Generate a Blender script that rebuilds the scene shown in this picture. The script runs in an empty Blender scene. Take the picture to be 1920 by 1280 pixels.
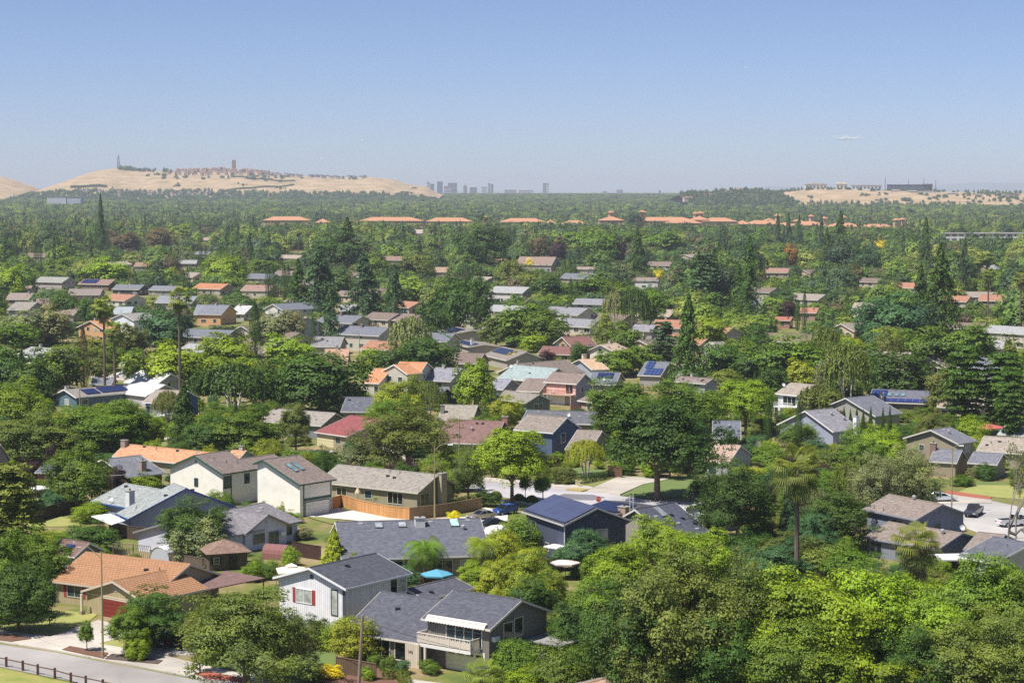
# Suburban valley seen from a hillside: everything below is built in metres, x right, y away, z up.
import bpy, math, random
import numpy as np
from mathutils import Vector, Matrix
RND = random.Random(11)
sc = bpy.context.scene
COL = sc.collection
F, CAMH, VH = 3733.33, 50.0, 358.0
PITCH = math.atan((640 - VH) / F)
CP, SP = math.cos(PITCH), math.sin(PITCH)

def at(u, v, z=0.0):
    a = (u - 960) / F; b = (640 - v) / F
    dx, dy, dz = a, CP + b * SP, -SP + b * CP
    t = (z - CAMH) / dz
    return Vector((dx * t, dy * t, z))

def dist_point(u, v, y):
    """the point on a pixel's ray at depth y"""
    a = (u - 960) / F; b = (640 - v) / F
    dx, dy, dz = a, CP + b * SP, -SP + b * CP
    t = y / dy
    return Vector((dx * t, y, CAMH + dz * t))

def proj(x, y, z):
    z = z - CAMH
    fw = y * CP - z * SP; up = y * SP + z * CP
    return 960 + F * x / fw, 640 - F * up / fw

# ---------------------------------------------------------------- camera
cam_d = bpy.data.cameras.new("camera"); cam = bpy.data.objects.new("camera", cam_d); COL.objects.link(cam)
cam.location = (0, 0, CAMH); cam.rotation_euler = (math.pi / 2 - PITCH, 0, 0)
cam_d.lens = 70; cam_d.sensor_width = 36; cam_d.clip_start = 1; cam_d.clip_end = 90000
sc.camera = cam

# ---------------------------------------------------------------- light
HAZE_D = 0.00007
SUN_EL, SX, SY = math.radians(61), -0.86, -0.51
w = bpy.data.worlds.new("World"); sc.world = w; w.use_nodes = True
nt = w.node_tree; bg = nt.nodes["Background"]
sky = nt.nodes.new("ShaderNodeTexSky"); sky.sky_type = 'NISHITA'; sky.sun_disc = False
sky.sun_elevation = SUN_EL; sky.sun_rotation = math.atan2(SX, SY) % (2 * math.pi)
sky.altitude = 0; sky.air_density = 0.58; sky.dust_density = 0.36; sky.ozone_density = 5.6
wb_ = nt.nodes.new('ShaderNodeMix'); wb_.data_type = 'RGBA'; wb_.blend_type = 'MULTIPLY'; wb_.inputs[0].default_value = 1; wb_.inputs['B'].default_value = (1.12, 1.0, 1.04, 1)   # camera white balance of the sky
nt.links.new(sky.outputs[0], wb_.inputs['A']); nt.links.new(wb_.outputs['Result'], bg.inputs[0]); bg.inputs[1].default_value = 0.09
sd = bpy.data.lights.new("sun", 'SUN'); sd.energy = 5.0; sd.angle = math.radians(0.5); sd.color = (1, 0.955, 0.88)
so = bpy.data.objects.new("sun", sd); COL.objects.link(so)
sv = Vector((SX * math.cos(SUN_EL), SY * math.cos(SUN_EL), math.sin(SUN_EL)))
so.rotation_euler = sv.to_track_quat('Z', 'Y').to_euler(); so.location = (0, 0, 140)
vs = sc.view_settings; vs.view_transform = 'Standard'; vs.look = 'None'; vs.exposure = 0.4; vs.gamma = 1
cy = sc.cycles
cy.max_bounces = 5; cy.diffuse_bounces = 2; cy.glossy_bounces = 2; cy.transmission_bounces = 2; cy.volume_bounces = 0
cy.transparent_max_bounces = 32; cy.use_denoising = False; cy.denoising_input_passes = 'RGB_ALBEDO_NORMAL'; cy.denoising_prefilter = 'ACCURATE'; cy.sample_clamp_indirect = 4
cy.use_adaptive_sampling = True; cy.adaptive_threshold = 0.006

# ---------------------------------------------------------------- materials
MATS = {}
def new_mat(name):
    m = bpy.data.materials.new(name); m.use_nodes = True
    n = m.node_tree.nodes; b = n["Principled BSDF"]
    return m, m.node_tree, b
def hx(c):
    if isinstance(c, str):
        r = [int(c[i:i + 2], 16) / 255 for i in (0, 2, 4)]
        return tuple(((x + .055) / 1.055) ** 2.4 if x > .04045 else x / 12.92 for x in r)
    return c
def rgba(c): return (c[0], c[1], c[2], 1)
def noise_mix(t, col, amt, scale, coord='Object', detail=4, c2=None, rough=.6):
    """colour socket: col varied by a noise (albedo variation, weathering)"""
    tc = t.nodes.new("ShaderNodeTexCoord"); nz = t.nodes.new("ShaderNodeTexNoise")
    nz.inputs['Scale'].default_value = scale; nz.inputs['Detail'].default_value = detail; nz.inputs['Roughness'].default_value = rough
    t.links.new(tc.outputs[coord], nz.inputs['Vector'])
    cr = t.nodes.new("ShaderNodeMapRange"); cr.inputs[1].default_value = .3; cr.inputs[2].default_value = .7
    t.links.new(nz.outputs[0], cr.inputs[0])
    mx = t.nodes.new("ShaderNodeMix"); mx.data_type = 'RGBA'
    a = [x * (1 - amt) for x in col]; b = [min(1, x * (1 + amt)) for x in col] if c2 is None else list(c2)
    if c2 is not None: a = list(col)
    mx.inputs['A'].default_value = rgba(a); mx.inputs['B'].default_value = rgba(b)
    t.links.new(cr.outputs[0], mx.inputs[0])
    return mx.outputs['Result'], mx
def M(kind, col='808080', **k):
    key = (kind, col if isinstance(col, str) else tuple(col), tuple(sorted(k.items())))
    if key in MATS: return MATS[key]
    c = hx(col); m, t, b = new_mat(kind); b.inputs['Roughness'].default_value = .85
    L = t.links
    if kind == 'shingle' or kind == 'tile':
        s1, mx1 = noise_mix(t, c, k.get('amt', .2 if kind == 'shingle' else .12), 1.1, 'UV', 6, rough=.75)
        uv = t.nodes.new("ShaderNodeTexCoord"); br = t.nodes.new("ShaderNodeTexBrick")
        br.inputs['Scale'].default_value = 1; br.offset = .5
        if kind == 'shingle':
            br.inputs['Brick Width'].default_value = .45; br.inputs['Row Height'].default_value = .22; br.inputs['Mortar Size'].default_value = .012
            c1, c2, cm = (1.22,) * 3, (.78,) * 3, (.72,) * 3
        else:
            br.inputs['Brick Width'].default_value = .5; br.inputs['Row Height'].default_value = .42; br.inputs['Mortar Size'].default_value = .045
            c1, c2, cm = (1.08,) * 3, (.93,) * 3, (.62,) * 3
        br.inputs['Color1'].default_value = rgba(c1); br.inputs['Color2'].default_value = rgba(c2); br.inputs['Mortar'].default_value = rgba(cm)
        L.new(uv.outputs['UV'], br.inputs['Vector'])
        mu = t.nodes.new("ShaderNodeMix"); mu.data_type = 'RGBA'; mu.blend_type = 'MULTIPLY'; mu.inputs[0].default_value = 1
        L.new(s1, mu.inputs['A']); L.new(br.outputs[0], mu.inputs['B'])
        # streaks and patches of weathering
        nz = t.nodes.new("ShaderNodeTexNoise"); mp = t.nodes.new("ShaderNodeMapping"); mp.inputs['Scale'].default_value = (1.2, .5, 1)
        L.new(uv.outputs['UV'], mp.inputs[0]); L.new(mp.outputs[0], nz.inputs['Vector']); nz.inputs['Scale'].default_value = 2.2; nz.inputs['Detail'].default_value = 8; nz.inputs['Roughness'].default_value = .8
        mr = t.nodes.new("ShaderNodeMapRange"); mr.inputs[1].default_value = .3; mr.inputs[2].default_value = .7; mr.inputs[3].default_value = .86; mr.inputs[4].default_value = 1.12
        L.new(nz.outputs[0], mr.inputs[0])
        m2 = t.nodes.new("ShaderNodeVectorMath"); m2.operation = 'SCALE'
        L.new(mu.outputs['Result'], m2.inputs[0]); L.new(mr.outputs[0], m2.inputs['Scale'])
        L.new(m2.outputs[0], b.inputs['Base Color'])
        bp = t.nodes.new("ShaderNodeBump"); bp.inputs['Strength'].default_value = .5; bp.inputs['Distance'].default_value = .03 if kind == 'shingle' else .06
        L.new(br.outputs['Fac'], bp.inputs['Height']); bp.invert = True; L.new(bp.outputs[0], b.inputs['Normal'])
        b.inputs['Roughness'].default_value = .93
    elif kind == 'siding' or kind == 'boards':
        s1, _ = noise_mix(t, c, .09, .8, 'UV', 5)
        uv = t.nodes.new("ShaderNodeTexCoord"); br = t.nodes.new("ShaderNodeTexBrick"); br.offset = 0 if kind == 'boards' else .5
        br.inputs['Scale'].default_value = 1
        wdt, hgt = {'boards': (.3, 40), 'siding': (40, .2)}[kind]
        br.inputs['Brick Width'].default_value = k.get('bw', wdt); br.inputs['Row Height'].default_value = hgt; br.inputs['Mortar Size'].default_value = .022
        v = k.get('var', .06)
        br.inputs['Color1'].default_value = rgba((1 + v,) * 3); br.inputs['Color2'].default_value = rgba((1 - v,) * 3); br.inputs['Mortar'].default_value = rgba((.62,) * 3)
        L.new(uv.outputs['UV'], br.inputs['Vector'])
        mu = t.nodes.new("ShaderNodeMix"); mu.data_type = 'RGBA'; mu.blend_type = 'MULTIPLY'; mu.inputs[0].default_value = 1
        L.new(s1, mu.inputs['A']); L.new(br.outputs[0], mu.inputs['B']); L.new(mu.outputs['Result'], b.inputs['Base Color'])
        bp = t.nodes.new("ShaderNodeBump"); bp.inputs['Strength'].default_value = .4; bp.inputs['Distance'].default_value = .02
        L.new(br.outputs['Fac'], bp.inputs['Height']); bp.invert = True; L.new(bp.outputs[0], b.inputs['Normal'])
    elif kind == 'stucco':
        s1, _ = noise_mix(t, c, .12, .6, 'UV', 8, rough=.75); L.new(s1, b.inputs['Base Color'])
    elif kind == 'brick':
        uv = t.nodes.new("ShaderNodeTexCoord"); br = t.nodes.new("ShaderNodeTexBrick"); br.inputs['Scale'].default_value = 1
        br.inputs['Brick Width'].default_value = .25; br.inputs['Row Height'].default_value = .09; br.inputs['Mortar Size'].default_value = .01
        br.inputs['Color1'].default_value = rgba(c); br.inputs['Color2'].default_value = rgba([x * .7 for x in c]); br.inputs['Mortar'].default_value = (.4, .37, .34, 1)
        L.new(uv.outputs['UV'], br.inputs['Vector']); L.new(br.outputs[0], b.inputs['Base Color'])
    elif kind == 'trim':
        b.inputs['Base Color'].default_value = rgba(c); b.inputs['Roughness'].default_value = .6
    elif kind == 'glass':
        s1, _ = noise_mix(t, c, .5, .9, 'UV', 2); L.new(s1, b.inputs['Base Color'])
        b.inputs['Roughness'].default_value = .06; b.inputs['Specular IOR Level'].default_value = .7
    elif kind == 'panel':   # photovoltaic module: dark blue cells with a pale grid
        uv = t.nodes.new("ShaderNodeTexCoord"); br = t.nodes.new("ShaderNodeTexBrick"); br.inputs['Scale'].default_value = 1; br.offset = 0
        br.inputs['Brick Width'].default_value = k.get('pw', 1.0); br.inputs['Row Height'].default_value = k.get('ph', 1.6); br.inputs['Mortar Size'].default_value = .02
        br.inputs['Color1'].default_value = rgba(c); br.inputs['Color2'].default_value = rgba([x * 1.2 for x in c]); br.inputs['Mortar'].default_value = rgba(hx(k.get('grid', '7c86a8')))
        L.new(uv.outputs['UV'], br.inputs['Vector']); L.new(br.outputs[0], b.inputs['Base Color'])
        b.inputs['Roughness'].default_value = .22; b.inputs['Specular IOR Level'].default_value = .6
    elif kind == 'paint':
        b.inputs['Base Color'].default_value = rgba(c); b.inputs['Roughness'].default_value = .3; b.inputs['Metallic'].default_value = k.get('metal', .2)
        b.inputs['Coat Weight'].default_value = .5
    elif kind == 'metal':
        b.inputs['Base Color'].default_value = rgba(c); b.inputs['Roughness'].default_value = .4; b.inputs['Metallic'].default_value = .6
    elif kind == 'asphalt' or kind == 'concrete':
        s1, _ = noise_mix(t, c, .10, .25, 'Object', 9, rough=.7)
        tc = t.nodes.new("ShaderNodeTexCoord"); vz = t.nodes.new("ShaderNodeTexNoise"); vz.inputs['Scale'].default_value = .07; vz.inputs['Detail'].default_value = 6
        L.new(tc.outputs['Object'], vz.inputs['Vector'])
        mr = t.nodes.new("ShaderNodeMapRange"); mr.inputs[1].default_value = .35; mr.inputs[2].default_value = .65; mr.inputs[3].default_value = .74; mr.inputs[4].default_value = 1.1
        L.new(vz.outputs[0], mr.inputs[0])
        m2 = t.nodes.new("ShaderNodeVectorMath"); m2.operation = 'SCALE'; L.new(s1, m2.inputs[0]); L.new(mr.outputs[0], m2.inputs['Scale'])
        if kind == 'concrete':      # cast joints between the slabs
            br = t.nodes.new("ShaderNodeTexBrick"); br.inputs['Scale'].default_value = 1; br.offset = 0; br.inputs['Brick Width'].default_value = 3; br.inputs['Row Height'].default_value = 3; br.inputs['Mortar Size'].default_value = .035
            br.inputs['Color1'].default_value = (1.04,) * 3 + (1,); br.inputs['Color2'].default_value = (.94,) * 3 + (1,); br.inputs['Mortar'].default_value = (.6,) * 3 + (1,)
            mp = t.nodes.new("ShaderNodeMapping"); mp.inputs['Rotation'].default_value = (0, 0, .85); L.new(tc.outputs['Object'], mp.inputs[0]); L.new(mp.outputs[0], br.inputs['Vector'])
            mu = t.nodes.new("ShaderNodeMix"); mu.data_type = 'RGBA'; mu.blend_type = 'MULTIPLY'; mu.inputs[0].default_value = 1; L.new(m2.outputs[0], mu.inputs['A']); L.new(br.outputs[0], mu.inputs['B']); L.new(mu.outputs['Result'], b.inputs['Base Color'])
        else: L.new(m2.outputs[0], b.inputs['Base Color'])
    elif kind == 'grass':
        s1, _ = noise_mix(t, c, .3, .35, 'Object', 8, c2=hx(k.get('c2', 'a49a4e')), rough=.7); L.new(s1, b.inputs['Base Color'])
        b.inputs['Roughness'].default_value = 1
    elif kind == 'soil':
        s1, _ = noise_mix(t, c, .3, 2.0, 'Object', 8, rough=.8); L.new(s1, b.inputs['Base Color']); b.inputs['Roughness'].default_value = 1
    elif kind == 'wood':
        s1, _ = noise_mix(t, c, .25, 3, 'Object', 4); L.new(s1, b.inputs['Base Color'])
    elif kind == 'bark':
        s1, _ = noise_mix(t, c, .35, 5, 'Object', 4); L.new(s1, b.inputs['Base Color']); b.inputs['Roughness'].default_value = 1
    else:
        b.inputs['Base Color'].default_value = rgba(c); b.inputs['Roughness'].default_value = k.get('rough', .8)
    MATS[key] = m
    return m

def leaf_material(name, src, tip=(1.5, 1.34, .7), transl=.24):
    """leaves: colour from the object (src='object') or from the instance (src='instance'), varied per leaf"""
    m = bpy.data.materials.new(name); m.use_nodes = True; t = m.node_tree; t.nodes.clear(); L = t.links
    out = t.nodes.new("ShaderNodeOutputMaterial")
    if src == 'object':
        oi = t.nodes.new("ShaderNodeObjectInfo"); base = oi.outputs['Color']
    else:
        at_ = t.nodes.new("ShaderNodeAttribute"); at_.attribute_type = 'INSTANCER'; at_.attribute_name = 'tint'; base = at_.outputs['Color']
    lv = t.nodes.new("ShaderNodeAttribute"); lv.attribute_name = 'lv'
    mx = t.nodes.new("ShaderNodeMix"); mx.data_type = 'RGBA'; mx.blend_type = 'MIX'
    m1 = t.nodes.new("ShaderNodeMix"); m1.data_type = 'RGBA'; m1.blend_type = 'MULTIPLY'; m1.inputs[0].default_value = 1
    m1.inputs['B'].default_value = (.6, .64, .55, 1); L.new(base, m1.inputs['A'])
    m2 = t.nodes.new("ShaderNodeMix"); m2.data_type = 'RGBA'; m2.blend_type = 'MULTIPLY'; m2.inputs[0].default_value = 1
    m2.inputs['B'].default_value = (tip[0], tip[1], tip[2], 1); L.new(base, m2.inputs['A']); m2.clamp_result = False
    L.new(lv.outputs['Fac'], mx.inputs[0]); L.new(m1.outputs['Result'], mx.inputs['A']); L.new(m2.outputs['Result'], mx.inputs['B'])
    df = t.nodes.new("ShaderNodeBsdfDiffuse"); tr = t.nodes.new("ShaderNodeBsdfTranslucent")
    L.new(mx.outputs['Result'], df.inputs[0]); L.new(mx.outputs['Result'], tr.inputs[0])
    ms = t.nodes.new("ShaderNodeMixShader"); ms.inputs[0].default_value = transl
    L.new(df.outputs[0], ms.inputs[1]); L.new(tr.outputs[0], ms.inputs[2])
    gl = t.nodes.new("ShaderNodeBsdfGlossy"); gl.inputs['Roughness'].default_value = .6; gl.inputs[0].default_value = (.8, .8, .8, 1)
    mg = t.nodes.new("ShaderNodeMixShader"); mg.inputs[0].default_value = .025
    L.new(ms.outputs[0], mg.inputs[1]); L.new(gl.outputs[0], mg.inputs[2]); L.new(mg.outputs[0], out.inputs[0])
    return m
LEAF = leaf_material('leaves', 'object'); LEAFI = leaf_material('far_leaves', 'instance', (1.25, 1.2, .85), .25)

# ---------------------------------------------------------------- mesh helpers
class MB:
    def __init__(s): s.v = []; s.f = []; s.m = []
    def face(s, pts, mi=0):
        n = len(s.v); s.v += [tuple(p) for p in pts]; s.f.append(tuple(range(n, n + len(pts)))); s.m.append(mi)
    def hexa(s, p, mi=0, caps=True):
        """p: 4 bottom points (ccw seen from above) then the 4 points above them"""
        n = len(s.v); s.v += [tuple(q) for q in p]
        fs = [(0, 1, 5, 4), (1, 2, 6, 5), (2, 3, 7, 6), (3, 0, 4, 7)]
        if caps: fs += [(3, 2, 1, 0), (4, 5, 6, 7)]
        for f in fs: s.f.append(tuple(n + i for i in f)); s.m.append(mi)
    def box(s, x0, x1, y0, y1, z0, z1, mi=0, T=None):
        p = [(x0, y0, z0), (x1, y0, z0), (x1, y1, z0), (x0, y1, z0), (x0, y0, z1), (x1, y0, z1), (x1, y1, z1), (x0, y1, z1)]
        if T is not None: p = [T @ Vector(q) for q in p]
        s.hexa(p, mi)
    def tube(s, pts, rads, n=6, mi=0, caps=True):
        rings = []
        pts = [Vector(p) for p in pts]
        for i, p in enumerate(pts):
            d = (pts[min(i + 1, len(pts) - 1)] - pts[max(i - 1, 0)]).normalized()
            a = d.cross(Vector((0, 0, 1)) if abs(d.z) < .9 else Vector((1, 0, 0))).normalized(); b = d.cross(a)
            k = len(s.v); r = rads[i] if hasattr(rads, '__len__') else rads
            s.v += [tuple(p + (a * math.cos(2 * math.pi * j / n) + b * math.sin(2 * math.pi * j / n)) * r) for j in range(n)]
            rings.append(k)
        for i in range(len(rings) - 1):
            for j in range(n):
                s.f.append((rings[i] + j, rings[i + 1] + j, rings[i + 1] + (j + 1) % n, rings[i] + (j + 1) % n)); s.m.append(mi)
        if caps:
            s.f.append(tuple(rings[-1] + j for j in range(n - 1, -1, -1))); s.m.append(mi)
            s.f.append(tuple(rings[0] + j for j in range(n))); s.m.append(mi)
    def mesh(s, name, mats, uv=True, smooth=False):
        me = bpy.data.meshes.new(name); me.from_pydata(s.v, [], s.f)
        for m in (mats if isinstance(mats, (list, tuple)) else [mats]): me.materials.append(m)
        if s.m: me.polygons.foreach_set('material_index', s.m)
        if smooth: me.polygons.foreach_set('use_smooth', [True] * len(s.f))
        if uv:
            l = me.uv_layers.new(name='UVMap'); co = []
            for p in me.polygons:
                n = p.normal
                if abs(n.z) > .985: ux, vx = Vector((1, 0, 0)), Vector((0, 1, 0))
                else:
                    ux = Vector((0, 0, 1)).cross(n).normalized(); vx = n.cross(ux)
                for li in p.loop_indices:
                    q = Vector(s.v[me.loops[li].vertex_index]); co += [q.dot(ux), q.dot(vx)]
            l.data.foreach_set('uv', co)
        me.update(); return me
    def obj(s, name, mats, parent=None, loc=None, **k):
        if not s.f: return None
        return link(name, s.mesh(name, mats, **k), parent, loc)
def link(name, data, parent=None, loc=None):
    o = bpy.data.objects.new(name, data); COL.objects.link(o)
    if parent is not None: o.parent = parent
    if loc is not None: o.location = loc
    return o
USED_LABELS = {}
def tag(o, label=None, cat=None, group=None, kind=None):
    if label: o['label'] = label; USED_LABELS.setdefault(label, []).append(o)
    if cat: o['category'] = cat
    if group: o['group'] = group
    if kind: o['kind'] = kind
    return o
def empty(name, loc, rz=0):
    o = bpy.data.objects.new(name, None); COL.objects.link(o); o.location = loc; o.rotation_euler = (0, 0, rz); return o
def copy_tree(o, parent=None):
    c = o.copy(); COL.objects.link(c); c.parent = parent
    for ch in o.children: copy_tree(ch, c)
    return c
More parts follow.
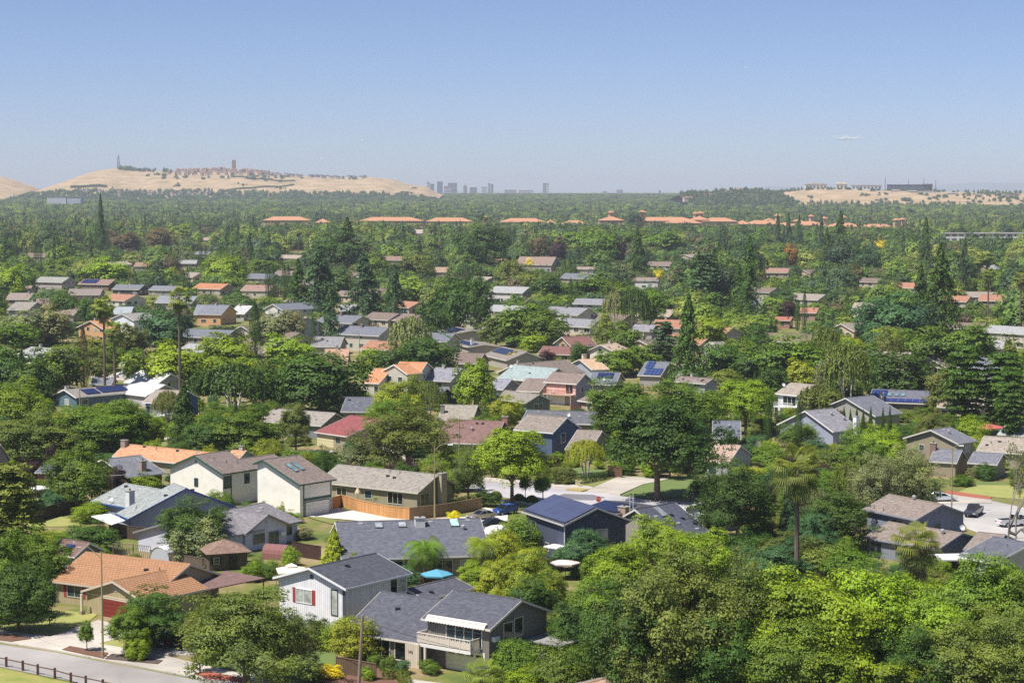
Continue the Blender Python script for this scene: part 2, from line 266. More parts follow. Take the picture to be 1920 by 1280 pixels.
WINGS = {"orange_main": [2.7, -45.96, 241.39, 5.77, 16.49, 6.61, 0, 2.49], "orange_garage": [2.7, -43.71, 234.22, 0.92, 10.12, 5.55, 0, 1.84], "brown_left": [2.7, -57.43, 259.25, 5.72, 5.15, 2.83, 0, 1.45], "bluetrim_main": [2.7, -49.19, 292.26, 2.08, 5.76, 8.91, 0, 3.86], "bluetrim_wing": [2.7, -56.17, 302.99, 2.38, 11.0, 6.44, 0, 2.07], "green_left": [5.2, -48.89, 320.36, 0.92, 7.33, 6.53, 0, 2.51], "green_right": [5.2, -36.36, 310.73, 0.85, 7.74, 8.55, 2.2, 3.1], "lilac_main": [2.7, -41.5, 279.2, 1.0, 20, 7, 0, 2.1], "lilac_gable": [2.7, -36.98, 278.73, 2.52, 7.0, 4.74, 0, 2.1], "slate_ranch": [2.7, -13.97, 265.54, 0.16, 19.61, 10.53, 0, 3.14], "shutter_main": [5.6, -19.59, 228.3, 0.92, 11.6, 5.63, 0, 1.76], "shutter_low": [2.7, -10.22, 214.94, 5.71, 10.19, 7.22, 0, 3.15], "courtyard": [2.7, -9.64, 233.68, 0.91, 8.9, 3.19, 0, 0.91], "balcony_main": [5.0, -2.6, 209.44, 5.65, 9.12, 5.64, 0, 2.16], "solar_main": [5.4, 8.75, 272.12, 5.16, 12.87, 5.14, 0, 2.01], "solar_low": [2.7, 16.52, 295.75, 5.48, 7.29, 5.08, 0, 0.69], "black_main": [2.7, 20.03, 275.9, 0.79, 8.67, 6.3, 0, 3.46], "peach_gable": [2.7, 31.05, 295.49, 0.76, 8.0, 4.09, 0, 1.36], "twin_upper": [5.2, 56.57, 276.81, 5.26, 10.9, 4.92, 0, 1.74], "twin_lower": [2.6, 56.44, 269.61, 5.44, 12.46, 5.43, 0, 1.59], "slate_corner": [2.6, 65.48, 258.07, 5.33, 6.5, 6.99, 0, 1.89], "tan_corner": [2.6, 64.46, 264.84, 5.67, 3.85, 5.06, 0, 1.58], "beige_ranch": [2.7, -20.26, 320.73, 5.67, 20.8, 5.36, 0, 2.26], "apricot_ranch": [2.7, -61.27, 350.67, 5.68, 20.65, 3.22, 0, 1.89], "apricot_small": [2.7, -48.39, 351.13, 5.99, 2.75, 4.15, 0, 1.44], "chimney_slate": [2.7, -66.23, 335.58, 0.77, 7.59, 7.5, 0, 2.28], "red_roof": [2.7, -28.83, 392.47, 5.47, 10.15, 9.12, 0, 2.61], "greige_gable": [2.7, -42.89, 408.62, 5.75, 16.0, 5.1, 0, 2.12], "slate_mid": [2.7, -32.42, 432.2, 6.18, 7.55, 6.65, 0, 2.51], "cocoa_ranch": [2.7, -6.99, 379.36, 6.02, 11.45, 7.5, 0, 3.52], "sand_ranch": [2.7, -10.85, 416.47, 6.13, 7.44, 6.48, 0, 2.47], "navy_gable": [2.7, -16.4, 454.76, 2.41, 4.15, 3.91, 0, 2.2], "ash_ranch": [2.7, -15.99, 501.5, 5.87, 7.23, 6.58, 0, 2.74], "orange_upper": [5.2, -24.73, 497.62, 6.06, 7.17, 6.22, 0, 2.06], "orange_gable": [5.2, -27.43, 491.84, 0.76, 5.0, 5.16, 0, 2.07], "orange_lower": [2.9, -32.16, 494.9, 5.93, 4.58, 7.71, 0, 2.96], "blush_roof": [2.7, -48.05, 544.97, 0.02, 6.56, 7.94, 0, 4.07], "grey_hip": [2.7, -56.21, 611.0, 6.16, 9.29, 6.25, 0, 2.67], "panel_upper": [2.7, -15.94, 669.5, 5.03, 18.0, 7.31, 0, 1.12], "panel_left": [2.7, -11.62, 614.4, 5.04, 20.0, 5.3, 0, 0.71], "panel_right": [2.7, 0.64, 567.23, 5.06, 20.18, 6.05, 0, 2.26], "maroon_upper": [4.6, 18.73, 588.99, 0.41, 8.72, 6.24, 0, 2.41], "maroon_lower": [2.7, 14.29, 581.9, 5.92, 10.88, 5.26, 0, 1.88], "cream_gable": [4.6, 28.57, 572.73, 1.07, 14.22, 3.96, 0, 1.7], "tan_gable": [2.7, 20.52, 534.77, 0.38, 5.19, 8.31, 0, 2.17], "umber_big": [2.7, 7.57, 519.45, 0.77, 18.45, 7.31, 0, 2.8], "mint_roof": [2.7, 5.97, 502.41, 5.55, 15.1, 6.33, 0, 2.96], "grey_nook": [2.7, -2.01, 480.0, 5.93, 4.2, 6.15, 0, 1.92], "pink_upper": [5.2, 13.41, 467.34, 5.68, 9.17, 3.84, 0, 2.11], "pink_lower": [2.7, 6.18, 475.67, 5.9, 6.0, 6.55, 0, 2.4], "pink_garage": [2.7, 21.73, 451.29, 5.42, 5.15, 6.95, 0, 1.96], "olive_gable": [2.7, 2.36, 450.96, 5.39, 12.27, 3.93, 0, 1.66], "long_slate": [2.7, 11.24, 409.76, 6.01, 16.7, 5.39, 0, 1.94], "blue_main": [5.2, 6.72, 374.15, 5.66, 8.97, 4.81, 0, 2.45], "blue_garage": [2.7, 14.55, 369.99, 5.93, 4.88, 7.27, 0, 2.71], "graphite_right": [2.7, 41.92, 386.73, 6.18, 5.49, 6.99, 0, 2.57], "fawn_right": [2.7, 38.42, 351.3, 5.84, 4.68, 6.47, 0, 2.4], "brown_far": [4.6, 44.12, 473.5, 5.54, 9.37, 2.84, 0, 1.02], "satellite_slate": [2.7, 23.46, 492.46, 6.04, 7.22, 6.56, 0, 2.46], "tilted_panels": [2.7, 38.0, 516.78, 5.91, 6.26, 7.63, 0, 3.01], "white_balcony": [5.2, 64.74, 441.03, 5.45, 7.03, 5.43, 0, 2.06], "chimney_grey": [2.7, 61.79, 398.81, 0.64, 7.92, 7.9, 0, 3.45], "slate_gable": [2.7, 74.77, 426.54, 0.69, 9.0, 8.33, 0, 3.2], "long_panels": [2.7, 88.43, 449.3, 5.92, 13.38, 5.69, 0, 2.31], "ivory_tan": [2.7, 100.27, 440.22, 5.95, 9.86, 6.83, 0, 2.47], "tan_edge": [2.7, 109.73, 436.93, 5.8, 6.19, 5.67, 0, 2.1], "taupe_upper": [5.2, 77.5, 358.13, 0.76, 6.08, 5.93, 0, 2.0], "taupe_lower": [2.7, 77.12, 349.45, 5.82, 4.93, 3.83, 0, 1.84], "taupe_porch": [2.7, 83.84, 347.82, 5.8, 5.21, 4.27, 0, 1.42], "sand_right": [2.7, 91.11, 364.5, 5.82, 8.27, 6.16, 0, 2.1], "mint_right": [2.7, 99.01, 387.68, 5.67, 5.27, 3.69, 0, 1.23], "teal_panels": [2.7, -97.03, 465.57, 0.81, 19.31, 4.81, 0, 1.53], "white_roof": [3.0, -87.77, 488.28, 5.52, 13.02, 4.88, 0, 2.64], "white_roof_low": [2.6, -85.55, 467.74, 5.51, 12.72, 5.51, 0, 2.27], "azure_main": [5.2, -73.04, 425.48, 5.94, 7.85, 5.73, 0, 2.16], "amber_gable": [4.6, -137.06, 660.4, 0.73, 7.18, 8.97, 0, 2.57], "white_gable": [5.2, -132.6, 697.74, 0.85, 10.94, 6.71, 0, 2.11], "cream_carport": [2.7, -103.82, 544.92, 6.23, 5.18, 6.25, 0, 2.28], "peach_wall": [4.0, -111.41, 750.38, 6.02, 10.36, 7.99, 0, 3.13], "pale_roof": [2.7, -103.91, 774.14, 5.96, 6.67, 7.54, 0, 2.84], "grey_gable_left": [4.6, -187.62, 768.69, 6.07, 8.84, 8.13, 0, 2.63], "umber_left": [5.0, -185.35, 786.29, 0.15, 4.91, 7.16, 0, 2.65], "white_gable_behind": [4.6, -144.75, 742.36, 0.02, 6.83, 6.38, 0, 2.33], "grey_nook_left": [2.7, -100.8, 489.69, 6.26, 5.34, 3.71, 0, 1.32], "terracotta_edge": [2.7, -91.5, 345.76, 6.16, 4.27, 4.55, 0, 3.28], "brick_left": [2.7, -77.82, 336.94, 6.16, 4.37, 4.06, 0, 0.67], "far_grey": [4.8, -228.31, 994.57, 5.88, 17.23, 6.38, 0, 2.35], "far_solar": [3.2, -208.43, 1005.71, 5.91, 18.32, 6.01, 0, 2.33], "far_brown": [2.7, -231.21, 938.07, 0.01, 10.09, 7.49, 0, 2.84], "far_slate": [2.9, -184.0, 959.74, 6.02, 14.49, 5.86, 0, 2.09], "far_graphite": [2.9, -164.85, 951.62, 5.92, 15.15, 5.24, 0, 1.87], "far_orange": [3.2, -143.75, 959.42, 5.78, 17.28, 6.33, 0, 2.32], "far_tan": [3.4, -118.89, 939.24, 5.98, 14.99, 6.32, 0, 2.33], "far_row": [2.7, -195.87, 914.95, 0.01, 15.23, 6.6, 0, 2.42], "far_small_brown": [2.7, -233.86, 1261.12, 6.21, 8.7, 6.23, 0, 2.26], "far_small_grey": [2.7, -213.24, 1306.03, 0.04, 13.78, 5.97, 0, 2.13], "far_bluegrey": [3, -319.77, 1667.59, 6.24, 13.47, 7.51, 0, 2.82], "far_pinkish": [3, -294.2, 1918.08, 0.0, 9.68, 7.06, 0, 2.61], "apartment_brown": [5, -77.97, 1302.73, 6.18, 18.92, 6.71, 0, 2.45], "far_ochre": [3, -41.46, 1163.65, 6.18, 10.33, 7.15, 0, 2.65], "far_beige": [5, -99.07, 2132.58, 6.21, 10.38, 9.42, 0, 3.81], "complex_brown": [4.5, 16.13, 1237.77, 6.01, 23.33, 10.99, 0, 4.74], "far_flat": [4.5, 43.51, 1166.33, 6.12, 11.05, 3.49, 0, 1.21], "far_white": [4.5, 68.19, 1018.25, 6.04, 15.1, 4.15, 0, 1.44], "far_rust": [3, 151.98, 1154.42, 6.09, 18.67, 6.75, 0, 2.47], "far_red": [3, 99.59, 727.13, 5.92, 6.17, 3.32, 0, 1.14], "far_coral": [3, 115.9, 773.49, 5.94, 6.93, 4.94, 0, 1.74], "far_peach": [2.7, 69.29, 654.91, 5.59, 8.94, 7.41, 0, 2.62], "far_shade": [2.7, 62.15, 603.28, 0.39, 4.95, 3.88, 0, 1.65], "far_lavender": [2.7, 45.39, 677.66, 6.04, 7.33, 5.45, 0, 1.94], "far_stone": [2.7, 38.41, 626.57, 6.13, 6.47, 7.09, 0, 2.59], "far_corner": [4.6, 81.2, 521.13, 6.16, 5.15, 2.27, 0, 0.79], "far_left_a": [2.7, -215.9, 876.25, 6.19, 10.73, 6.75, 0, 2.53], "far_left_b": [2.7, -170.86, 768.36, 6.03, 9.34, 6.2, 0, 2.36], "far_mid_a": [2.7, -64.85, 790.26, 6.15, 6.47, 6.23, 0, 2.27], "far_mid_b": [2.7, -116.82, 770.91, 6.27, 10.62, 8.5, 0, 3.34], "far_mid_c": [2.7, -142.34, 849.47, 6.09, 16.73, 6.73, 0, 2.62]}
# ---------------------------------------------------------------- houses
def ap(h, k=1.35):
    """surface colour of something that shows as h in full sun"""
    c = hx(h); return tuple(round(min(.9, x / k), 4) for x in c)
class Wing:
    def __init__(s, name, org):
        he, cx, cy, yaw, L, hn, hf, rise = WINGS[name]
        s.he, s.L, s.hn, s.hf, s.rise = he, L, hn, (hf or hn), rise
        s.hr = he + rise; s.p = rise / hn; s.ov = .5 if L > 5 else .3
        s.yaw = yaw; s.c = Vector((cx, cy, 0)); s.org = org
        s.d = Vector((math.cos(yaw), math.sin(yaw), 0)); s.n = Vector((-math.sin(yaw), math.cos(yaw), 0))
        s.x0, s.x1 = -L / 2 + s.ov, L / 2 - s.ov; s.yn, s.yf = -(hn - s.ov), s.hf - s.ov
    def W(s, x, y, z=0): return s.c + s.d * x + s.n * y + Vector((0, 0, z))      # world
    def P(s, x, y, z=0): return s.W(x, y, z) - s.org                            # relative to the house
    def zr(s, y): return s.hr - s.p * abs(y)
    def face(s, f):
        """start point, length, direction and outward normal, in wing axes"""
        return {'ab': ((s.x0, s.yn), s.x1 - s.x0, (1, 0), (0, -1)), 'bc': ((s.x1, s.yn), s.yf - s.yn, (0, 1), (1, 0)),
                'cd': ((s.x1, s.yf), s.x1 - s.x0, (-1, 0), (0, 1)), 'da': ((s.x0, s.yf), s.yf - s.yn, (0, -1), (-1, 0))}[f]
    def FP(s, f, u, out, z):
        (sx, sy), ln, (dx, dy), (nx, ny) = s.face(f)
        return s.P(sx + dx * u + nx * out, sy + dy * u + ny * out, z)
    def fbox(s, mb, f, u0, u1, o0, o1, z0, z1, mi=0):
        q = [(u0, o1), (u1, o1), (u1, o0), (u0, o0)]
        mb.hexa([s.FP(f, a, b, z0) for a, b in q] + [s.FP(f, a, b, z1) for a, b in q], mi)
    def facing(s, f):
        (sx, sy), ln, (dx, dy), (nx, ny) = s.face(f)
        c = s.W(sx + dx * ln / 2, sy + dy * ln / 2); nw = s.d * nx + s.n * ny
        return nw.dot((Vector((0, 0, 0)) - c).normalized())
    def slope(s, x, t, h, side=-1):
        """point h above the roof, x m along the ridge from its middle, t (0 ridge .. 1 eave) down the slope"""
        hw = s.hn if side < 0 else s.hf
        y = side * t * hw; q = 1 / math.sqrt(1 + s.p ** 2)
        return s.P(x, y + side * s.p * q * h, s.hr - s.p * abs(y) + q * h)

def wall_mesh(wg, mb):
    e = .16; xs = (wg.x0, wg.x1)
    sec = [(wg.yn, -.3), (wg.yn, wg.zr(wg.yn) - e), (0, wg.hr - e), (wg.yf, wg.zr(wg.yf) - e), (wg.yf, -.3)]
    A = [wg.P(xs[0], y, z) for y, z in sec]; B = [wg.P(xs[1], y, z) for y, z in sec]
    mb.face(A[::-1] if False else A[::-1][::-1]); mb.face(B[::-1])
    for i in range(5):
        j = (i + 1) % 5; mb.face([A[j], A[i], B[i], B[j]])
def roof_mesh(wg, mb, th=.15, courses=0):
    for side in (-1, 1):
        hw = wg.hn if side < 0 else wg.hf
        n = courses or 1
        for k in range(n):
            t0, t1 = k / n, (k + 1) / n; up = .045 if courses else 0
            q = [(t0, up * .3), (t1, up)]
            pts = []
            for off in (-th, None):
                for (t, uu), x in ((q[0], -wg.L / 2), (q[1], -wg.L / 2), (q[1], wg.L / 2), (q[0], wg.L / 2)):
                    y = side * t * hw; z = wg.hr - wg.p * t * hw + (off if off is not None else uu)
                    pts.append(wg.P(x, y, z))
            if side > 0: pts = [pts[i] for i in (3, 2, 1, 0, 7, 6, 5, 4)]
            mb.hexa(pts)
    # ridge cap
    r = .13
    q = [(-r, -r * wg.p + .03), (r, -r * wg.p + .03), (r * .6, .07), (-r * .6, .07)]
    A = [wg.P(-wg.L / 2, y, wg.hr + z) for y, z in q]; B = [wg.P(wg.L / 2, y, wg.hr + z) for y, z in q]
    mb.hexa([A[0], B[0], B[1], A[1], A[3], B[3], B[2], A[2]])
def fascia_mesh(wg, mb, mi=0, gut=None):
    hb, tk = .24, .04
    for side in (-1, 1):
        hw = wg.hn if side < 0 else wg.hf; ze = wg.hr - wg.p * hw
        y0, y1 = side * hw, side * (hw + tk + (.05 if gut else 0))
        if side < 0: y0, y1 = y1, y0
        mb.hexa([wg.P(x, y, z) for z in (ze - .2, ze + .02) for x, y in ((-wg.L / 2, y0), (wg.L / 2, y0), (wg.L / 2, y1), (-wg.L / 2, y1))], mi)
        for ex in (-1, 1):
            x0, x1 = ex * wg.L / 2, ex * (wg.L / 2 + tk)
            if ex < 0: x0, x1 = x1, x0
            pts = [(0, wg.hr), (side * (hw + tk), wg.hr - wg.p * (hw + tk))]
            ys = pts if side > 0 else pts[::-1]
            (ya, za), (yb, zb) = ys
            lo = [wg.P(x0, ya, za - hb), wg.P(x1, ya, za - hb), wg.P(x1, yb, zb - hb), wg.P(x0, yb, zb - hb)]
            hi = [wg.P(x0, ya, za + .015), wg.P(x1, ya, za + .015), wg.P(x1, yb, zb + .015), wg.P(x0, yb, zb + .015)]
            mb.hexa(lo + hi, mi)

PROTECT = []; FOOT = []; LANDMARK = []
def add_feature(root, wg, ft, trim, small):
    k = ft[0]
    if k == 'w':
        _, f, s, zb, ww, hh = ft[:6]; st = ft[6] if len(ft) > 6 else ''
        ln = wg.face(f)[1]; u = s * ln; a, b = u - ww / 2, u + ww / 2
        fr = MB(); t = .09
        wg.fbox(fr, f, a - t, a, 0, .07, zb - t, zb + hh + t); wg.fbox(fr, f, b, b + t, 0, .07, zb - t, zb + hh + t)
        wg.fbox(fr, f, a, b, 0, .07, zb - t, zb); wg.fbox(fr, f, a, b, 0, .07, zb + hh, zb + hh + t)
        nm = max(1, round(ww / 1.1)) if 'n' not in st else 1
        for i in range(1, nm): x = a + ww * i / nm; wg.fbox(fr, f, x - .035, x + .035, 0, .06, zb, zb + hh)
        if 'x' in st:
            wg.fbox(fr, f, a, b, 0, .055, zb + hh / 2 - .03, zb + hh / 2 + .03)
        fo = fr.obj('window' if zb > .3 else 'glass_door', M('trim', trim if 'k' not in st else '2a3c38'), root)
        pn = MB(); wg.fbox(pn, f, a, b, .005, .03, zb, zb + hh)
        gc = '33474c' if 'c' not in st else 'a9aca6'
        pn.obj('pane', M('glass', gc if 'b' not in st else '1b2223'), fo)
        if 's' in st:
            for x0, x1 in ((a - t - .5, a - t - .03), (b + t + .03, b + t + .5)):
                m = MB(); wg.fbox(m, f, x0, x1, 0, .05, zb - .1, zb + hh + .1); m.obj('shutter', M('siding', ap('a8453e', 1.2)), root)
    elif k == 'g':
        _, f, s, ww, hh, col = ft[:6]; ln = wg.face(f)[1]; u = s * ln
        m = MB(); rows = 4
        for i in range(rows):
            wg.fbox(m, f, u - ww / 2, u + ww / 2, .0, .05, .02 + hh * i / rows + .015, hh * (i + 1) / rows - .015)
        wg.fbox(m, f, u - ww / 2, u + ww / 2, .0, .02, .0, hh)
        g = m.obj('garage_door', M('trim', col), root)
        if len(ft) > 6:
            m = MB()
            for i in range(4):
                c0 = u - ww / 2 + ww * (i + .5) / 4
                wg.fbox(m, f, c0 - ww * .09, c0 + ww * .09, .03, .06, hh - .42, hh - .17)
            m.obj('pane', M('glass', '1b2223'), g)
        m = MB(); t = .14
        wg.fbox(m, f, u - ww / 2 - t, u - ww / 2, 0, .06, 0, hh + t); wg.fbox(m, f, u + ww / 2, u + ww / 2 + t, 0, .06, 0, hh + t)
        wg.fbox(m, f, u - ww / 2, u + ww / 2, 0, .06, hh, hh + t); m.obj('door_frame', M('trim', trim), g)
    elif k == 'd':
        _, f, s, ww, hh, col = ft[:6]; ln = wg.face(f)[1]; u = s * ln
        m = MB(); wg.fbox(m, f, u - ww / 2, u + ww / 2, 0, .05, 0, hh); d = m.obj('door', M('trim', col), root)
        m = MB(); wg.fbox(m, f, u + ww * .32, u + ww * .4, .05, .1, 1.0, 1.1); m.obj('handle', M('metal', 'b0a060'), d)
    elif k == 'band':      # trim board on a wall
        _, f, s0, s1, z0, z1, col = ft; ln = wg.face(f)[1]
        m = MB(); wg.fbox(m, f, s0 * ln, s1 * ln, 0, .045, z0, z1); m.obj('trim_board', M('trim', col), root)
    elif k == 'sky':
        _, x, t, sw, sl = ft[:5]; x *= wg.L / 2; dt = sl / 2 / (wg.hn)
        m = MB(); c = [(x - sw / 2, t - dt), (x + sw / 2, t - dt), (x + sw / 2, t + dt), (x - sw / 2, t + dt)]
        c = [c[3], c[2], c[1], c[0]]
        m.hexa([wg.slope(a, b, -.02) for a, b in c] + [wg.slope(a, b, .16) for a, b in c])
        o = m.obj('skylight', M('trim', '5a5a5c'), root); q = .07; m = MB()
        c = [(x - sw / 2 + q, t + dt * .9), (x + sw / 2 - q, t + dt * .9), (x + sw / 2 - q, t - dt * .9), (x - sw / 2 + q, t - dt * .9)]
        m.hexa([wg.slope(a, b, .15) for a, b in c] + [wg.slope(a, b, .18) for a, b in c]); m.obj('pane', M('glass', ft[5] if len(ft) > 5 else '6d8f96'), o)
    elif k == 'pv':
        _, x0, x1, t0, t1 = ft[:5]; x0 *= wg.L / 2; x1 *= wg.L / 2; sd = -1
        kw = ft[5] if len(ft) > 5 else {}
        c = [(x0, t1), (x1, t1), (x1, t0), (x0, t0)]
        m = MB(); m.hexa([wg.slope(a, b, .12) for a, b in c] + [wg.slope(a, b, .17) for a, b in c])
        o = m.obj('solar_panel', M('panel', kw.get('col', '25305e'), **{a: b for a, b in kw.items() if a != 'col'}), root)
        for b in (t0 + .06, t1 - .06):
            m = MB(); m.hexa([wg.slope(a, b + j, h) for h in (-.03, .12) for a, j in ((x0 + .1, .008), (x1 - .1, .008), (x1 - .1, -.008), (x0 + .1, -.008))]); m.obj('mounting_rail', M('metal', '888888'), o)
    elif k == 'vent':
        _, x, t = ft[:3]; kind = ft[3] if len(ft) > 3 else 0; x *= wg.L / 2; b0 = wg.slope(x, t, -.05); m = MB()
        if kind == 0: m.tube([b0, b0 + Vector((0, 0, .45))], .07, 6); m.tube([b0 + Vector((0, 0, .03)), b0 + Vector((0, 0, .1))], .16, 8); m.obj('vent_pipe', M('metal', '9a9a9a'), root)
        elif kind == 1:
            m.box(-.22, .22, -.22, .22, 0, .22, T=Matrix.Translation(b0)); m.box(-.28, .28, -.28, .28, .22, .27, T=Matrix.Translation(b0)); m.obj('roof_vent', M('trim', '3a3c42'), root)
        elif kind == 2:
            m.tube([b0, b0 + Vector((0, 0, .3)), b0 + Vector((0, 0, .32)), b0 + Vector((0, 0, .6)), b0 + Vector((0, 0, .75))], [.17, .17, .3, .32, .08], 12); m.obj('turbine_vent', M('metal', 'c8c8c8'), root)
        else:
            m.box(-.32, .32, -.2, .2, 0, .14, T=Matrix.Translation(b0)); m.obj('roof_vent', M('trim', 'b8b6b2'), root)
    elif k == 'ch':
        _, x, y, top, cw, cd, mk = ft[:7]; x *= wg.L / 2; m = MB()
        q = [(x - cw / 2, y - cd / 2), (x + cw / 2, y - cd / 2), (x + cw / 2, y + cd / 2), (x - cw / 2, y + cd / 2)]
        m.hexa([wg.P(a, b, 0) for a, b in q] + [wg.P(a, b, wg.hr + top) for a, b in q])
        o = m.obj('chimney', M(*mk), root); m = MB(); g = .08
        q = [(x - cw / 2 - g, y - cd / 2 - g), (x + cw / 2 + g, y - cd / 2 - g), (x + cw / 2 + g, y + cd / 2 + g), (x - cw / 2 - g, y + cd / 2 + g)]
        m.hexa([wg.P(a, b, wg.hr + top) for a, b in q] + [wg.P(a, b, wg.hr + top + .12) for a, b in q])
        c = wg.P(x, y, wg.hr + top + .12); m.tube([c, c + Vector((0, 0, .3))], .13, 8, 1); m.obj('chimney_cap', [M('trim', 'a09c96'), M('metal', '5a5552')], o)
    elif k == 'dish':
        _, x, t = ft[:3]; x *= wg.L / 2; b0 = wg.slope(x, t, 0); m = MB(); m.tube([b0, b0 + Vector((0, 0, .7))], .03, 5)
        c = b0 + Vector((0, -.1, .8)); ax = Vector((.25, -.85, .45)).normalized()
        a = ax.cross(Vector((0, 0, 1))).normalized(); b = a.cross(ax); n = 12
        R_ = [(0, -.1), (.22, -.06), (.4, .02)]
        for i in range(n):
            for (r0, h0), (r1, h1) in zip(R_, R_[1:]):
                g = [c + (a * math.cos(q) + b * math.sin(q)) * r + ax * h for r, h, q in ((r0, h0, 6.283 * i / n), (r1, h1, 6.283 * i / n), (r1, h1, 6.283 * (i + 1) / n), (r0, h0, 6.283 * (i + 1) / n))]
                m.face(g)
        m.obj('satellite_dish', M('trim', 'd8d8d8'), root)
    elif k == 'gv':        # louvred vent in a gable
        _, f = ft[:2]; ln = wg.face(f)[1]; z = wg.hr - 1.35; u = -wg.yn if f == 'bc' else wg.yf
        m = MB()
        for i in range(4): wg.fbox(m, f, u - .25, u + .25, 0, .05, z + i * .13, z + i * .13 + .09)
        m.obj('gable_vent', M('trim', ft[2] if len(ft) > 2 else 'b8b6b0'), root)
    elif k == 'ac':
        _, f, s, z = ft[:4]; u = s * wg.face(f)[1]; m = MB(); wg.fbox(m, f, u - .4, u + .4, 0, .5, z, z + .5); m.obj('air_conditioner', M('trim', 'e0e0dc'), root)
    elif k == 'pipe':
        _, f, s = ft[:3]; u = s * wg.face(f)[1]; m = MB(); wg.fbox(m, f, u - .06, u + .06, 0, .1, 0, wg.he - .1); m.obj('downpipe', M('trim', 'e4e4e2'), root)

def auto_features(wg, rnd):
    out = []
    for f in ('ab', 'bc', 'cd', 'da'):
        if wg.facing(f) < .12: continue
        ln = wg.face(f)[1]; lev = [1.0, 3.75] if wg.he > 4.2 else [1.0]
        n = max(1, int(ln / 3.8))
        for z in lev:
            for i in range(n):
                if rnd.random() < .22: continue
                ww = rnd.choice([1.2, 1.6, 1.9, 2.3]); out.append(('w', f, (i + .5) / n + rnd.uniform(-.04, .04), z, min(ww, ln / n - .5), rnd.choice([1.1, 1.25]), rnd.choice(['', '', 'b', 'c'])))
    for i in range(rnd.randint(1, 4)): out.append(('vent', rnd.uniform(-.8, .8), rnd.uniform(.2, .7), rnd.choice([0, 1, 3])))
    if rnd.random() < .4: out.append(('ch', rnd.uniform(-.7, .7), rnd.uniform(-1, 1), .7, .7, .7, ('brick', '8a5a48') if rnd.random() < .5 else ('stucco', 'b5aea2')))
    return out

HOUSES = {}
def house(key, label, wings, roof, wall, trim='d9d6ce', feats=None, auto=True, cat='house', name='house', group=None, roofkind='shingle', wallkind='stucco', courses=0, guard=None, far=False):
    rnd = random.Random(hash(key) % 1000 if False else sum(ord(c) * (i + 3) for i, c in enumerate(key)))
    w0 = WINGS[wings[0]]; org = Vector((w0[1], w0[2], 0)); root = empty(name, org)
    tag(root, label, cat, group)
    feats = feats or {}
    for wn in wings:
        wg = Wing(wn, org); HOUSES[wn] = (root, wg)
        rc = roof if not isinstance(roof, dict) else roof.get(wn, roof['*']); wc = wall if not isinstance(wall, dict) else wall.get(wn, wall['*'])
        wk = wallkind if not isinstance(wallkind, dict) else wallkind.get(wn, 'stucco')
        m = MB(); wall_mesh(wg, m); m.obj('wall', M(wk, ap(wc, 1.15)), root)
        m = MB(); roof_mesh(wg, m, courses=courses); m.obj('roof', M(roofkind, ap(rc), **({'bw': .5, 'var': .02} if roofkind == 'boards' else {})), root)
        m = MB(); fascia_mesh(wg, m); m.obj('fascia', M('trim', trim), root)
        fl = list(feats.get(wn, [])) + (auto_features(wg, rnd) if auto and wn not in feats else [])
        for ft in fl: add_feature(root, wg, ft, trim, far)
        FOOT.append((wg.c.x, wg.c.y, wg.yaw, wg.L / 2 + 1.2, wg.hn + 1.2))
        pp = [wg.W(x, y, z) for x, y, z in ((-wg.L / 2, -wg.hn, wg.he), (wg.L / 2, -wg.hn, wg.he), (-wg.L / 2, 0, wg.hr), (wg.L / 2, 0, wg.hr), (wg.L / 2, wg.hf, wg.he), (-wg.L / 2, wg.hf, wg.he))]
        uv = [proj(*p) for p in pp]; us = [p[0] for p in uv]; vv = [p[1] for p in uv]
        sc_ = (max(vv) - 358) / 50.0
        q_ = (max(us) - min(us)) * .14 if far else 0
        PROTECT.append((min(us) + q_, min(vv), max(us) - q_, (max(vv) + .45 * wg.he * (sc_ if guard is None else sc_ * guard)) if far is not True else max(vv) - 1, wg.c.y))
    wg = HOUSES[wings[0]][1]
    u, v = proj(wg.c.x, wg.c.y, 2); LANDMARK.append((u, v, wg.c.y, key.replace('_', ' '), 6))
    return root
WINGS['green_link'] = [5.2, -42.2, 324.3, .92, 9, 3.6, 0, 1.35]
# ---------------------------------------------------------------- the houses
BR = ('brick', '8a5a48')
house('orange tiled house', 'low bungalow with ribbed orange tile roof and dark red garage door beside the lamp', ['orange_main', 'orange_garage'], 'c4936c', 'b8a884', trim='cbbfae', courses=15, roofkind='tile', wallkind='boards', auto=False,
  feats={'orange_main': [('w', 'ab', .2, 1.0, 2.2, 1.3, 's'), ('w', 'ab', .45, 1.0, 1.4, 1.2), ('vent', .4, .35, 1), ('vent', .62, .3, 0), ('gv', 'bc'), ('w', 'bc', .6, 1, 1.5, 1.2), ('pipe', 'ab', .02)],
         'orange_garage': [('g', 'da', .52, 5.0, 2.15, '7c2f28'), ('gv', 'da'), ('band', 'da', 0, 1, 2.35, 2.5, 'c8bba4'), ('w', 'ab', .5, 1, 1.6, 1.2)]})
house('brown roofed bungalow', 'brown roofed bungalow with blue grey gable and small solar panel behind the orange tiled house', ['brown_left'], '8a6c66', '7e8894', auto=False,
  feats={'brown_left': [('pv', -.2, .35, .3, .8), ('vent', .7, .4, 3), ('vent', .55, .8, 0), ('w', 'bc', .5, 1, 1.3, 1.1)]})
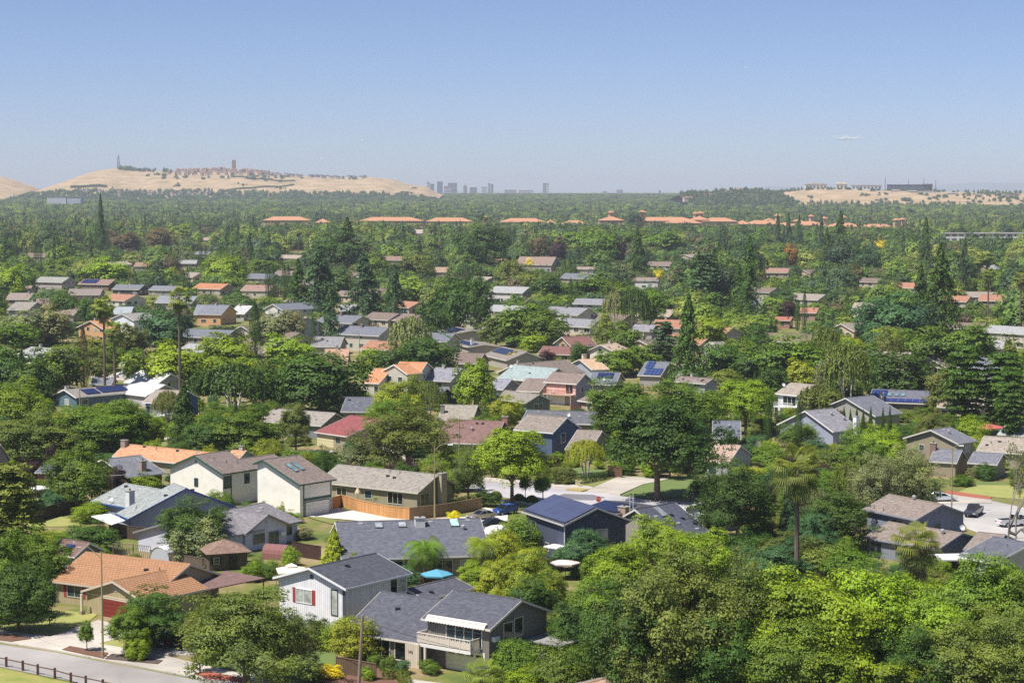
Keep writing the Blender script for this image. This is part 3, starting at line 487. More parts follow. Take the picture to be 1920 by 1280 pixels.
house('blue trimmed house', 'wide pale grey roofed house with bright blue gable trim and white chimney', ['bluetrim_main', 'bluetrim_wing'], 'a8adaa', 'a0a6bc', trim='2a549a', auto=False,
  feats={'bluetrim_main': [('vent', .6, .3, 1), ('vent', -.5, -.3, 1), ('vent', 0, -.75, 0), ('w', 'da', .3, 1, 1.5, 1.2)], 'bluetrim_wing': [('vent', .7, -.15, 1), ('vent', .4, .4, 0), ('vent', .1, .5, 3), ('ch', -.75, 5.9, .4, 1.0, 1.0, ('stucco', 'd8d8d8')), ('dish', .1, -.95)]})
gr = ('band', 'ab', 0, .02, 0, 5, '1d4c40')
house('green trimmed house', 'tall cream two-storey twin-gabled house with dark green trim and two skylights', ['green_left', 'green_link', 'green_right'], '93837b', 'fbf7ea', trim='1f5546', auto=False,
  feats={'green_left': [('w', 'da', .5, 2.7, .7, 1.2, 'x'), ('gv', 'da', '8f968f'), ('w', 'ab', .15, 3.0, 1.4, 1.6), ('w', 'ab', .15, .4, 1.4, 1.2), ('band', 'ab', 0, .3, 2.7, 2.9, '1d4c40'), ('band', 'ab', .28, .31, 0, 4.8, '1d4c40'), ('w', 'ab', .85, 3.1, 1.0, 1.5), ('vent', .1, .5, 0), ('vent', -.3, .3, 0), ('vent', .6, .6, 0)],
         'green_link': [('w', 'ab', .5, 3.1, 1.2, 1.5), ('d', 'ab', .6, 1.2, 2.1, '4c4438')], 'green_right': [('sky', -.25, .42, .8, 2.6), ('sky', .12, .4, .8, 2.6), ('g', 'ab', .53, 4.9, 2.2, 'dad8d0'), ('band', 'ab', .12, .95, 2.45, 2.85, '1d4c40'), ('band', 'ab', .1, .13, 0, 4.9, '1d4c40'), ('band', 'ab', .95, .98, 0, 4.9, '1d4c40'), ('vent', .75, .05, 0)]})
house('lilac grey bungalow', 'lilac grey bungalow with blue shuttered windows under a grey roof below the green trimmed house', ['lilac_main', 'lilac_gable'], '908c90', 'd4d6e4', auto=False, trim='8d8a88',
  feats={'lilac_main': [('vent', .75, .2, 3), ('vent', .5, .45, 3), ('vent', .62, .3, 3), ('vent', -.1, .4, 1), ('w', 'ab', .9, 1, 1.2, 1.2), ('vent', .2, .5, 3), ('w', 'da', .6, 1, 1.4, 1.1)],
         'lilac_gable': [('w', 'da', .32, .9, 2.2, 1.3), ('w', 'da', .68, .2, 1.9, 1.9), ('gv', 'da'), ('ac', 'da', .86, 1.4)]})
house('slate blue ranch house', 'broad slate blue roofed ranch house with white chimney and skylights behind the queen palm', ['slate_ranch'], '70727e', 'a39a88', auto=False,
  feats={'slate_ranch': [('sky', -.42, .14, 1.1, 1.4, '9aa0a4'), ('sky', -.1, .14, 1.1, 1.4, '9aa0a4'), ('sky', .62, .12, 1.2, 2.2, 'a8ccc8'), ('ch', .14, -1.6, .5, 1.3, 1.3, ('stucco', 'd4d0c8')), ('vent', -.66, .06, 3), ('vent', .3, .06, 3), ('vent', .82, .05, 3), ('vent', .72, .3, 2), ('w', 'ab', .36, .9, 1.6, 1.3), ('w', 'ab', .68, .15, 2.6, 2.0), ('w', 'ab', .86, .8, 1.9, 1.3, 'c'), ('w', 'ab', .1, .8, 1.9, 1.3)]})
house('white shuttered house', 'white board two-storey house with brick red shutters under a dark slate roof', ['shutter_main'], '5a5c66', 'f4f2f4', trim='e6e6e8', wallkind='boards', auto=False,
  feats={'shutter_main': [('w', 'da', .38, 3.1, 2.3, 1.5, 'sc'), ('w', 'da', .84, 2.3, .9, 2.8, 'kc'), ('band', 'da', .96, 1.0, 0, 5.3, '4a4e5a'), ('gv', 'da', '2c2c30'), ('vent', -.15, .25, 1), ('w', 'ab', .78, 3.6, 1.1, 1.7, 'bn'), ('w', 'ab', .92, 3.6, 1.6, 1.5, 'c'), ('pipe', 'ab', .99)]})
house('grey balcony house', 'dark grey house with a picket balcony above the cream garage door in the front row', ['balcony_main', 'shutter_low', 'courtyard'], '62646f', '847f78', trim='d8cfc2', wallkind={'balcony_main': 'boards'}, auto=False,
  feats={'balcony_main': [('w', 'ab', .6, 2.75, 4.6, 2.0), ('g', 'ab', .62, 4.9, 2.15, 'f4eccc', 1), ('w', 'bc', .32, 3.1, 1.5, 1.9, 'b'), ('w', 'bc', .5, 3.3, 1.4, 1.9, 'b'), ('ac', 'bc', .08, 3.5), ('vent', .98, .02, 0)],
         'shutter_low': [('w', 'ab', .5, .5, 2.0, 1.8, 'b'), ('w', 'ab', .78, .5, 1.6, 1.8, 'b'), ('w', 'ab', .25, .9, 1.6, 1.2, 'b'), ('vent', -.2, .35, 1)], 'courtyard': [('vent', -.5, .6, 1)]})
house('navy solar house', 'navy two-storey house whose whole front slope is covered by blue solar panels', ['solar_main', 'solar_low'], '4c505c', '4c5468', trim='c2beb8', wallkind='siding', auto=False,
  feats={'solar_main': [('pv', -.97, .97, .03, .93, {'col': '454a62', 'grid': '585e78', 'pw': 1.0, 'ph': 1.7}), ('w', 'bc', .35, 3.0, 1.7, 1.3), ('w', 'bc', .6, 3.0, 1.7, 1.3, 'c'), ('w', 'bc', .3, .2, 1.5, 2.0, 'b'), ('gv', 'bc', '66707e'), ('pipe', 'ab', .995), ('w', 'ab', .55, 1.0, 1.0, 1.0), ('w', 'ab', .2, 3.4, 1.4, 1.0, 'b')],
         'solar_low': [('pv', -.9, .9, .08, .9, {'col': '20253e', 'grid': '282e48'}), ('ch', .97, -3.4, .2, 1.5, 1.1, ('brick', 'b08a78'))]})
house('black roofed house', 'charcoal roofed low house with a flat skylight behind the bright green trees', ['black_main'], '5c6070', 'a8a096', auto=False,
  feats={'black_main': [('sky', -.1, .2, 1.2, 2, '8f9296'), ('vent', .2, .35, 1), ('vent', .5, .5, 1), ('vent', .75, .7, 1), ('vent', .1, .6, 3), ('vent', -.5, .3, 3), ('vent', .6, .85, 3), ('vent', -.75, .15, 0)]})
house('peach gabled house', 'peach roofed low house with pale grey gable wall beside the big pine', ['peach_gable'], 'd8aa86', 'a4acb4', trim='e8e6e0', auto=False, feats={'peach_gable': [('gv', 'da'), ('vent', -.8, .1, 0), ('w', 'da', .5, 1, 1.5, 1.1)]})
house('grey gabled twin house', 'grey two-storey house with taupe roofs and turbine vents beside the concrete court', ['twin_upper', 'twin_lower', 'tan_corner'], '9a8c82', '8e94a2', trim='8b90a0', auto=False, wallkind='boards',
  feats={'twin_upper': [('w', 'ab', .62, 3.2, 2.0, 1.3, 'b'), ('w', 'bc', .45, 2.9, 1.0, 1.4), ('gv', 'bc', '7a808e'), ('vent', .0, .05, 2), ('vent', -.55, .35, 3), ('vent', -.9, .8, 0), ('vent', -.7, .85, 0), ('vent', -.35, .85, 0)],
         'twin_lower': [('vent', .6, .2, 2), ('w', 'ab', .12, .8, 1.8, 1.3), ('dish', .92, -.1), ('w', 'ab', .5, .8, 2.2, 1.3)], 'tan_corner': []})
house('slate corner house', 'slate roofed low house with a small white porch at the lower right corner', ['slate_corner'], '6e707c', 'c0c0bc', auto=False, trim='dcdad6', feats={'slate_corner': [('vent', -.3, .6, 0), ('vent', -.8, .85, 3), ('vent', .3, .3, 0), ('w', 'ab', .4, .9, 1.6, 1.2)]})
house('beige ranch house', 'long beige ranch house with pebble grey roof behind the golden plank fence', ['beige_ranch'], 'a69e94', 'a09880', trim='cfc8ba', auto=False,
  feats={'beige_ranch': [('w', 'ab', .22, .9, 2.0, 1.2, 'b'), ('w', 'ab', .78, .5, 3.0, 1.7, 'b'), ('w', 'bc', .2, .4, 2.1, 1.8, 'b'), ('w', 'ab', .5, .9, 1.4, 1.2), ('ch', 1.02, .8, .1, .8, 1.5, ('stucco', 'b0a690')), ('vent', -.55, .06, 3), ('vent', -.3, .2, 3), ('vent', .1, .1, 0), ('vent', .3, .12, 0), ('vent', .3, .4, 1), ('vent', .15, .35, 1), ('vent', .7, .1, 3)]})
house('apricot ranch house', 'long low house with mottled apricot roof behind the pruned stubby tree', ['apricot_ranch'], 'dca47c', 'b0a08c', auto=False, feats={'apricot_ranch': [('vent', -.5, .1, 1), ('vent', -.2, .15, 0), ('vent', .3, .15, 1), ('vent', .75, .1, 3), ('ch', -.95, -.6, .7, 1.1, .9, ('brick', '9c8a78'))]})
house('small apricot roof', 'small apricot roofed house just beyond the green trimmed house', ['apricot_small'], 'd8a47a', 'c4c6cc', auto=True)
house('brick chimney bungalow', 'brown walled bungalow with grey roof and a tall pink brick chimney', ['chimney_slate'], '84868e', '6e5c4c', auto=False, feats={'chimney_slate': [('ch', .12, -5.6, -.2, 1.0, .8, ('brick', 'b08878')), ('w', 'ab', .35, .8, 1.6, 1.2), ('vent', .6, .2, 3)]})
house('dark red roofed house', 'low house with a plain dark red roof and cream garage door', ['red_roof'], 'a05a5a', 'a89c80', auto=False, guard=1, feats={'red_roof': [('g', 'ab', .26, 4.9, 2.2, 'cfc8a2'), ('w', 'ab', .7, 1, 1.6, 1.2), ('vent', .5, .2, 3)]})
house('greige gabled house', 'long greige roofed bungalow joined behind the dark red roof', ['greige_gable'], 'aaa298', '8a8a90', auto=True)
house('charcoal mid bungalow', 'charcoal roofed bungalow with white trim below the orange roofed two-storey house', ['slate_mid'], '6c6f7a', '8a8478', auto=True)
house('cocoa ranch house', 'broad cocoa brown roofed ranch house behind the pale street trees', ['cocoa_ranch'], '90706a', 'c0b8a6', auto=False, guard=1, feats={'cocoa_ranch': [('vent', .1, .15, 1), ('vent', .3, .15, 1), ('vent', .05, .45, 2), ('vent', -.4, .6, 3), ('ch', .98, 1, .7, 1.1, .8, ('brick', 'a85a40')), ('w', 'ab', .4, .8, 2, 1.3), ('w', 'ab', .15, .8, 1.6, 1.3)]})
house('sandy flat roofed house', 'sandy grey low roofed house with a row of pale roof vents', ['sand_ranch'], 'aca496', 'b0a896', auto=False, feats={'sand_ranch': [('vent', x, .2, 3) for x in (-.6, -.3, 0, .3, .6)] + [('ch', -.85, -3.5, .2, .8, .8, ('stucco', '8c8880'))]})
house('navy gabled house', 'little house with a near-black navy gable and grey roof beside the lime tree', ['navy_gable'], '7c8294', '1c2740', trim='8f94a4', auto=False, feats={'navy_gable': [('vent', 0, .3, 1)]})
house('ash grey house', 'ash grey plain roofed house between the orange roofed house and the lime tree', ['ash_ranch'], '9c9ca6', 'a6a29c')
house('orange roofed two-storey house', 'pale two-storey house with orange shingle roofs and a white front gable', ['orange_upper', 'orange_gable', 'orange_lower'], 'dc9c70', 'c8c2b2', trim='f2efe8', guard=1, auto=False,
  feats={'orange_gable': [('w', 'da', .3, 3.0, 1.6, 1.3), ('w', 'da', .72, 3.0, 1.6, 1.3)], 'orange_upper': [('w', 'bc', .4, 3.3, 1.2, 1.1)], 'orange_lower': [('w', 'ab', .85, .6, 1.1, 1.6)]})
house('blush roofed house', 'house with a large plain blush pink roof behind the dark tree', ['blush_roof'], 'd4a88e', 'c0b0a0')
house('grey hipped house', 'grey roofed house beside the tall clipped cypress and street lamp', ['grey_hip'], '9c9a9a', 'b0a498')
pvk = {'col': '1e2850', 'grid': '56628c', 'pw': 1.1, 'ph': 1.7}
house('upper solar row house', 'tan roofed long house with the uppermost of three solar arrays', ['panel_upper'], '9c948c', 'b4aca0', auto=False, feats={'panel_upper': [('pv', -.9, .5, .15, .75, pvk)]})
house('middle solar row house', 'tan roofed long house with a stepped solar array and white chimney', ['panel_left'], '9c948c', 'b4aca0', auto=False, feats={'panel_left': [('pv', -.85, .8, .2, .75, pvk), ('ch', .7, -3, 1.6, .8, .8, ('stucco', 'dcdcd8'))]})
house('right solar row house', 'tan roofed long house with a dark two-part solar array near the plum bush', ['panel_right'], '9a9088', 'b4aca0', auto=False, feats={'panel_right': [('pv', -.9, .5, .12, .6, {'col': '20273c', 'grid': '444e6c'})]})
house('maroon roofed house', 'maroon roofed house with an upper gable beside the dark plum bush', ['maroon_upper', 'maroon_lower'], '90665f', 'b09a6c', guard=1)
house('cream gabled house', 'cream two-storey house with a round gable window and tan roof', ['cream_gable'], 'd4bca2', 'eee6d2', guard=1)
house('tan gabled house', 'low house with tan roof, lilac gable and a square cream chimney', ['tan_gable'], 'dcba9a', 'aab0bc', auto=False, guard=1, feats={'tan_gable': [('ch', -.2, 1.5, 1.1, 1, 1, ('stucco', 'd8ccb8')), ('w', 'da', .5, 1, 1.4, 1.1)]})
house('umber roofed house', 'umber brown hip-ended house above the mint roofed one', ['umber_big'], '908278', 'a09690', guard=1, auto=False, feats={'umber_big': [('vent', -.4, .1, 1), ('vent', .3, .3, 0), ('vent', .5, .3, 0), ('ch', -.8, 1, .6, .6, .6, ('stucco', 'b0a698'))]})
house('mint grey roofed house', 'wide house with pale mint grey roof next to the pink balcony house', ['mint_roof'], 'abbab8', '8c8680', guard=1, auto=False, feats={'mint_roof': [('dish', -.9, .3), ('vent', .1, .5, 1)]})
house('small grey nook house', 'small grey roofed house in front of the mint grey roof', ['grey_nook'], 'a2a2ac', '8e909a', guard=1)
house('pink balcony house', 'pink walled two-storey house with a recessed railed balcony and white garage', ['pink_upper', 'pink_lower', 'pink_garage'], '96857c', {'*': 'b0a6b4', 'pink_lower': 'd8c0b0', 'pink_garage': 'c0a890'}, trim='efe8e2', guard=1.2, auto=False,
  feats={'pink_upper': [('w', 'bc', .42, 3.0, 1.1, 1.3), ('w', 'bc', .8, 2.7, .8, .9), ('g', 'ab', .35, 4.4, 2.1, 'f4f2ee'), ('w', 'ab', .78, 2.75, 2.0, 2.1, 'b')], 'pink_garage': [('w', 'ab', .7, .9, 1.1, 1.2)]})
house('olive gabled house', 'olive grey gabled bungalow with a wide white window below the pink balcony house', ['olive_gable'], '9c948a', '7c8078', trim='dcd8d0', guard=1.2, auto=False, feats={'olive_gable': [('w', 'bc', .5, .8, 2.4, 1.4), ('gv', 'bc')]})
house('long slate house', 'very long low dark slate roof behind the blue house', ['long_slate'], '707278', '8c8880', guard=.6, auto=False, feats={'long_slate': [('vent', x, t, 3) for x, t in ((-.7, .1), (-.4, .2), (.1, .15), (.4, .4), (.55, .2), (.75, .4))] + [('dish', .15, .6)]})
house('blue two-storey house', 'deep blue two-storey house with tan roof and one white framed gable window', ['blue_main', 'blue_garage'], '9c9086', {'*': '566784', 'blue_garage': 'b8b0a4'}, trim='e4e6ea', guard=1.1, auto=False,
  feats={'blue_main': [('w', 'bc', .42, 3.0, 1.3, 1.7), ('w', 'ab', .5, 3, 1.6, 1.3), ('gv', 'bc', '8090a8')], 'blue_garage': [('w', 'ab', .5, .8, 1.6, 1.2), ('vent', .3, .3, 0)]})
house('graphite roofed cottage', 'graphite roofed cottage with beige walls right of the big shade tree', ['graphite_right'], '7a7e8a', 'b4a890', guard=1, auto=False, feats={'graphite_right': [('vent', .2, .4, 2)]})
house('fawn roofed cottage', 'fawn roofed cottage with a tall white framed window right of the big shade tree', ['fawn_right'], 'c8ac9a', 'b8b6c4', guard=1, auto=False, feats={'fawn_right': [('w', 'ab', .35, .6, 1.3, 1.5), ('gv', 'bc')]})
house('brown ridged house', 'brown roofed two-storey house rising behind the round green trees', ['brown_far'], '94827c', 'a8acb8')
house('satellite dish house', 'slate roofed house with a small blue solar array and satellite dish', ['satellite_slate'], '7c8290', 'a8a4a0', auto=False, feats={'satellite_slate': [('pv', -.5, .6, .1, .5, pvk), ('dish', .1, .8), ('vent', -.8, .5, 0)]})
house('tilted solar house', 'slate roofed house covered in bright blue solar panels beside the tall redwood', ['tilted_panels'], '7c828c', 'a8a4a0', auto=False, guard=1, feats={'tilted_panels': [('pv', -.75, -.1, .02, .5, {'col': '2a3a66', 'grid': '8490b0'}), ('pv', -.5, .9, .52, .95, {'col': '2a3a66', 'grid': '8490b0'})]})
house('white balcony house', 'two-storey house with tan roof and long white porch railing', ['white_balcony'], 'aea294', 'dcdcdc', trim='f0eeea', guard=1.2, auto=False, feats={'white_balcony': [('w', 'ab', .55, 2.8, 3.6, 1.9, 'b'), ('dish', -.95, .5)]})
house('white chimney house', 'wide grey roofed house with a tall white chimney at its front eave', ['chimney_grey'], '9c9aa0', 'a4aac0', trim='e8e6e4', guard=1.2, auto=False, feats={'chimney_grey': [('ch', .55, -8.2, -.8, .9, .9, ('stucco', 'e8e8e8')), ('vent', .3, .3, 2), ('vent', .7, .55, 2), ('vent', -.3, .15, 0), ('gv', 'da')]})
house('slate gabled house', 'broad slate roofed gable house with juniper hedge in front', ['slate_gable'], '80828c', 'a8a69c', trim='d8d6d4', guard=.7, auto=False, feats={'slate_gable': [('vent', .3, .4, 3), ('gv', 'da'), ('w', 'da', .6, .8, 2, 1.2)]})
house('long solar house', 'long charcoal roofed house with a row of blue solar panels under the dark trees', ['long_panels'], '78798a', '7a7068', trim='d8d4d0', guard=1, auto=False, feats={'long_panels': [('pv', -.98, -.45, .1, .72, {'col': '263066', 'grid': '8c98c0', 'pw': 1.5}), ('pv', -.45, .93, .72, .95, {'col': '263066', 'grid': '8c98c0', 'pw': 1.6}), ('sky', -.35, .4, 1, 1.3), ('sky', -.12, .4, 1, 1.3), ('sky', .1, .4, 1, 1.3), ('ch', -.55, -4.8, -.3, .9, .9, ('stucco', 'd8d4cc')), ('w', 'ab', .3, .6, 2, 1.4, 'b')]})
house('ivory walled house', 'ivory walled house with pinkish tan roof behind the two dark cedars', ['ivory_tan'], 'b8a698', 'efe4cc', auto=False, feats={'ivory_tan': [('w', 'ab', .2, .8, 2.4, 1.2, 'b'), ('w', 'ab', .75, .8, 1.4, 1.2), ('ch', .5, -6, -.5, .9, .9, ('stucco', 'e4dccc'))]})
house('tan edged house', 'tan roofed house at the far right edge beside the second cedar', ['tan_edge'], 'b2a090', 'a8a098')
house('taupe two-storey house', 'taupe two-storey house with slate roofs above a brick chimney', ['taupe_upper', 'taupe_lower', 'taupe_porch'], '84868f', {'*': 'a2977e'}, trim='d2ccc4', guard=1.2, auto=False,
  feats={'taupe_upper': [('vent', -.1, .35, 2), ('vent', .1, .1, 3), ('w', 'ab', .6, 3.4, 1.5, 1.2, 'c'), ('w', 'da', .3, 3.2, 1, 1)], 'taupe_lower': [('ch', -1.05, -.3, .9, 1.0, 1.0, BR)], 'taupe_porch': [('w', 'ab', .4, .7, 1.8, 1.3, 'b')]})
house('sandy right house', 'sandy roofed bungalow behind the taupe two-storey house', ['sand_right'], 'b4a89a', 'a89e90')
house('mint roofed right house', 'small pale mint roofed house at the right edge behind a red umbrella', ['mint_right'], 'acb8b0', 'b4ac9e')
house('teal solar bungalow', 'teal walled long bungalow with two solar arrays beneath the fan palms', ['teal_panels'], 'a49c94', '5e7684', trim='f0f0ee', guard=1, auto=False,
  feats={'teal_panels': [('pv', -.62, -.22, .2, .8, pvk), ('pv', -.15, .62, .1, .75, pvk), ('w', 'ab', .12, .8, 1.6, 1.2), ('w', 'ab', .85, .8, 1.7, 1.3, 'b'), ('w', 'da', .55, .7, 1.6, 1.2, 'c'), ('ch', -.85, 1, .5, .8, .8, ('stucco', 'c8c4bc'))]})
house('white roofed house', 'house with brilliant white roofs and a lilac side gable', ['white_roof', 'white_roof_low'], 'd6d6d6', 'b8b4b4', trim='f4f4f2', roofkind='boards', guard=1, auto=False, feats={'white_roof': [('w', 'bc', .45, 2.2, .9, 1.2, 'b'), ('vent', .5, .3, 2), ('vent', -.3, .2, 0)], 'white_roof_low': []})
house('azure balcony house', 'azure blue two-storey house with glass doors onto a white deck', ['azure_main'], 'b0a498', '4f6c9c', trim='f0f0ee', guard=1.2, auto=False, feats={'azure_main': [('w', 'ab', .42, 2.7, 3.2, 2.1, 'c'), ('w', 'ab', .85, 3.0, 1.2, 1.5, 'b'), ('w', 'ab', .1, 3.2, 1, 1.2)]})
house('amber gabled house', 'amber walled gabled house beyond the twin fan palms', ['amber_gable'], 'd89c70', 'd8a878', guard=.8)
house('white gabled house', 'white two-storey gabled house beyond the fan palms', ['white_gable'], 'a8a49e', 'e6e8ee', guard=1)
house('cream carport house', 'cream walled low house with carport beside the skirted palm', ['cream_carport'], 'a8a8a6', 'd8cca0', guard=1)
house('peach walled house', 'peach walled house with slate roof right of the tallest fan palm', ['peach_wall'], '8c8e98', 'e0b080', guard=.8)
house('pale roofed house', 'plain pale white roofed house behind the magnolia trees', ['pale_roof'], 'd4d4d2', 'c0bcb4')
house('grey gabled left house', 'lilac gabled grey roofed house near the left edge beyond the trees', ['grey_gable_left'], 'a49c92', 'b4b4c2', guard=.8)
house('umber left house', 'umber roofed taller house at the left beside the grey gabled one', ['umber_left'], '98827c', 'b0a8a0')
house('pale blue roofed house', 'pale blue roofed house just behind the white two-storey gable', ['white_gable_behind'], 'b4bcc0', 'b4aca4')
house('shaded slate cottage', 'small slate cottage between the teal bungalow and the white roof', ['grey_nook_left'], '888c96', '9c9890', guard=.8)
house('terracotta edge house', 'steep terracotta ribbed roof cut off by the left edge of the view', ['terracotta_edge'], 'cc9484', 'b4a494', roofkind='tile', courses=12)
house('brick walled house', 'pink brick walled cottage with slate roof beside the patio umbrella', ['brick_left'], '74788a', 'a06a5a', auto=False, feats={'brick_left': [('w', 'ab', .5, .9, .9, .9, 'b')]})
FAR = [('far_grey', 'grey roofed two-storey house', 'a8a8a0', 'b8b0ac'), ('far_solar', 'brown roofed house with solar panels', 'a08478', '8a6f5e'), ('far_brown', 'dusty brown roofed bungalow', 'a48c82', 'b0a08c'), ('far_slate', 'slate roofed dark walled bungalow', '84868e', '5e5e60'), ('far_graphite', 'graphite roofed bungalow', '8a8e96', '9a968e'), ('far_orange', 'bright orange tile roofed house', 'cc8c68', 'a89c84'), ('far_tan', 'pinkish tan roofed house', 'b08c80', 'c8bca8'), ('far_row', 'taupe roofed row house', '9c9088', 'a89c8c'), ('far_small_brown', 'small brown roofed cottage', 'a88878', '9c9890'), ('far_small_grey', 'small pale grey roofed cottage', 'b0b0b2', 'b4aca0'), ('far_bluegrey', 'distant blue grey roofed hall', '9ca4b0', 'a8a8a8'), ('far_pinkish', 'distant pinkish roofed cottage', 'b89c90', 'c4b4a4'), ('apartment_brown', 'long brown roofed apartment block', 'a48678', 'b4a88c'), ('far_ochre', 'ochre roofed hall', 'b89c84', 'c0b098'), ('far_beige', 'beige distant block', 'c8b8ac', 'c4b8a8'), ('complex_brown', 'wide brown roofed complex', 'a48c80', 'b4b0b0'), ('far_flat', 'flat topped rosy building', 'b09c90', 'c8c0b4'), ('far_white', 'white walled brown roofed building', 'a08c80', 'e0e0e0'), ('far_rust', 'long rust coloured roof', 'b08c7c', 'b0a498'), ('far_red', 'small vermilion roofed house', 'bc7860', 'b08070'), ('far_coral', 'coral tiled house', 'c08870', 'b09080'), ('far_peach', 'peach roofed cottage', 'd09c7c', 'b0a8a4'), ('far_shade', 'white gabled cottage half hidden by trees', 'b8b0a8', 'c4c4cc'), ('far_lavender', 'lavender grey roofed cottage', 'a09ca4', 'b0a8a4'), ('far_stone', 'stone grey roofed house', 'b4a89e', 'b0a89c'), ('far_corner', 'grey two-storey block with a white parapet', 'b0b0ac', '6e7480'), ('far_left_a', 'small taupe roofed cottage', 'a4948a', 'b0a494'), ('far_left_b', 'small umber roofed cottage', '9c8880', 'b4a898'), ('far_mid_a', 'little pale slate roofed cottage', 'a8acb0', 'b0a8a0'), ('far_mid_b', 'wide slate grey roofed house', '9498a4', 'c0a888'), ('far_mid_c', 'light slate roofed house', '9ca0a8', 'a8a49c')]
for wn, ph, rf, wl in FAR:
    house(ph, ph + ' among trees ' + ('left of centre' if WINGS[wn][1] < -30 else 'right of centre' if WINGS[wn][1] > 50 else 'near the middle'), [wn], rf, wl, guard=.7, far='named', feats={wn: ([('pv', -.9, .1, .1, .8, pvk), ('w', 'ab', .3, 1.2, 2, 1.1), ('w', 'ab', .7, 1.2, 2, 1.1)] if wn == 'far_solar' else [])} if wn == 'far_solar' else None)

# ---------------------------------------------------------------- further houses glimpsed between the trees, on the same street grid
GEN = []
rg = random.Random(21)
def foot_free(x, y, r):
    return all((x - a) ** 2 + (y - b) ** 2 > (r + max(lx, ly)) ** 2 * .8 for a, b, _, lx, ly in FOOT)
GR = [('tan', 'a89c90'), ('grey', '9a9aa0'), ('brown', '94807a'), ('slate', '80848e'), ('sandy', 'b8a898'), ('terracotta', 'bc886e'), ('pale grey', 'b4b4b4'), ('umber', '8c7a70')]
GW = ['c8c0b0', 'b8b4b0', 'd8d4cc', 'b0a894', 'a4acb4', 'd0bca0', '9c9488']
HAND_ROWS = [(470, 900, 34, -99, 2100), (900, 1500, 22, -99, 2100), (620, 980, 10, -20, 720), (470, 760, 14, 560, 1300)]
for y0_, y1_, n_, ua_, ub_ in HAND_ROWS:
    k_ = 0; tries = 0
    while k_ < n_ and tries < 4000:
        tries += 1; y_ = y0_ + (y1_ - y0_) * rg.random(); x_ = rg.uniform(-.255, .255) * y_
        u_, v_ = proj(x_, y_, 3)
        if not ua_ < u_ < ub_ or not foot_free(x_, y_, 9): continue
        if u_ > 700 and 400 < u_ < 1750 and v_ < 520 and rg.random() < .5: continue
        if any(b_[0] - 25 < u_ < b_[2] + 25 and b_[1] - 12 < v_ < b_[3] + 12 for b_ in PROTECT): continue
        k_ += 1; nm_, rc_ = rg.choice(GR); two = rg.random() < .3; wn = 'gen%d' % len(GEN); ya = math.radians(rg.choice([137, 137, 47, 160, 150])) + rg.uniform(-.1, .1)
        WINGS[wn] = [5.0 if two else 2.8, x_, y_, ya, rg.uniform(12, 19), rg.uniform(5.2, 6.8), 0, rg.uniform(1.8, 2.5)]
        r_ = house('generic', None, [wn], rc_, rg.choice(GW), guard=.6, far='named' if ua_ > -50 else True); LANDMARK.pop()
        q0 = PROTECT.pop(); wq = (q0[2] - q0[0]) * .22 * rg.random(); PROTECT.append((q0[0] + wq, q0[1], q0[2] - wq * 1.3, q0[3], q0[4])); GEN.append((r_, nm_, two, u_, v_, y_))
# ---------------------------------------------------------------- trees: prototypes one unit high and one unit wide
def quads_mesh(name, C, N, S, rng, mats, asp=1.5, lv=None, up=None):
    n = len(C)
    N = N / np.maximum(np.linalg.norm(N, axis=1, keepdims=True), 1e-6)
    r = rng.normal(size=(n, 3)) if up is None else up + .15 * rng.normal(size=(n, 3))
    T = r - (r * N).sum(1, keepdims=True) * N; T /= np.maximum(np.linalg.norm(T, axis=1, keepdims=True), 1e-6)
    B = np.cross(N, T); S = np.asarray(S).reshape(-1, 1) * np.ones((n, 1))
    k = S * .5
    V = np.stack([C + T * k * asp, C + B * k * .8 + T * k * .15, C - T * k * asp, C - B * k * .8 - T * k * .1], 1).reshape(-1, 3)
    me = bpy.data.meshes.new(name); me.vertices.add(4 * n); me.vertices.foreach_set('co', V.astype(np.float32).ravel())
    me.loops.add(4 * n); me.loops.foreach_set('vertex_index', np.arange(4 * n, dtype=np.int32))
    me.polygons.add(n); me.polygons.foreach_set('loop_start', np.arange(0, 4 * n, 4, dtype=np.int32))
    for m in mats: me.materials.append(m)
    a = me.attributes.new('lv', 'FLOAT', 'FACE'); a.data.foreach_set('value', (rng.random(n) if lv is None else np.clip(lv, 0, 1)).astype(np.float32))
    me.update(calc_edges=True); me.validate()
    return me
def rdir(rng, n):
    v = rng.normal(size=(n, 3)); return v / np.linalg.norm(v, axis=1, keepdims=True)

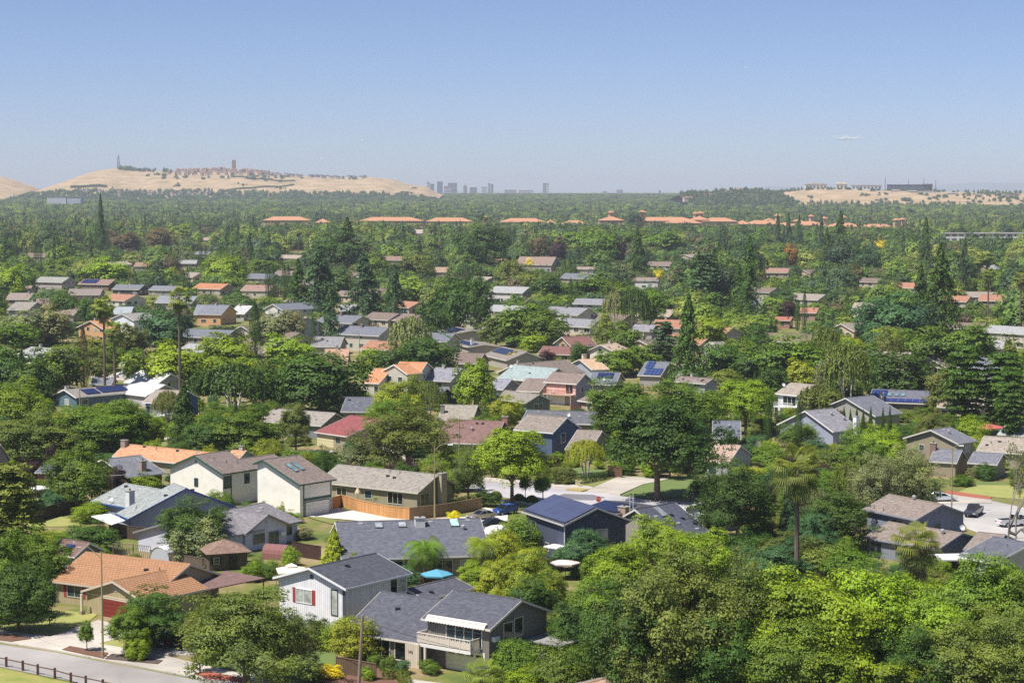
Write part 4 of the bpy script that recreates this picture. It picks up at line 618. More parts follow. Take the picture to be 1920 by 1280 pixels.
def crown_round(seed, nl, size, nlobe=46, lob=(.12, .22), zc=.5, rz=.5, open_=0., fill=.15, droop=0, fuzz=.12, flat=0, low=-.8, nz=.28, cw=0.):
    rng = np.random.default_rng(seed)
    ph = rng.uniform(0, 6.28, 6); am = rng.uniform(.06, .19, 3)
    d = rdir(rng, nlobe * 3); d = d[d[:, 2] > low][:nlobe]
    az = np.arctan2(d[:, 1], d[:, 0])
    wob = 1 + am[0] * np.sin(2 * az + ph[0]) + am[1] * np.sin(3 * az + ph[1]) + am[2] * np.sin(5 * az + ph[2] + 4 * d[:, 2])
    rad = rng.uniform(.45, .86, len(d)) * wob; rad[rng.random(len(d)) < .25] *= .6
    lr = rng.uniform(lob[0], lob[1], len(d)) * (1.15 - .35 * rad)
    d = d / (np.abs(d) ** 2.6).sum(1, keepdims=True) ** (1 / 2.6) if low < -.6 else d
    C0 = d * rad[:, None] * np.array([.5, .5, rz]) + np.array([0, 0, zc])
    wgt = lr ** 2; wgt /= wgt.sum(); idx = rng.choice(len(d), nl, p=wgt)
    # every lobe carries small clumps of leaves on its upper and outer side, with dark gaps between them
    K = 12; sub = rdir(rng, len(d) * K).reshape(len(d), K, 3); outw = C0 - np.array([0, 0, zc - .15]); outw /= np.linalg.norm(outw, axis=1, keepdims=True)
    sub = sub + outw[:, None, :] * .55 + np.array([0, 0, .4]); sub /= np.linalg.norm(sub, axis=2, keepdims=True)
    srad = rng.uniform(.7, 1.15, (len(d), K)); ks = rng.integers(0, K, nl); sc_ = sub[idx, ks] * srad[idx, ks][:, None]
    q = rdir(rng, nl); q[:, 2] = np.abs(q[:, 2]) * .6 + q[:, 2] * .4; rr = rng.uniform(.2, 1, nl) ** .6 * (.36 + fuzz)
    P = C0[idx] + (sc_ + q * rr[:, None]) * lr[idx][:, None]
    ns = int(nl * .22); jj = rng.choice(nl, ns, replace=False); qs = rdir(rng, ns); P[jj] = C0[idx[jj]] + qs * (lr[idx[jj]] * rng.uniform(.7, 1.15, ns))[:, None]
    if flat: P[:, 2] = np.where(P[:, 2] > zc, zc + (P[:, 2] - zc), zc + (P[:, 2] - zc) * .55)
    out = (P - np.array([0, 0, zc - .1])); out /= np.linalg.norm(out, axis=1, keepdims=True)
    N = q * (.55 - .25 * cw) + sub[idx, ks] * .4 + out * (.35 + .45 * cw) + np.array([0, 0, .3]) + rng.normal(size=(nl, 3)) * nz
    if open_ > 0:
        keep = rng.random(nl) > open_; P, N, idx = P[keep], N[keep], idx[keep]
    lobet = rng.normal(size=len(d)) * .16
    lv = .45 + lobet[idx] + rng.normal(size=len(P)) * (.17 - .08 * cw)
    mz = P[:, 2].max(); P[:, 2] = P[:, 2] / mz; C0[:, 2] /= mz; P[:, 2] = np.maximum(P[:, 2], .01 + .02 * rng.random(len(P)))
    return P, N, size * rng.uniform(.7, 1.25, len(P)), lv, C0, rng
def limbs(mb, C0, rng, n=9, r0=.03, split=.32, lean=0., base_r=None):
    """trunk with limbs reaching into the crown"""
    base_r = base_r or r0
    top = Vector((lean, 0, split)); mb.tube([(0, 0, -.02), (0, 0, .02), (lean * .5, 0, split * .5), top], [base_r * 1.5, base_r * 1.1, base_r * .9, base_r * .8], 8)
    for i in rng.choice(len(C0), min(n, len(C0)), replace=False):
        e = Vector(C0[i]); m = top.lerp(e, .5) + Vector((rng.normal() * .02, rng.normal() * .02, .03))
        mb.tube([top - Vector((0, 0, .02)), top.lerp(m, .5), m, e], [base_r * .6, base_r * .42, base_r * .3, base_r * .1], 5)
PROTO = {}
def reg(kind, var, det, crown, trunk=None): PROTO.setdefault((kind, det), []).append((crown, trunk))
def det_n(det, hi, mid, lo): return {'hi': hi, 'mid': mid, 'far': type(mid)(mid * .42 + lo * .1) if isinstance(mid, int) else (mid + lo) / 2, 'lo': lo}[det]
def FARD(det): return det in ('lo', 'far')
SZ = {'hi': .88, 'mid': 1.75, 'far': 2.7, 'lo': 5.0}
def make_round(kind, det, var, **k):
    n = int(det_n(det, 44000, 10000, 700) * k.pop('dens', 1)); s = k.pop('leaf', .021) * SZ[det]; bark = k.pop('bark', '6a5a4a'); sp = k.pop('split', .3); br = k.pop('br', .028); nlm = k.pop('nlimb', 10)
    P, N, S, lv, C0, rng = crown_round(var * 7 + len(kind), n, s, nz={'hi': .26, 'mid': .2, 'far': .14, 'lo': .14}[det], cw={'hi': 0, 'mid': .4, 'far': .9, 'lo': 1}[det], **k)
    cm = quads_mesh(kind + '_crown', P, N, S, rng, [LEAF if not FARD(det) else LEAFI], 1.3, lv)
    tm = None
    if not FARD(det):
        mb = MB(); limbs(mb, C0, rng, nlm, br, sp); tm = mb.mesh(kind + '_trunk', M('bark', bark))
    reg(kind, var, det, cm, tm)
def make_conifer(kind, det, var, wide=False, pad=False):
    rng = np.random.default_rng(100 + var + (9 if wide else 0) + (30 if pad else 0)); nb = det_n(det, 260, 150, 60); per = det_n(det, 80, 36, 9); P = []; N = []; LVv = []
    for i in range(nb):
        t = (i + rng.random()) / nb; z = .1 + .9 * t
        if pad: z = .16 + .82 * (math.floor(t * 13) + rng.normal() * .12) / 13
        R = .5 * (1 - t) ** (.75 if not pad else .6) * rng.uniform(.65, 1.08) + .012
        if pad: R = .5 * math.sin(math.pi * min(1, .25 + (1 - t) * .75)) ** .7 * rng.uniform(.6, 1.1) * (1 - t * .55)
        a = rng.uniform(0, 6.283); dr = Vector((math.cos(a), math.sin(a), 0)); sp = R * (.32 if pad else .26)
        u = rng.random(per) ** .7; dz = (-.10 if not pad else -.0) * u * R * 2 + (.05 * (1 - u) if not pad else .03 * np.sin(u * 3))
        c = np.array(dr)[None] * (u * R)[:, None]; c[:, 2] = z + dz
        side = np.array([-dr.y, dr.x, 0]); wd = sp * np.sin(np.clip(u, .08, 1) * 2.6) + .008
        c = c + side[None] * (rng.normal(size=per) * wd * .5)[:, None] + rng.normal(size=(per, 3)) * np.array([.006, .006, .006 if pad else .012])
        P.append(c); n_ = np.tile(np.array([dr.x * .45, dr.y * .45, 1.0 if pad else .75]), (per, 1)) + rng.normal(size=(per, 3)) * .4
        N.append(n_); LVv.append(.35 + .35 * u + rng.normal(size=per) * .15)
    P = np.concatenate(P); N = np.concatenate(N); LVv = np.concatenate(LVv)
    s = .021 * SZ[det] * (1.15 if pad else 1) * (.75 if det != 'hi' else 1)
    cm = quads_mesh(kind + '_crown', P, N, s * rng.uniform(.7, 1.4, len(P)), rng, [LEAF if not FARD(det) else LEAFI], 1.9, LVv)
    tm = None
    if not FARD(det):
        mb = MB(); mb.tube([(0, 0, -.02), (0, 0, .3), (0, 0, .95)], [.03 if not pad else .028, .022, .004], 8)
        for i in range(26):
            z = .12 + .75 * i / 26; a = i * 2.4; R = .4 * (1 - z)
            mb.tube([(0, 0, z), (math.cos(a) * R, math.sin(a) * R, z + .01)], [.006, .002], 4)
        tm = mb.mesh(kind + '_trunk', M('bark', '5e4636'))
    reg(kind, var, det, cm, tm)
def make_cypress(det, var):
    rng = np.random.default_rng(300 + var); n = det_n(det, 9000, 3500, 260)
    z = rng.random(n); a = rng.uniform(0, 6.283, n); r = .5 * np.sin(np.pi * np.clip(z * .92 + .1, 0, 1)) ** .6 * (1 - .35 * z) * (1 + .14 * np.sin(5 * a + 11 * z + var) + .1 * np.sin(23 * z + 3 * a))
    r *= rng.uniform(.75, 1.05, n); P = np.stack([r * np.cos(a), r * np.sin(a), .03 + z * .97], 1)
    N = np.stack([np.cos(a), np.sin(a), .45 + 0 * a], 1) + rng.normal(size=(n, 3)) * .35
    S = .03 * SZ[det] * (.62 if det != 'hi' else 1) * rng.uniform(.6, 1.3, n)
    # tall narrow: compensate non-uniform scale by long upright sprays
    me = quads_mesh('cypress_crown', P, N, S, rng, [LEAF if not FARD(det) else LEAFI], 1.0, .4 + rng.normal(size=n) * .2, up=np.array([[0, 0, .6]]))
    tm = None
    if not FARD(det): mb = MB(); mb.tube([(0, 0, -.02), (0, 0, .5)], [.12, .05], 6); tm = mb.mesh('cypress_trunk', M('bark', '6a5444'))
    reg('cypress', var, det, me, tm)
def make_weeping(det, var):
    rng = np.random.default_rng(400 + var); ns = det_n(det, 420, 260, 60); per = det_n(det, 48, 22, 8); P = []; N = []; LVv = []; C0 = []
    for i in range(ns):
        d = rdir(rng, 1)[0]; d[2] = abs(d[2]); R = rng.uniform(.3, .5); top = np.array([d[0] * R, d[1] * R, .62 + d[2] * .36])
        C0.append(top * np.array([.8, .8, 1])); ln = rng.uniform(.12, .34) * (1.1 - .4 * d[2]); u = rng.random(per)
        c = top[None] + np.stack([d[0] * .05 * np.sqrt(u), d[1] * .05 * np.sqrt(u), -ln * u], 1) + rng.normal(size=(per, 3)) * .01
        P.append(c); N.append(np.tile(d * [1, 1, .3] + [0, 0, .3], (per, 1)) + rng.normal(size=(per, 3)) * .5); LVv.append(.5 + rng.normal() * .18 + rng.normal(size=per) * .18)
    P = np.concatenate(P); N = np.concatenate(N)
    cm = quads_mesh('birch_crown', P, N, .016 * SZ[det] * rng.uniform(.7, 1.3, len(P)), rng, [LEAF if not FARD(det) else LEAFI], 1.9, np.concatenate(LVv), up=np.array([[0, 0, -1.]]))
    tm = None
    if not FARD(det):
        mb = MB()
        for k in range(3):
            a = k * 2.1 + var; x, y = .05 * math.cos(a), .05 * math.sin(a); pts = [(x, y, -.02), (x * 2, y * 2, .3), (x * 2.6, y * 2.6, .6), (x * 2.2, y * 2.2, .86)]
            mb.tube(pts, [.02, .016, .011, .003], 6)
            for j in range(7):
                z = .35 + .08 * j; b = j * 2.4 + k; p = Vector((x * (1 + 2 * z), y * (1 + 2 * z), z * .85)); mb.tube([p, p + Vector((math.cos(b) * .14, math.sin(b) * .14, .13)), p + Vector((math.cos(b) * .2, math.sin(b) * .2, .13))], [.007, .005, .001], 4)
        tm = mb.mesh('birch_trunk', M('bark', 'c4bcb0'))
    reg('birch', var, det, cm, tm)
def fan_blade(V, Fc, LV, base, d, up, r, spread, nseg, lvv):
    """one fan frond: narrow tapering blades radiating from the end of its stalk"""
    side = d.cross(up).normalized(); up2 = side.cross(d).normalized()
    for j in range(nseg):
        a = (j / (nseg - 1) - .5) * spread; w_ = r * FW_[0]
        q = (d * math.cos(a) + side * math.sin(a)); tip = base + q * r * (1 - .18 * abs(a)) - Vector((0, 0, r * .42)) * (.5 + .5 * abs(a)); mid = base + q * r * .55 + up2 * r * .04
        s2 = q.cross(up2).normalized() * w_
        n = len(V); V += [base, mid - s2, tip, mid + s2]; Fc.append((n, n + 1, n + 2, n + 3)); LV.append(lvv)
FW_ = [.042]
def make_fanpalm(kind, det, var, skirt, tr, crown_frac, nf, trcol='6e5f52'):
    """height 1; crown width 1 is scaled separately, so the trunk is its own mesh"""
    FW_[0] = {'hi': .03, 'mid': .085, 'far': .13, 'lo': .16}[det]; skirt = skirt if det == 'hi' else skirt * .4
    rng = random.Random(500 + var + nf); V = []; Fc = []; LV = []; MI = []
    nf_ = int(nf * det_n(det, 1, .7, .45)); seg = det_n(det, 19, 11, 5)
    for i in range(nf_):
        a = i * 2.4 + rng.random(); el = 1.0 - 2.0 * (i / nf_) + rng.uniform(-.45, .35); d = Vector((math.cos(a) * math.cos(el), math.sin(a) * math.cos(el), math.sin(el)))
        st = .5 * .5 * rng.uniform(.6, 1.2); b = d * st - Vector((0, 0, .05 * (1 - d.z))); r = .5 * .58 * rng.uniform(.65, 1.15)
        n = len(V); s = Vector((-d.y, d.x, 0)) * .006 + Vector((.002, 0, .004)); V += [Vector((0, 0, 0)) - s, b - s, b + s, Vector((0, 0, 0)) + s]; Fc.append((n, n + 1, n + 2, n + 3)); LV.append(.3)
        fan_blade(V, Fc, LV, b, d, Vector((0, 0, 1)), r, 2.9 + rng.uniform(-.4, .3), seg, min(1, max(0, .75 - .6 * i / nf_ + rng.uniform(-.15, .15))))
    k0 = len(Fc)
    for i in range(int(skirt * det_n(det, 1, .7, .5))):
        a = rng.uniform(0, 6.283); z = -rng.uniform(.02, .5); d = Vector((math.cos(a) * .5, math.sin(a) * .5, -1)).normalized()
        fan_blade(V, Fc, LV, Vector((math.cos(a) * .06, math.sin(a) * .06, z)), d, Vector((math.cos(a), math.sin(a), 0)), rng.uniform(.18, .3), 1.0, 4, rng.random())
    me = bpy.data.meshes.new('palm_crown'); me.from_pydata([tuple(v) for v in V], [], Fc)
    me.materials.append(LEAF if not FARD(det) else LEAFI); me.materials.append(M('dead_frond', '8c7a58', rough=.95))
    me.polygons.foreach_set('material_index', [0 if i < k0 else 1 for i in range(len(Fc))])
    at_ = me.attributes.new('lv', 'FLOAT', 'FACE'); at_.data.foreach_set('value', LV)
    mb = MB(); mb.tube([(0, 0, -.02), (0, 0, .04), (0, 0, .5), (0, 0, 1)], [tr * 1.5, tr * 1.15, tr, tr * .85], 8); tm = mb.mesh('palm_trunk', M('bark', trcol))
    reg(kind, var, det, me, tm)
def make_feather(det, var):
    rng = random.Random(700 + var); V = []; Fc = []; LV = []; nf = det_n(det, 30, 20, 12); nl = det_n(det, 26, 14, 7)
    for i in range(nf):
        a = i * 2.4 + rng.random() * .4; el = 1.2 - 1.5 * (i / nf); d = Vector((math.cos(a), math.sin(a), 0)); s = Vector((-d.y, d.x, 0)); L_ = .56 * rng.uniform(.85, 1.1)
        prev = Vector((0, 0, 0)); e = el
        for j in range(1, nl + 1):
            p = prev + (d * math.cos(e) + Vector((0, 0, 1)) * math.sin(e)) * (L_ / nl); e -= 2.2 / nl
            t = j / nl; ll = .17 * math.sin(math.pi * (.12 + .86 * t)) + .02
            for sd in (-1, 1):
                tip = p + s * sd * ll * .75 + Vector((0, 0, -ll * .55)) + d * .03; wv = (p - prev) * .55
                n = len(V); V += [prev, prev + wv, tip + wv * .3, tip]; Fc.append((n, n + 1, n + 2, n + 3)); LV.append(min(1, max(0, .7 - .5 * i / nf + rng.uniform(-.15, .15))))
            n = len(V); q = Vector((0, 0, .006)); V += [prev - q, p - q, p + q, prev + q]; Fc.append((n, n + 1, n + 2, n + 3)); LV.append(.9); prev = p
    me = bpy.data.meshes.new('palm_crown'); me.from_pydata([tuple(v) for v in V], [], Fc); me.materials.append(LEAF if not FARD(det) else LEAFI)
    at_ = me.attributes.new('lv', 'FLOAT', 'FACE'); at_.data.foreach_set('value', LV)
    mb = MB(); mb.tube([(0, 0, -.02), (0, 0, .5), (0, 0, 1)], [.24, .2, .16], 8); reg('feather', var, det, me, mb.mesh('palm_trunk', M('bark', '8a8070')))
def make_bare(det, var, leafy=.3, bark='8a8478'):
    rng = np.random.default_rng(800 + var); mb = MB(); tips = []
    def grow(p, d, L_, r, k):
        q = p + d * L_; mid = p + d * L_ * .5 + Vector(rng.normal(size=3)) * L_ * .06
        mb.tube([p, mid, q], [r, r * .85, r * .65], 5 if k < 2 else 3, caps=False)
        if k >= 5: tips.append(q); return
        for i in range(3 if k < 3 else 2):
            nd = (d + Vector(rng.normal(size=3)) * .42 + Vector((0, 0, .12))).normalized(); grow(q, nd, L_ * .74, r * .62, k + 1)
    grow(Vector((0, 0, -.02)), Vector((0, 0, 1)), .27, .022, 0)
    T_ = np.array([list(t) for t in tips]); mx = max(1e-3, T_[:, 2].max()); 
    n = int(det_n(det, 7000, 3000, 300) * leafy * 2); P = T_[rng.integers(0, len(T_), n)] + rng.normal(size=(n, 3)) * .03
    N = rng.normal(size=(n, 3)) + [0, 0, .8]
    cm = quads_mesh('tree_crown', P, N, .014 * SZ[det] * rng.uniform(.7, 1.3, n), rng, [LEAF if not FARD(det) else LEAFI], 1.6)
    reg('bare', var, det, cm, mb.mesh('tree_trunk', M('bark', bark)))
for det in ('hi', 'mid', 'far', 'lo'):
    nv = 4 if det != 'hi' else 3
    for v_ in range(nv):
        make_round('round', det, v_, nlobe=48 + 8 * v_, leaf=.022)
        make_round('airy', det, v_, nlobe=120, lob=(.06, .12), leaf=.016, open_=.1, fuzz=.3, split=.26, nlimb=16, dens=.95, rz=.5, zc=.5)
        make_round('dense', det, v_, nlobe=80, lob=(.1, .17), leaf=.018, fuzz=.05)
        make_round('street', det, v_, nlobe=70, lob=(.1, .18), leaf=.02, rz=.42, zc=.58, low=-.5, split=.32, nlimb=14)
        make_conifer('conifer', det, v_)
        make_conifer('cedar', det, v_, pad=True)
    for v_ in range(2):
        make_cypress(det, v_); make_weeping(det, v_); make_bare(det, v_)
        make_round('shrub', det, v_, nlobe=40, lob=(.16, .26), zc=.45, rz=.5, leaf=.03, dens=.32, split=.1, br=.02)
        make_round('ball', det, v_ + 5, nlobe=60, lob=(.2, .28), zc=.5, rz=.5, leaf=.03, dens=.4, fuzz=.02, split=.2, br=.02)
        make_fanpalm('fanpalm', det, v_, 90 if v_ else 40, .2, .2, 48)
        make_feather(det, v_)
PLAIN = {'street': 'open trunked tree', 'round': 'broadleaf tree', 'airy': 'loose leaved tree', 'dense': 'dense leafy tree', 'conifer': 'conifer', 'cedar': 'layered conifer', 'cypress': 'cypress', 'birch': 'weeping birch', 'bare': 'sparse tree', 'shrub': 'shrub', 'ball': 'rounded tree', 'fanpalm': 'fan palm', 'feather': 'feather palm'}
NAMES = {'street': 'street_tree', 'round': 'broadleaf_tree', 'airy': 'olive_tree', 'dense': 'shade_tree', 'conifer': 'conifer_tree', 'cedar': 'cedar_tree', 'cypress': 'cypress_tree', 'birch': 'birch_tree', 'bare': 'sparse_tree', 'shrub': 'garden_shrub', 'ball': 'rounded_tree', 'fanpalm': 'fan_palm', 'feather': 'feather_palm'}
CATS = {'fanpalm': 'palm', 'feather': 'palm', 'shrub': 'shrub'}
LIFT = 2.05
TINT = {'L': ('lime green', (.118, .178, .012)), 'G': ('mid green', (.066, .115, .013)), 'D': ('dark green', (.034, .072, .013)), 'O': ('olive green', (.078, .102, .024)), 'B': ('bluish green', (.034, .07, .04)),
        'V': ('straw green', (.098, .128, .026)), 'Y': ('yellow green', (.15, .185, .018)), 'P': ('deep plum', (.03, .014, .022)), 'K': ('brownish', (.08, .062, .036)), 'W': ('white flowering', (.16, .18, .10)), 'S': ('silvery green', (.12, .14, .075)), 'Z': ('bright yellow', (.48, .36, .02)), 'R': ('rusty', (.17, .08, .02)), 'T': ('teal green', (.036, .085, .044))}
TREES = []
CR_Z = {'fanpalm': 0, 'feather': 0}
def plant(kind, x, y, h, wdt, tk, tint=None, det=None, group=None, note=None):
    det = det or ('hi' if y < 430 else 'mid')
    pr = PROTO[(kind, det)]; cm, tm = pr[RND.randrange(len(pr))]
    root = empty(NAMES[kind], (x, y, 0), RND.uniform(0, 6.28) if kind not in () else 0)
    nm, base = TINT[tk]; j = RND.uniform(.86, 1.16)
    c = [min(.85, b * j * LIFT * RND.uniform(.94, 1.06)) for b in (tint or base)]
    cr = link('crown', cm, root); tr = link('trunk', tm, root)
    if kind in ('fanpalm', 'feather'):
        cr.location = (0, 0, h - wdt * .36); cr.scale = (wdt, wdt, wdt); tr.scale = (1.05, 1.05, h - wdt * .34)
        if kind == 'fanpalm' and wdt > 6: tr.scale = (1.5, 1.5, h - wdt * .34)
    else:
        cr.scale = (wdt, wdt, h); tr.scale = (wdt, wdt, h)
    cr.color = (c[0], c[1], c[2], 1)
    u, v = proj(x, y, h * .6)
    TREES.append((root, kind, nm, u, v, y, h, wdt, note, group))
    return root
def T(kind, u, vt, vb, wpx, tk, note=None, hk=None):
    """a tree whose foot shows (or would show) at pixel (u, vb) and whose top is at vt"""
    p = at(u, vb); s = F / p.y; h = max(.8, dist_point(u, vt, p.y).z)
    ww = wpx * (.5 if wpx < 60 or kind in ('cypress', 'conifer', 'fanpalm') else .34); PROTECT.append((u - ww, vt, u + ww, vt + (vb - vt) * (.72 if wpx < 60 or kind in ('cypress', 'conifer', 'fanpalm', 'street') else .5), p.y))
    return plant(kind, p.x, p.y, h, wpx / s * (1.04 if kind not in ('cypress',) else 1.15), tk, note=note)
